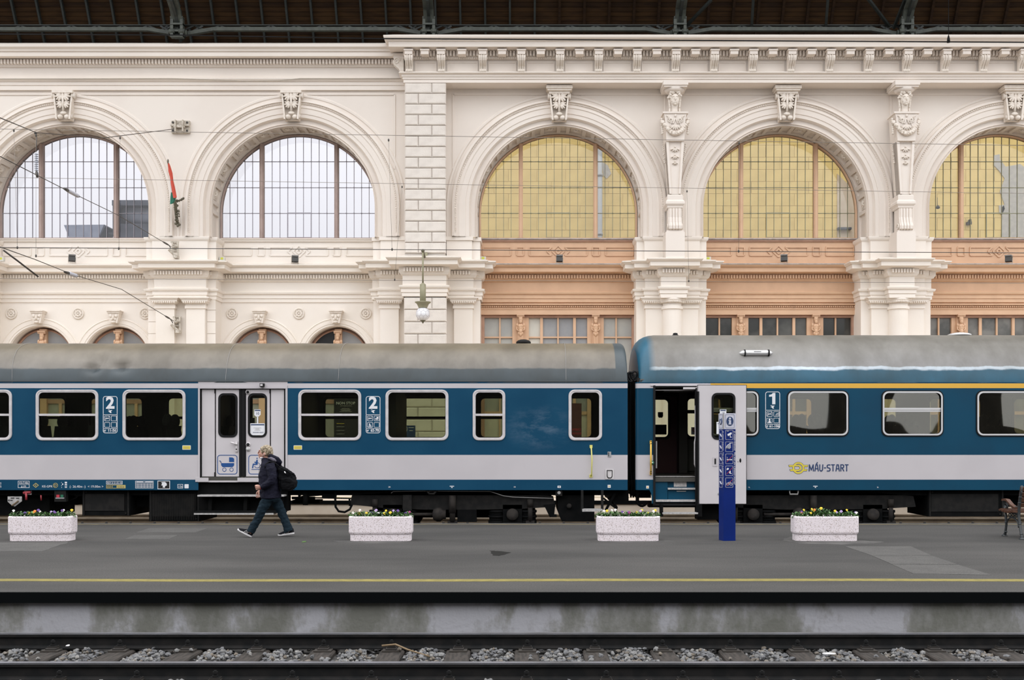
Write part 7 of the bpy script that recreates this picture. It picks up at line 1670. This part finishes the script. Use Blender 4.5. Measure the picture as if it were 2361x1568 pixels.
P = lambda px, py, d=D: (X(px,d), d, Z(py,d))
q = MB().mat('bronze'); q.tube([P(410,520,38.9),P(407,500,38.75),P(404,470,38.5),P(398,440,38.3)],[.05,.055,.06,.03],8)
for (a,b_) in ((410,520),(414,518),(405,516),(410,508),(407,498),(412,488),(405,482),(409,474),(403,468),(408,462),(413,463),(418,461),(423,457),(420,459),(404,456)): q.ball(P(a,b_,38.6),rr.uniform(.035,.06),7,5)
for k in range(26): t_ = k/25; q.ball(P(411-6*t_+rr.uniform(-5,5),522-60*t_+rr.uniform(-2,2),38.7-.15*t_),rr.uniform(.025,.045),6,4)
q.tube([P(404,465,38.6),P(414,462,38.6),P(424,458,38.6)],.03,6); q.build('holder', t)
q = MB().mat('bronze'); q.tube([P(400,455,38.3),P(387,373,38.0)],.022,8); q.ball(P(387.3,372,38.0),(.03,.03,.08),8,6); q.build('pole', t)
def cloth(m_, pts, name):
    dy = {'red_cloth':0,'white_cloth':.035,'green_cloth':.07}[name]; D_ = 37.86+dy; q = MB().mat(m_); n = len(pts); v = []
    for k in range(3):                                                        # three hanging folds
        v += [(X(a,D_)+.012*k, D_+.03*k+.02*math.sin(b_*.16+k), Z(b_-.8*k,D_)) for a, b_ in pts]
    q.add(v, [tuple(range(n)), tuple(range(3*n-1,2*n-1,-1))]+[(r*n+i,r*n+(i+1) % n,(r+1)*n+(i+1) % n,(r+1)*n+i) for r in range(2) for i in range(n)]); return q.build(name, t)
cloth('flag_red', [(387.5,377),(390,384),(395,400),(397,418),(401,436),(405,456),(400,457),(396,440),(394,422),(391,406),(388,395)], 'red_cloth')
cloth('flag_white', [(390.5,404),(394,412),(396,424),(395.5,434),(397,442),(394.5,444),(392,426)], 'white_cloth')
cloth('flag_green', [(394,440),(397,438),(400,455),(401,462),(397,469),(392,471),(393,455)], 'green_cloth')
def wire(name, pts, r, label, m='wire', sag=0, cat='wire', group='overhead wires'):
    P3 = [(X(a,d),d,Z(b_,d)) for a, b_, d in pts]; q = MB().mat(m)
    if len(P3) == 2 and sag:
        A, B = Vector(P3[0]), Vector(P3[1]); P3 = [A.lerp(B, k/16)+Vector((0,0,-sag*4*(k/16)*(1-k/16))) for k in range(17)]
    q.tube(P3, r, 6); o = q.build(name, fix=False); return tag(o, label, cat, group)
wire('messenger_wire', [(-60,296.5,24.2),(2420,336.5,24.2)], .0055, 'upper thin carrier wire crossing the tops of the great windows', 'wire_thin', 0)
wire('messenger_wire', [(-60,408,29.2),(2420,447,29.2)], .0055, 'lower thin carrier wire crossing the middle of the great windows', 'wire_thin')
wire('contact_wire', [(-60,570.5,24.2),(2420,583.5,24.2)], .008, 'dark contact wire running along the sill bands', 'wire')
wire('contact_wire', [(-60,642,29.2),(2420,653,29.2)], .006, 'thin contact wire running below the string cornice dentils', 'wire_thin')
wire('anchor_wire', [(-60,247,22),(84,306,30),(240,318,36.5),(405,297,38.85)], .012, 'slanting wire to the plate between the left arches') 
wire('anchor_wire', [(-60,330,20),(150,437,29),(270,495,34),(395,569,38.4)], .010, 'upper slanting guy wire ending at the pedestal anchor', 'wire')
wire('anchor_wire', [(-60,548,22),(80,598,28),(165,632,31),(280,667,34.5),(400,740,38.8)], .011, 'lower slanting guy wire with white insulator ending in the niche', 'wire')
wire('stay_rod', [(8,577,27),(40,601,27.4),(88,638,28)], .022, 'short dark stay rod at the far left edge', 'wire', cat='rod')
for k, (a, b_, c, d, D_) in enumerate(((32,301,40,571,24.2),(277,318,274,573,24.2),(896,323,904,575,24.2),(1704,330,1703,579,24.2),(927,431,910,645,29.2),(1584,441,1588,648,29.2),(83,312,83,590,24.2))):
    lab_ = ['leftmost thin dropper wire before the leftmost window','dropper wire over the right mullion of the leftmost window','dropper wire beside the second great window','dropper wire at the left mullion of the middle right window','dropper wire ending left of the stone pier','dropper wire beside the first carved head column','dropper wire hanging below the string insulator at left'][k]
    t = thing('dropper_wire', lab_, 'wire', (X(c,D_),D_,Z(d,D_)), 0, 'dropper wires')
    MB().mat('wire_thin').tube([(X(a,D_),D_,Z(b_,D_)),(X(c,D_),D_,Z(d,D_))], .0035, 6).build('strand', t)
    for (p_, y_) in ((a,b_),(c,d)): MB().mat('wire').ball((X(p_,D_),D_,Z(y_,D_)),(.02,.02,.035),7,5).build('clip', t)
D_ = 30; t = thing('insulator_string', 'hanging ribbed insulator string in front of the leftmost great window', 'insulator', (X(84,D_),D_,Z(410,D_)))
q = MB().mat('flood_dark'); x = X(84,D_); q.tube([(x,D_,Z(306,D_)),(x,D_,Z(350,D_))],.012,6); q.ball((X(82,D_),D_,Z(307,D_)),.04,8,6); q.build('link', t)
q = MB().mat('outside_steel')
for k in range(9): zz_ = Z(356+4.6*k,D_); q.lathe([(.015,zz_+.025),(.055,zz_),(.015,zz_-.012)],(x,D_,0),12)
q.build('ribbed_body', t); q = MB().mat('flood_dark'); q.tube([(x,D_,Z(395,D_)),(x+.01,D_,Z(401,D_)),(x+.03,D_,Z(409,D_))],[.03,.045,.03],7); q.build('end_fitting', t)
def ins(p, q_, D1_, D2_, label):
    A = Vector((X(p[0],D1_),D1_,Z(p[1],D1_))); B = Vector((X(q_[0],D2_),D2_,Z(q_[1],D2_))); b = MB().mat('insulator'); n = 9
    pts = []; rs = []
    for k in range(n*2+1): pts.append(A.lerp(B,k/(n*2))); rs.append(.055 if k % 2 else .035)
    t = thing('insulator', label, 'insulator', A); b.tube(pts, rs, 10); b.build('ceramic_body', t); b = MB().mat('flood_dark'); d = (B-A).normalized(); b.tube([A-d*.25,A],[.03,.045],8); b.tube([B,B+d*.1],[.045,.02],8); b.build('end_fitting', t)
ins((158,630),(176,636),30.8,31.3,'white insulator on the lower slanting guy wire'); ins((156,439),(180,452),29.2,30.0,'grey insulator on the upper slanting guy wire, in front of the leftmost window')
wire('cornice_cable', [(-60,182,38.75),(395,181,38.75),(470,183,38.75),(560,187,38.75),(640,186,38.75),(692,181,38.75),(930,181,38.75)], .012, 'loose cable clipped along the plain cornice above the left arches', 'wire_cream', cat='cable', group='wall cables')
wire('cornice_cable', [(-60,78,37.8),(412,81,37.8),(880,89,37.6),(2420,98,37.55)], .02, 'black cable running along the right bracketed cornice', 'rubber', cat='cable', group='wall cables')
q = MB().mat('rubber'); xx = X(2187,37.4); q.tube([(xx,37.4,Z(0,37.4)),(xx,37.4,Z(84,37.4))],.012,5); q.tube([(xx,37.4,Z(82,37.4)),(xx,37.4,Z(90,37.4)),(xx,37.4,Z(98,37.4))],[.02,.05,.06],8); tag(q.build('cable_drop'), 'black cable end hanging over the cornice at upper right', 'cable')
# shop notices on the far side, seen through the coach windows
t = thing('notice_board', 'dark shop board reading NON STOP seen through a coach window', 'sign', (X(800,39.3),39.3,1.5))
# ================================================================ walking person
DP = 19.36; KP = DP/F/6.533
def pt(u, v, y=0): return (X(621.84,DP)+(u-600)*KP, DP+y, PZ+(1490-v)*KP)
def remesh(b, name, vox, it, parent, amp=0, fr=9, deg=None):
    me = b.mesh(name+'_raw'); o = bpy.data.objects.new(name+'_raw', me); C.objects.link(o)
    m = o.modifiers.new('r','REMESH'); m.mode = 'VOXEL'; m.voxel_size = vox; m.use_smooth_shade = True
    if it: s = o.modifiers.new('s','SMOOTH'); s.iterations = it; s.factor = .5
    ev = o.evaluated_get(bpy.context.evaluated_depsgraph_get()); n = bpy.data.meshes.new_from_object(ev); n.name = name
    bpy.data.objects.remove(o)
    if amp:
        for v in n.vertices:
            q = v.co*fr; v.co += v.normal*amp*(noise.noise(Vector((q.x,q.y*.6,q.z*1.6)))+.5*noise.noise(Vector((q.x*2.3,q.y,q.z*3.3))))
    n.materials.clear(); n.materials.append(MATS[b.mats[0]])
    return link(name, n, parent)
def loft(b, secs, n=20):
    """stacked ellipses: (u, v, y, rx, ry)"""
    vs = []
    for u, v, y, rx, ry in secs:
        c = Vector(pt(u,v,y)); vs += [(c.x+rx*math.cos(2*PI*j/n), c.y+ry*math.sin(2*PI*j/n), c.z) for j in range(n)]
    k = len(secs); b.add(vs, [(i*n+j,i*n+(j+1) % n,(i+1)*n+(j+1) % n,(i+1)*n+j) for i in range(k-1) for j in range(n)]+[tuple(range(n-1,-1,-1)), tuple((k-1)*n+j for j in range(n))], True)
def hand(b, wrist, d, side, curl, thumb):
    """palm with four unequal curled fingers and a thumb; d is the hand direction, side points from little finger to index"""
    w_ = Vector(wrist); d = Vector(d).normalized(); s = Vector(side); s = (s-d*s.dot(d)).normalized(); nrm = d.cross(s) # palm side
    if thumb < 0: nrm = -nrm
    rot = Matrix((s, nrm, d)).transposed()
    b.ball(w_+d*.045, (.039,.016,.05), 14, 10, rot)
    for k, (o, L) in enumerate(((-.034,.060),(-.0115,.076),(.0115,.083),(.034,.074))):
        p = w_+d*.078+s*o; pts = [p-d*.03, p]; dr = d.copy(); a = 0
        for f in (.45,.32,.23): a += curl; dr = d*math.cos(a)+nrm*math.sin(a); p = p+dr*L*f; pts.append(p)
        b.tube(pts, [.0088,.0082,.0076,.0070,.0058], 8)
    p = w_+d*.02+s*.028; t = (s*.5+d*.85+nrm*.35).normalized(); t2 = (d*1.0+nrm*.45-s*.05).normalized()
    b.tube([p, p+t*.035, p+t*.035+t2*.028, p+t*.035+t2*.05], [.013,.011,.0095,.007], 8)
pe = thing('person', 'person with short fair hair, glasses, navy jacket and jeans walking left with a black backpack', 'person', (X(621.84,DP),DP,PZ))
b = MB().mat('skin')
b.ball(pt(547,207), (.100,.073,.107), 20, 14); b.ball(pt(495,240), (.068,.060,.075), 16, 12); b.ball(pt(478,272), (.046,.045,.040), 14, 10); b.ball(pt(455,293), (.022,.026,.018), 12, 8)
b.tube([pt(440,196),pt(428,218),pt(421,231)], [.007,.012,.013], 8); b.ball(pt(426,232), (.012,.017,.009), 8, 6); b.ball(pt(440,250), (.016,.024,.02), 10, 8)
b.ball(pt(436,262), (.010,.022,.006), 8, 6); b.ball(pt(437,271), (.011,.021,.007), 8, 6); b.ball(pt(447,186), (.012,.05,.010), 10, 6)
for s_ in (-1, 1): b.ball(pt(470,242,s_*.034), (.03,.022,.024), 10, 8); b.ball(pt(534,243,s_*.070), (.020,.010,.033), 10, 8); b.ball(pt(540,240,s_*.078), (.017,.008,.028), 10, 8)
b.tube([pt(540,265),pt(552,300),pt(575,350)], [.052,.050,.058], 14)
loft(b, [(600,905,0,.13,.16),(600,800,0,.12,.15),(600,600,0,.13,.16),(605,430,0,.12,.17),(590,360,0,.07,.11)])
b.tube([pt(635,395,-.16),pt(690,600,-.225),pt(560,722,-.235),pt(518,738,-.235)], [.05,.04,.034,.026], 12); b.tube([pt(590,395,.16),pt(525,620,.215),pt(440,765,.195),pt(424,795,.19)], [.05,.04,.032,.026], 12)
hand(b, pt(520,737,-.235), (-1,0,-.12), (.1,-.35,1), .75, 1); hand(b, pt(424,792,.19), (-.32,0,-1), (-1,.35,.2), .26, -1)
for (p) in ([pt(585,930,-.09),pt(472,1150,-.09),pt(345,1390,-.08),pt(322,1425,-.08)],[pt(655,930,.09),pt(768,1150,.09),pt(868,1390,.08),pt(886,1415,.08)]): b.tube(p, [.07,.05,.04,.04], 12)
for p, q_ in ((pt(312,1434,-.08),pt(190,1395,-.08)),(pt(895,1418,.08),pt(770,1450,.08))): b.tube([p,q_],[.024,.014],10)
remesh(b, 'body', .0045, 2, pe)
q = MB().mat('decal_black')
for s_ in (-1, 1): q.ball(pt(443,214,s_*.030), (.007,.009,.007), 8, 6)
q.build('eye', pe); q = MB().mat('skin'); q.mat('petal_maroon' if False else 'decal_red'); q.box(*[f(pt(434,265)[0],pt(438,268)[0]) for f in (min,max)], DP-.014, DP+.014, pt(0,268)[2], pt(0,266)[2]); q.build('mouth', pe)
# hair: a close cap with swept tufts
b = MB().mat('hair_blond'); rh = random.Random(9)
b.ball(pt(556,186), (.106,.085,.096), 20, 14); b.ball(pt(598,225), (.062,.075,.075), 16, 12); b.ball(pt(508,158), (.058,.072,.040), 14, 10)
remesh(b, 'hair', .008, 2, pe, .008, 45)
q = MB().mat('hair_blond')
def tuft(p0, d1, L, r):
    p0 = Vector(p0); d1 = Vector(d1).normalized(); q.tube([p0-d1*.012, p0+d1*L*.45+Vector((0,0,.004)), p0+d1*L],[r, r*.8, r*.15],5)
cc = Vector(pt(556,196))
for i in range(330):
    a = rh.uniform(.12*PI,1.18*PI); y = rh.uniform(-.086,.086); ra = math.sqrt(max(0,1-(y/.094)**2))      # a runs from the brow over the crown to the nape
    st = cc+Vector((-.098*ra*math.cos(a), y, .094*ra*math.sin(a)+.006)); tg = Vector((math.sin(a), 0, math.cos(a)*.9))
    if a < .35*PI: tg = Vector((-.55, rh.uniform(-.3,.3), -.75))
    tuft(st, tg*.8+Vector((rh.uniform(-.3,.3), y*3+rh.uniform(-.4,.4), -.35*abs(y)/.09+rh.uniform(-.25,.12))), rh.uniform(.022,.040), rh.uniform(.0045,.0075))
for i in range(90):                                                           # sides, lying down and back
    u, v = rh.uniform(478,625), rh.uniform(150,245); sd = -1 if i % 3 else 1
    if v > 215 and u < 545: continue
    tuft(pt(u,v,sd*(.078-.00016*abs(u-555))), (.45,sd*.15,-.9), rh.uniform(.025,.04), .0065)
q.build('hair_tufts', pe, fix=False)
q = MB().mat('hair_dark'); q.ball(pt(597,262), (.042,.066,.040), 14, 10); q.ball(pt(618,235), (.03,.06,.05), 12, 8); q.build('hair_nape', pe, fix=False)
q = MB().mat('decal_black')
for s_ in (-1, 1):
    q.tube([(pt(441,214)[0]+.001*math.cos(t), DP+s_*.033+.022*math.cos(t), pt(0,214)[2]+.016*math.sin(t)) for t in [2*PI*k/14 for k in range(15)]],.0016,5); q.tube([pt(443,209,s_*.056),pt(490,209,s_*.072),pt(533,212,s_*.078)],.0016,5)
q.tube([pt(438,210,-.011),pt(436,208,0),pt(438,210,.011)],.0016,5); q.build('glasses', pe, fix=False)
b = MB().mat('mask_white'); b.ball(pt(480,300), (.030,.058,.022), 12, 8); b.ball(pt(497,305), (.028,.05,.026), 12, 8); o = remesh(b, 'face_mask', .006, 3, pe, .004, 60)
q = MB().mat('mask_white'); q.tube([pt(492,290,-.058),pt(515,262,-.074),pt(532,225,-.082)],.0016,5); q.build('mask_loop', o, fix=False)
# jacket
b = MB().mat('jacket_navy')
loft(b, [(528,298,0,.062,.066),(545,325,0,.082,.082),(580,352,0,.115,.125),(600,390,0,.150,.185),(602,470,0,.172,.205),(598,560,0,.190,.208),(598,660,0,.190,.205),(606,780,0,.182,.208),(613,860,0,.184,.214),(616,905,0,.182,.216)])
b.tube([pt(640,395,-.165),pt(668,480,-.205),pt(690,600,-.232),pt(668,655,-.24),pt(560,722,-.24),pt(522,738,-.238)], [.082,.080,.076,.072,.058,.046], 16)
b.tube([pt(590,395,.165),pt(560,490,.20),pt(522,620,.22),pt(450,740,.20),pt(427,772,.193)], [.082,.078,.066,.052,.042], 16)
b.tube([pt(590,330,0),pt(660,345,0),pt(725,362,0),pt(775,392,0)], [.085,.075,.062,.034], 14, sq=(1,1.7))
jk = remesh(b, 'jacket', .009, 4, pe, .009, 11)
b = MB().mat('hood_lining'); b.tube([pt(586,298,-.075),pt(640,306,-.100),pt(690,334,-.104),pt(716,352,-.09)], [.012,.030,.032,.012], 10, sq=(1,1.3)); remesh(b, 'hood_lining', .007, 3, jk)
q = MB().mat('under_grey'); q.tube([pt(556,300,-.055),pt(470,420,-.10),pt(436,560,-.02)],.003,5); q.tube([pt(520,814,-.214),pt(522,812,-.214)],.004,5); q.build('jacket_zip', jk, fix=False)
q = MB().mat('decal_red'); q.tube([pt(519,738,-.238),pt(515,738,-.238)],[.036,.034],14); q.build('cuff', jk, fix=False)
# jeans
b = MB().mat('denim')
b.ball(pt(615,905), (.165,.185,.11), 18, 12)
b.tube([pt(590,915,-.085),pt(535,1010,-.092),pt(478,1130,-.092),pt(440,1220,-.088),pt(378,1320,-.084),pt(326,1408,-.08)], [.105,.092,.076,.072,.072,.072], 18)
b.tube([pt(650,915,.085),pt(705,1010,.09),pt(765,1130,.09),pt(805,1220,.088),pt(842,1320,.084),pt(876,1418,.08)], [.105,.094,.078,.072,.076,.086], 18)
remesh(b, 'jeans', .009, 3, pe, .010, 12)
def shoe(heel, toe, y, name):
    """low black trainer with a white sole and three white stripes"""
    H, T = Vector(pt(*heel,y)), Vector(pt(*toe,y)); d = (T-H); L = d.length; d.normalize(); up = Vector((0,-1,0)).cross(d); up = up if up.z > 0 else -up; sd = Vector((0,1,0))
    t = bpy.data.objects.new(name, None); C.objects.link(t); t.parent = pe; t.location = (0,0,0)
    def P(a, s, h): return H+d*(a*L)+sd*s+up*h
    n = 16; outl = []
    for k in range(n*2):
        th = 2*PI*k/(n*2); a = .5-.5*math.cos(th); wv = (.032+.012*math.sin(PI*min(1,a*1.2)))*(1 if a < .8 else 1-(a-.8)*1.2); outl.append((a, wv*(1 if math.sin(th) >= 0 else -1)*min(1,abs(math.sin(th))*2.2)))
    q = MB().mat('shoe_white'); N = len(outl); v = [P(a,s,0+.03*max(0,a-.8)) for a, s in outl]+[P(a,s*1.02,.026+.03*max(0,a-.8)) for a, s in outl]; q.add(v, [(i,(i+1) % N,N+(i+1) % N,N+i) for i in range(N)]+[tuple(range(N)), tuple(range(2*N-1,N-1,-1))]); q.build('sole', t, Vector((0,0,0))-0*H if False else None)
    q = MB().mat('shoe_black'); secs = [(.02,.024,.075),(.10,.032,.085),(.25,.036,.082),(.42,.038,.072),(.6,.040,.052),(.78,.038,.036),(.92,.026,.022),(.985,.008,.010)]
    m_ = 12; v = []
    for a, wv, h in secs: v += [P(a, wv*math.cos(th), .022+h*max(0,math.sin(th))) for th in [PI*j/(m_-1) for j in range(m_)]]
    q.add(v, [(i*m_+j,i*m_+j+1,(i+1)*m_+j+1,(i+1)*m_+j) for i in range(len(secs)-1) for j in range(m_-1)]+[tuple(range(m_)), tuple((len(secs)-1)*m_+j for j in range(m_-1,-1,-1))], True); q.build('upper', t)
    q = MB().mat('shoe_white')
    for k in range(3):
        a = .36+.095*k
        for j in range(3): q.bar(P(a-.01*j-.035*j,-.0405+.004*j,.030+.018*j),P(a-.045-.045*j,-.040+.006*j,.048+.018*j),.019,.006)
    q.build('stripe', t)
    q = MB().mat('shoe_black')
    for k in range(4): q.tube([P(.42+.07*k,-.02,.088-.010*k),P(.44+.07*k,0,.096-.011*k),P(.42+.07*k,.02,.088-.010*k)],.005,5)
    q.build('laces', t); return t
shoe((345,1489), (128,1378), -.08, 'shoe'); shoe((958,1447), (708,1483), .08, 'shoe')
# backpack, carried on the shoulders
bp = thing('backpack', 'bulging black backpack on the back of the walking person', 'backpack', pt(860,800))
b = MB().mat('bag_black'); O = [(742,420),(790,428),(850,462),(905,500),(960,550),(985,615),(990,690),(972,748),(930,785),(870,798),(810,790),(765,770),(752,600)]
P = [(pt(u,v)[0], pt(u,v)[2]) for u, v in reversed(O)]; b.prism(P, DP-.13, DP+.13); b.prism([(pt(u,v)[0], pt(u,v)[2]) for u, v in reversed([(790,610),(930,600),(1000,650),(985,740),(920,780),(800,770)])], DP-.155, DP+.155)
b.tube([pt(900,500,-.10),pt(940,530,-.08),pt(972,548,-.02),pt(978,572,0)],[.03,.025,.018,.01],8)
remesh(b, 'bag', .010, 9, bp, .014, 9)
q = MB().mat('bag_black'); 
for s_ in (-1, 1): q.tube([pt(770,440,s_*.09),pt(700,368,s_*.14),pt(630,352,s_*.16),pt(572,398,s_*.175),pt(562,450,s_*.18)],.013,6,sq=(1,2.2))
q.build('shoulder_strap', bp, fix=False)
q = MB().mat('bag_black'); q.tube([pt(880,480,-.14),pt(930,525,-.13),pt(975,548,-.10)],.010,6); q.tube([pt(820,655,-.162),pt(880,645,-.167),pt(930,660,-.160)],.006,5); q.build('zip_flap', bp, fix=False)
q = MB().mat('trash_white'); q.ball(pt(857,515,-.145), (.012,.008,.022), 7, 5, Matrix.Rotation(-.6,3,'Y')); q.build('zip_tag', bp, fix=False)
q = MB().mat('bag_black'); q.tube([pt(975,750,-.05),pt(985,780,-.05),pt(988,800,-.05)],.004,5); q.build('drawstring', bp, fix=False)
# ================================================================ shop notices beyond the coaches
def board(px0, px1, py0, py1, D, m, label, lines, cat='sign', name='notice_board'):
    t = thing(name, label, cat, (X((px0+px1)/2,D),D,Z(py1,D))); b = MB().mat(m); b.box(X(px0,D),X(px1,D),D,D+.06,Z(py1,D),Z(py0,D)); b.box(X(px0,D)+.1,X(px0,D)+.16,D+.02,D+.06,PZ,Z(py1,D)); b.box(X(px1,D)-.16,X(px1,D)-.1,D+.02,D+.06,PZ,Z(py1,D)); b.build('panel', t)
    for body, px, py, h, mm_ in lines:
        if body: text(body, 'lettering', X(px,D), D-.004, Z(py,D), h, mm_, t)
        else: MB().mat(mm_).box(X(px-h,D),X(px+h,D),D-.004,D,Z(py+.5,D),Z(py-.5,D)).build('print_line', t)
bpy.data.objects.remove(bpy.data.objects['notice_board'])
board(770, 836, 905, 1012, 39.4, 'decal_black', 'dark shop board with white words NON STOP seen through a coach window', [('NON STOP',797,932.5,.135,'decal_white'),('',798,936,14,'flood_grey'),('',797,942,9,'flood_grey'),('',797,944.5,12,'flood_grey'),('',797,946.5,10,'flood_grey'),('',797,949,14,'flood_grey'),('',785,976.5,9,'decal_yellow'),('',785,984,9,'frosted_grey'),('',785,992.5,9,'frosted_grey'),('',785,1000.5,9,'frosted_grey')])
board(926, 957.5, 981, 1009, 37.6, 'decal_navy', 'small dark blue EUR HUF exchange sign seen through a coach window', [('EUR',933.5,988.5,.105,'decal_white'),('HUF',933.5,994.5,.105,'decal_white'),('',948,986,6,'decal_white'),('',948,993,4,'decal_white')])
board(1308, 1341, 930, 1012, 39.4, 'inner_red', 'dark red exchange board seen through the end coach window', [('CAMBIO',1325,993,.12,'decal_red'),('CHANGE',1325,1002,.12,'decal_red')])
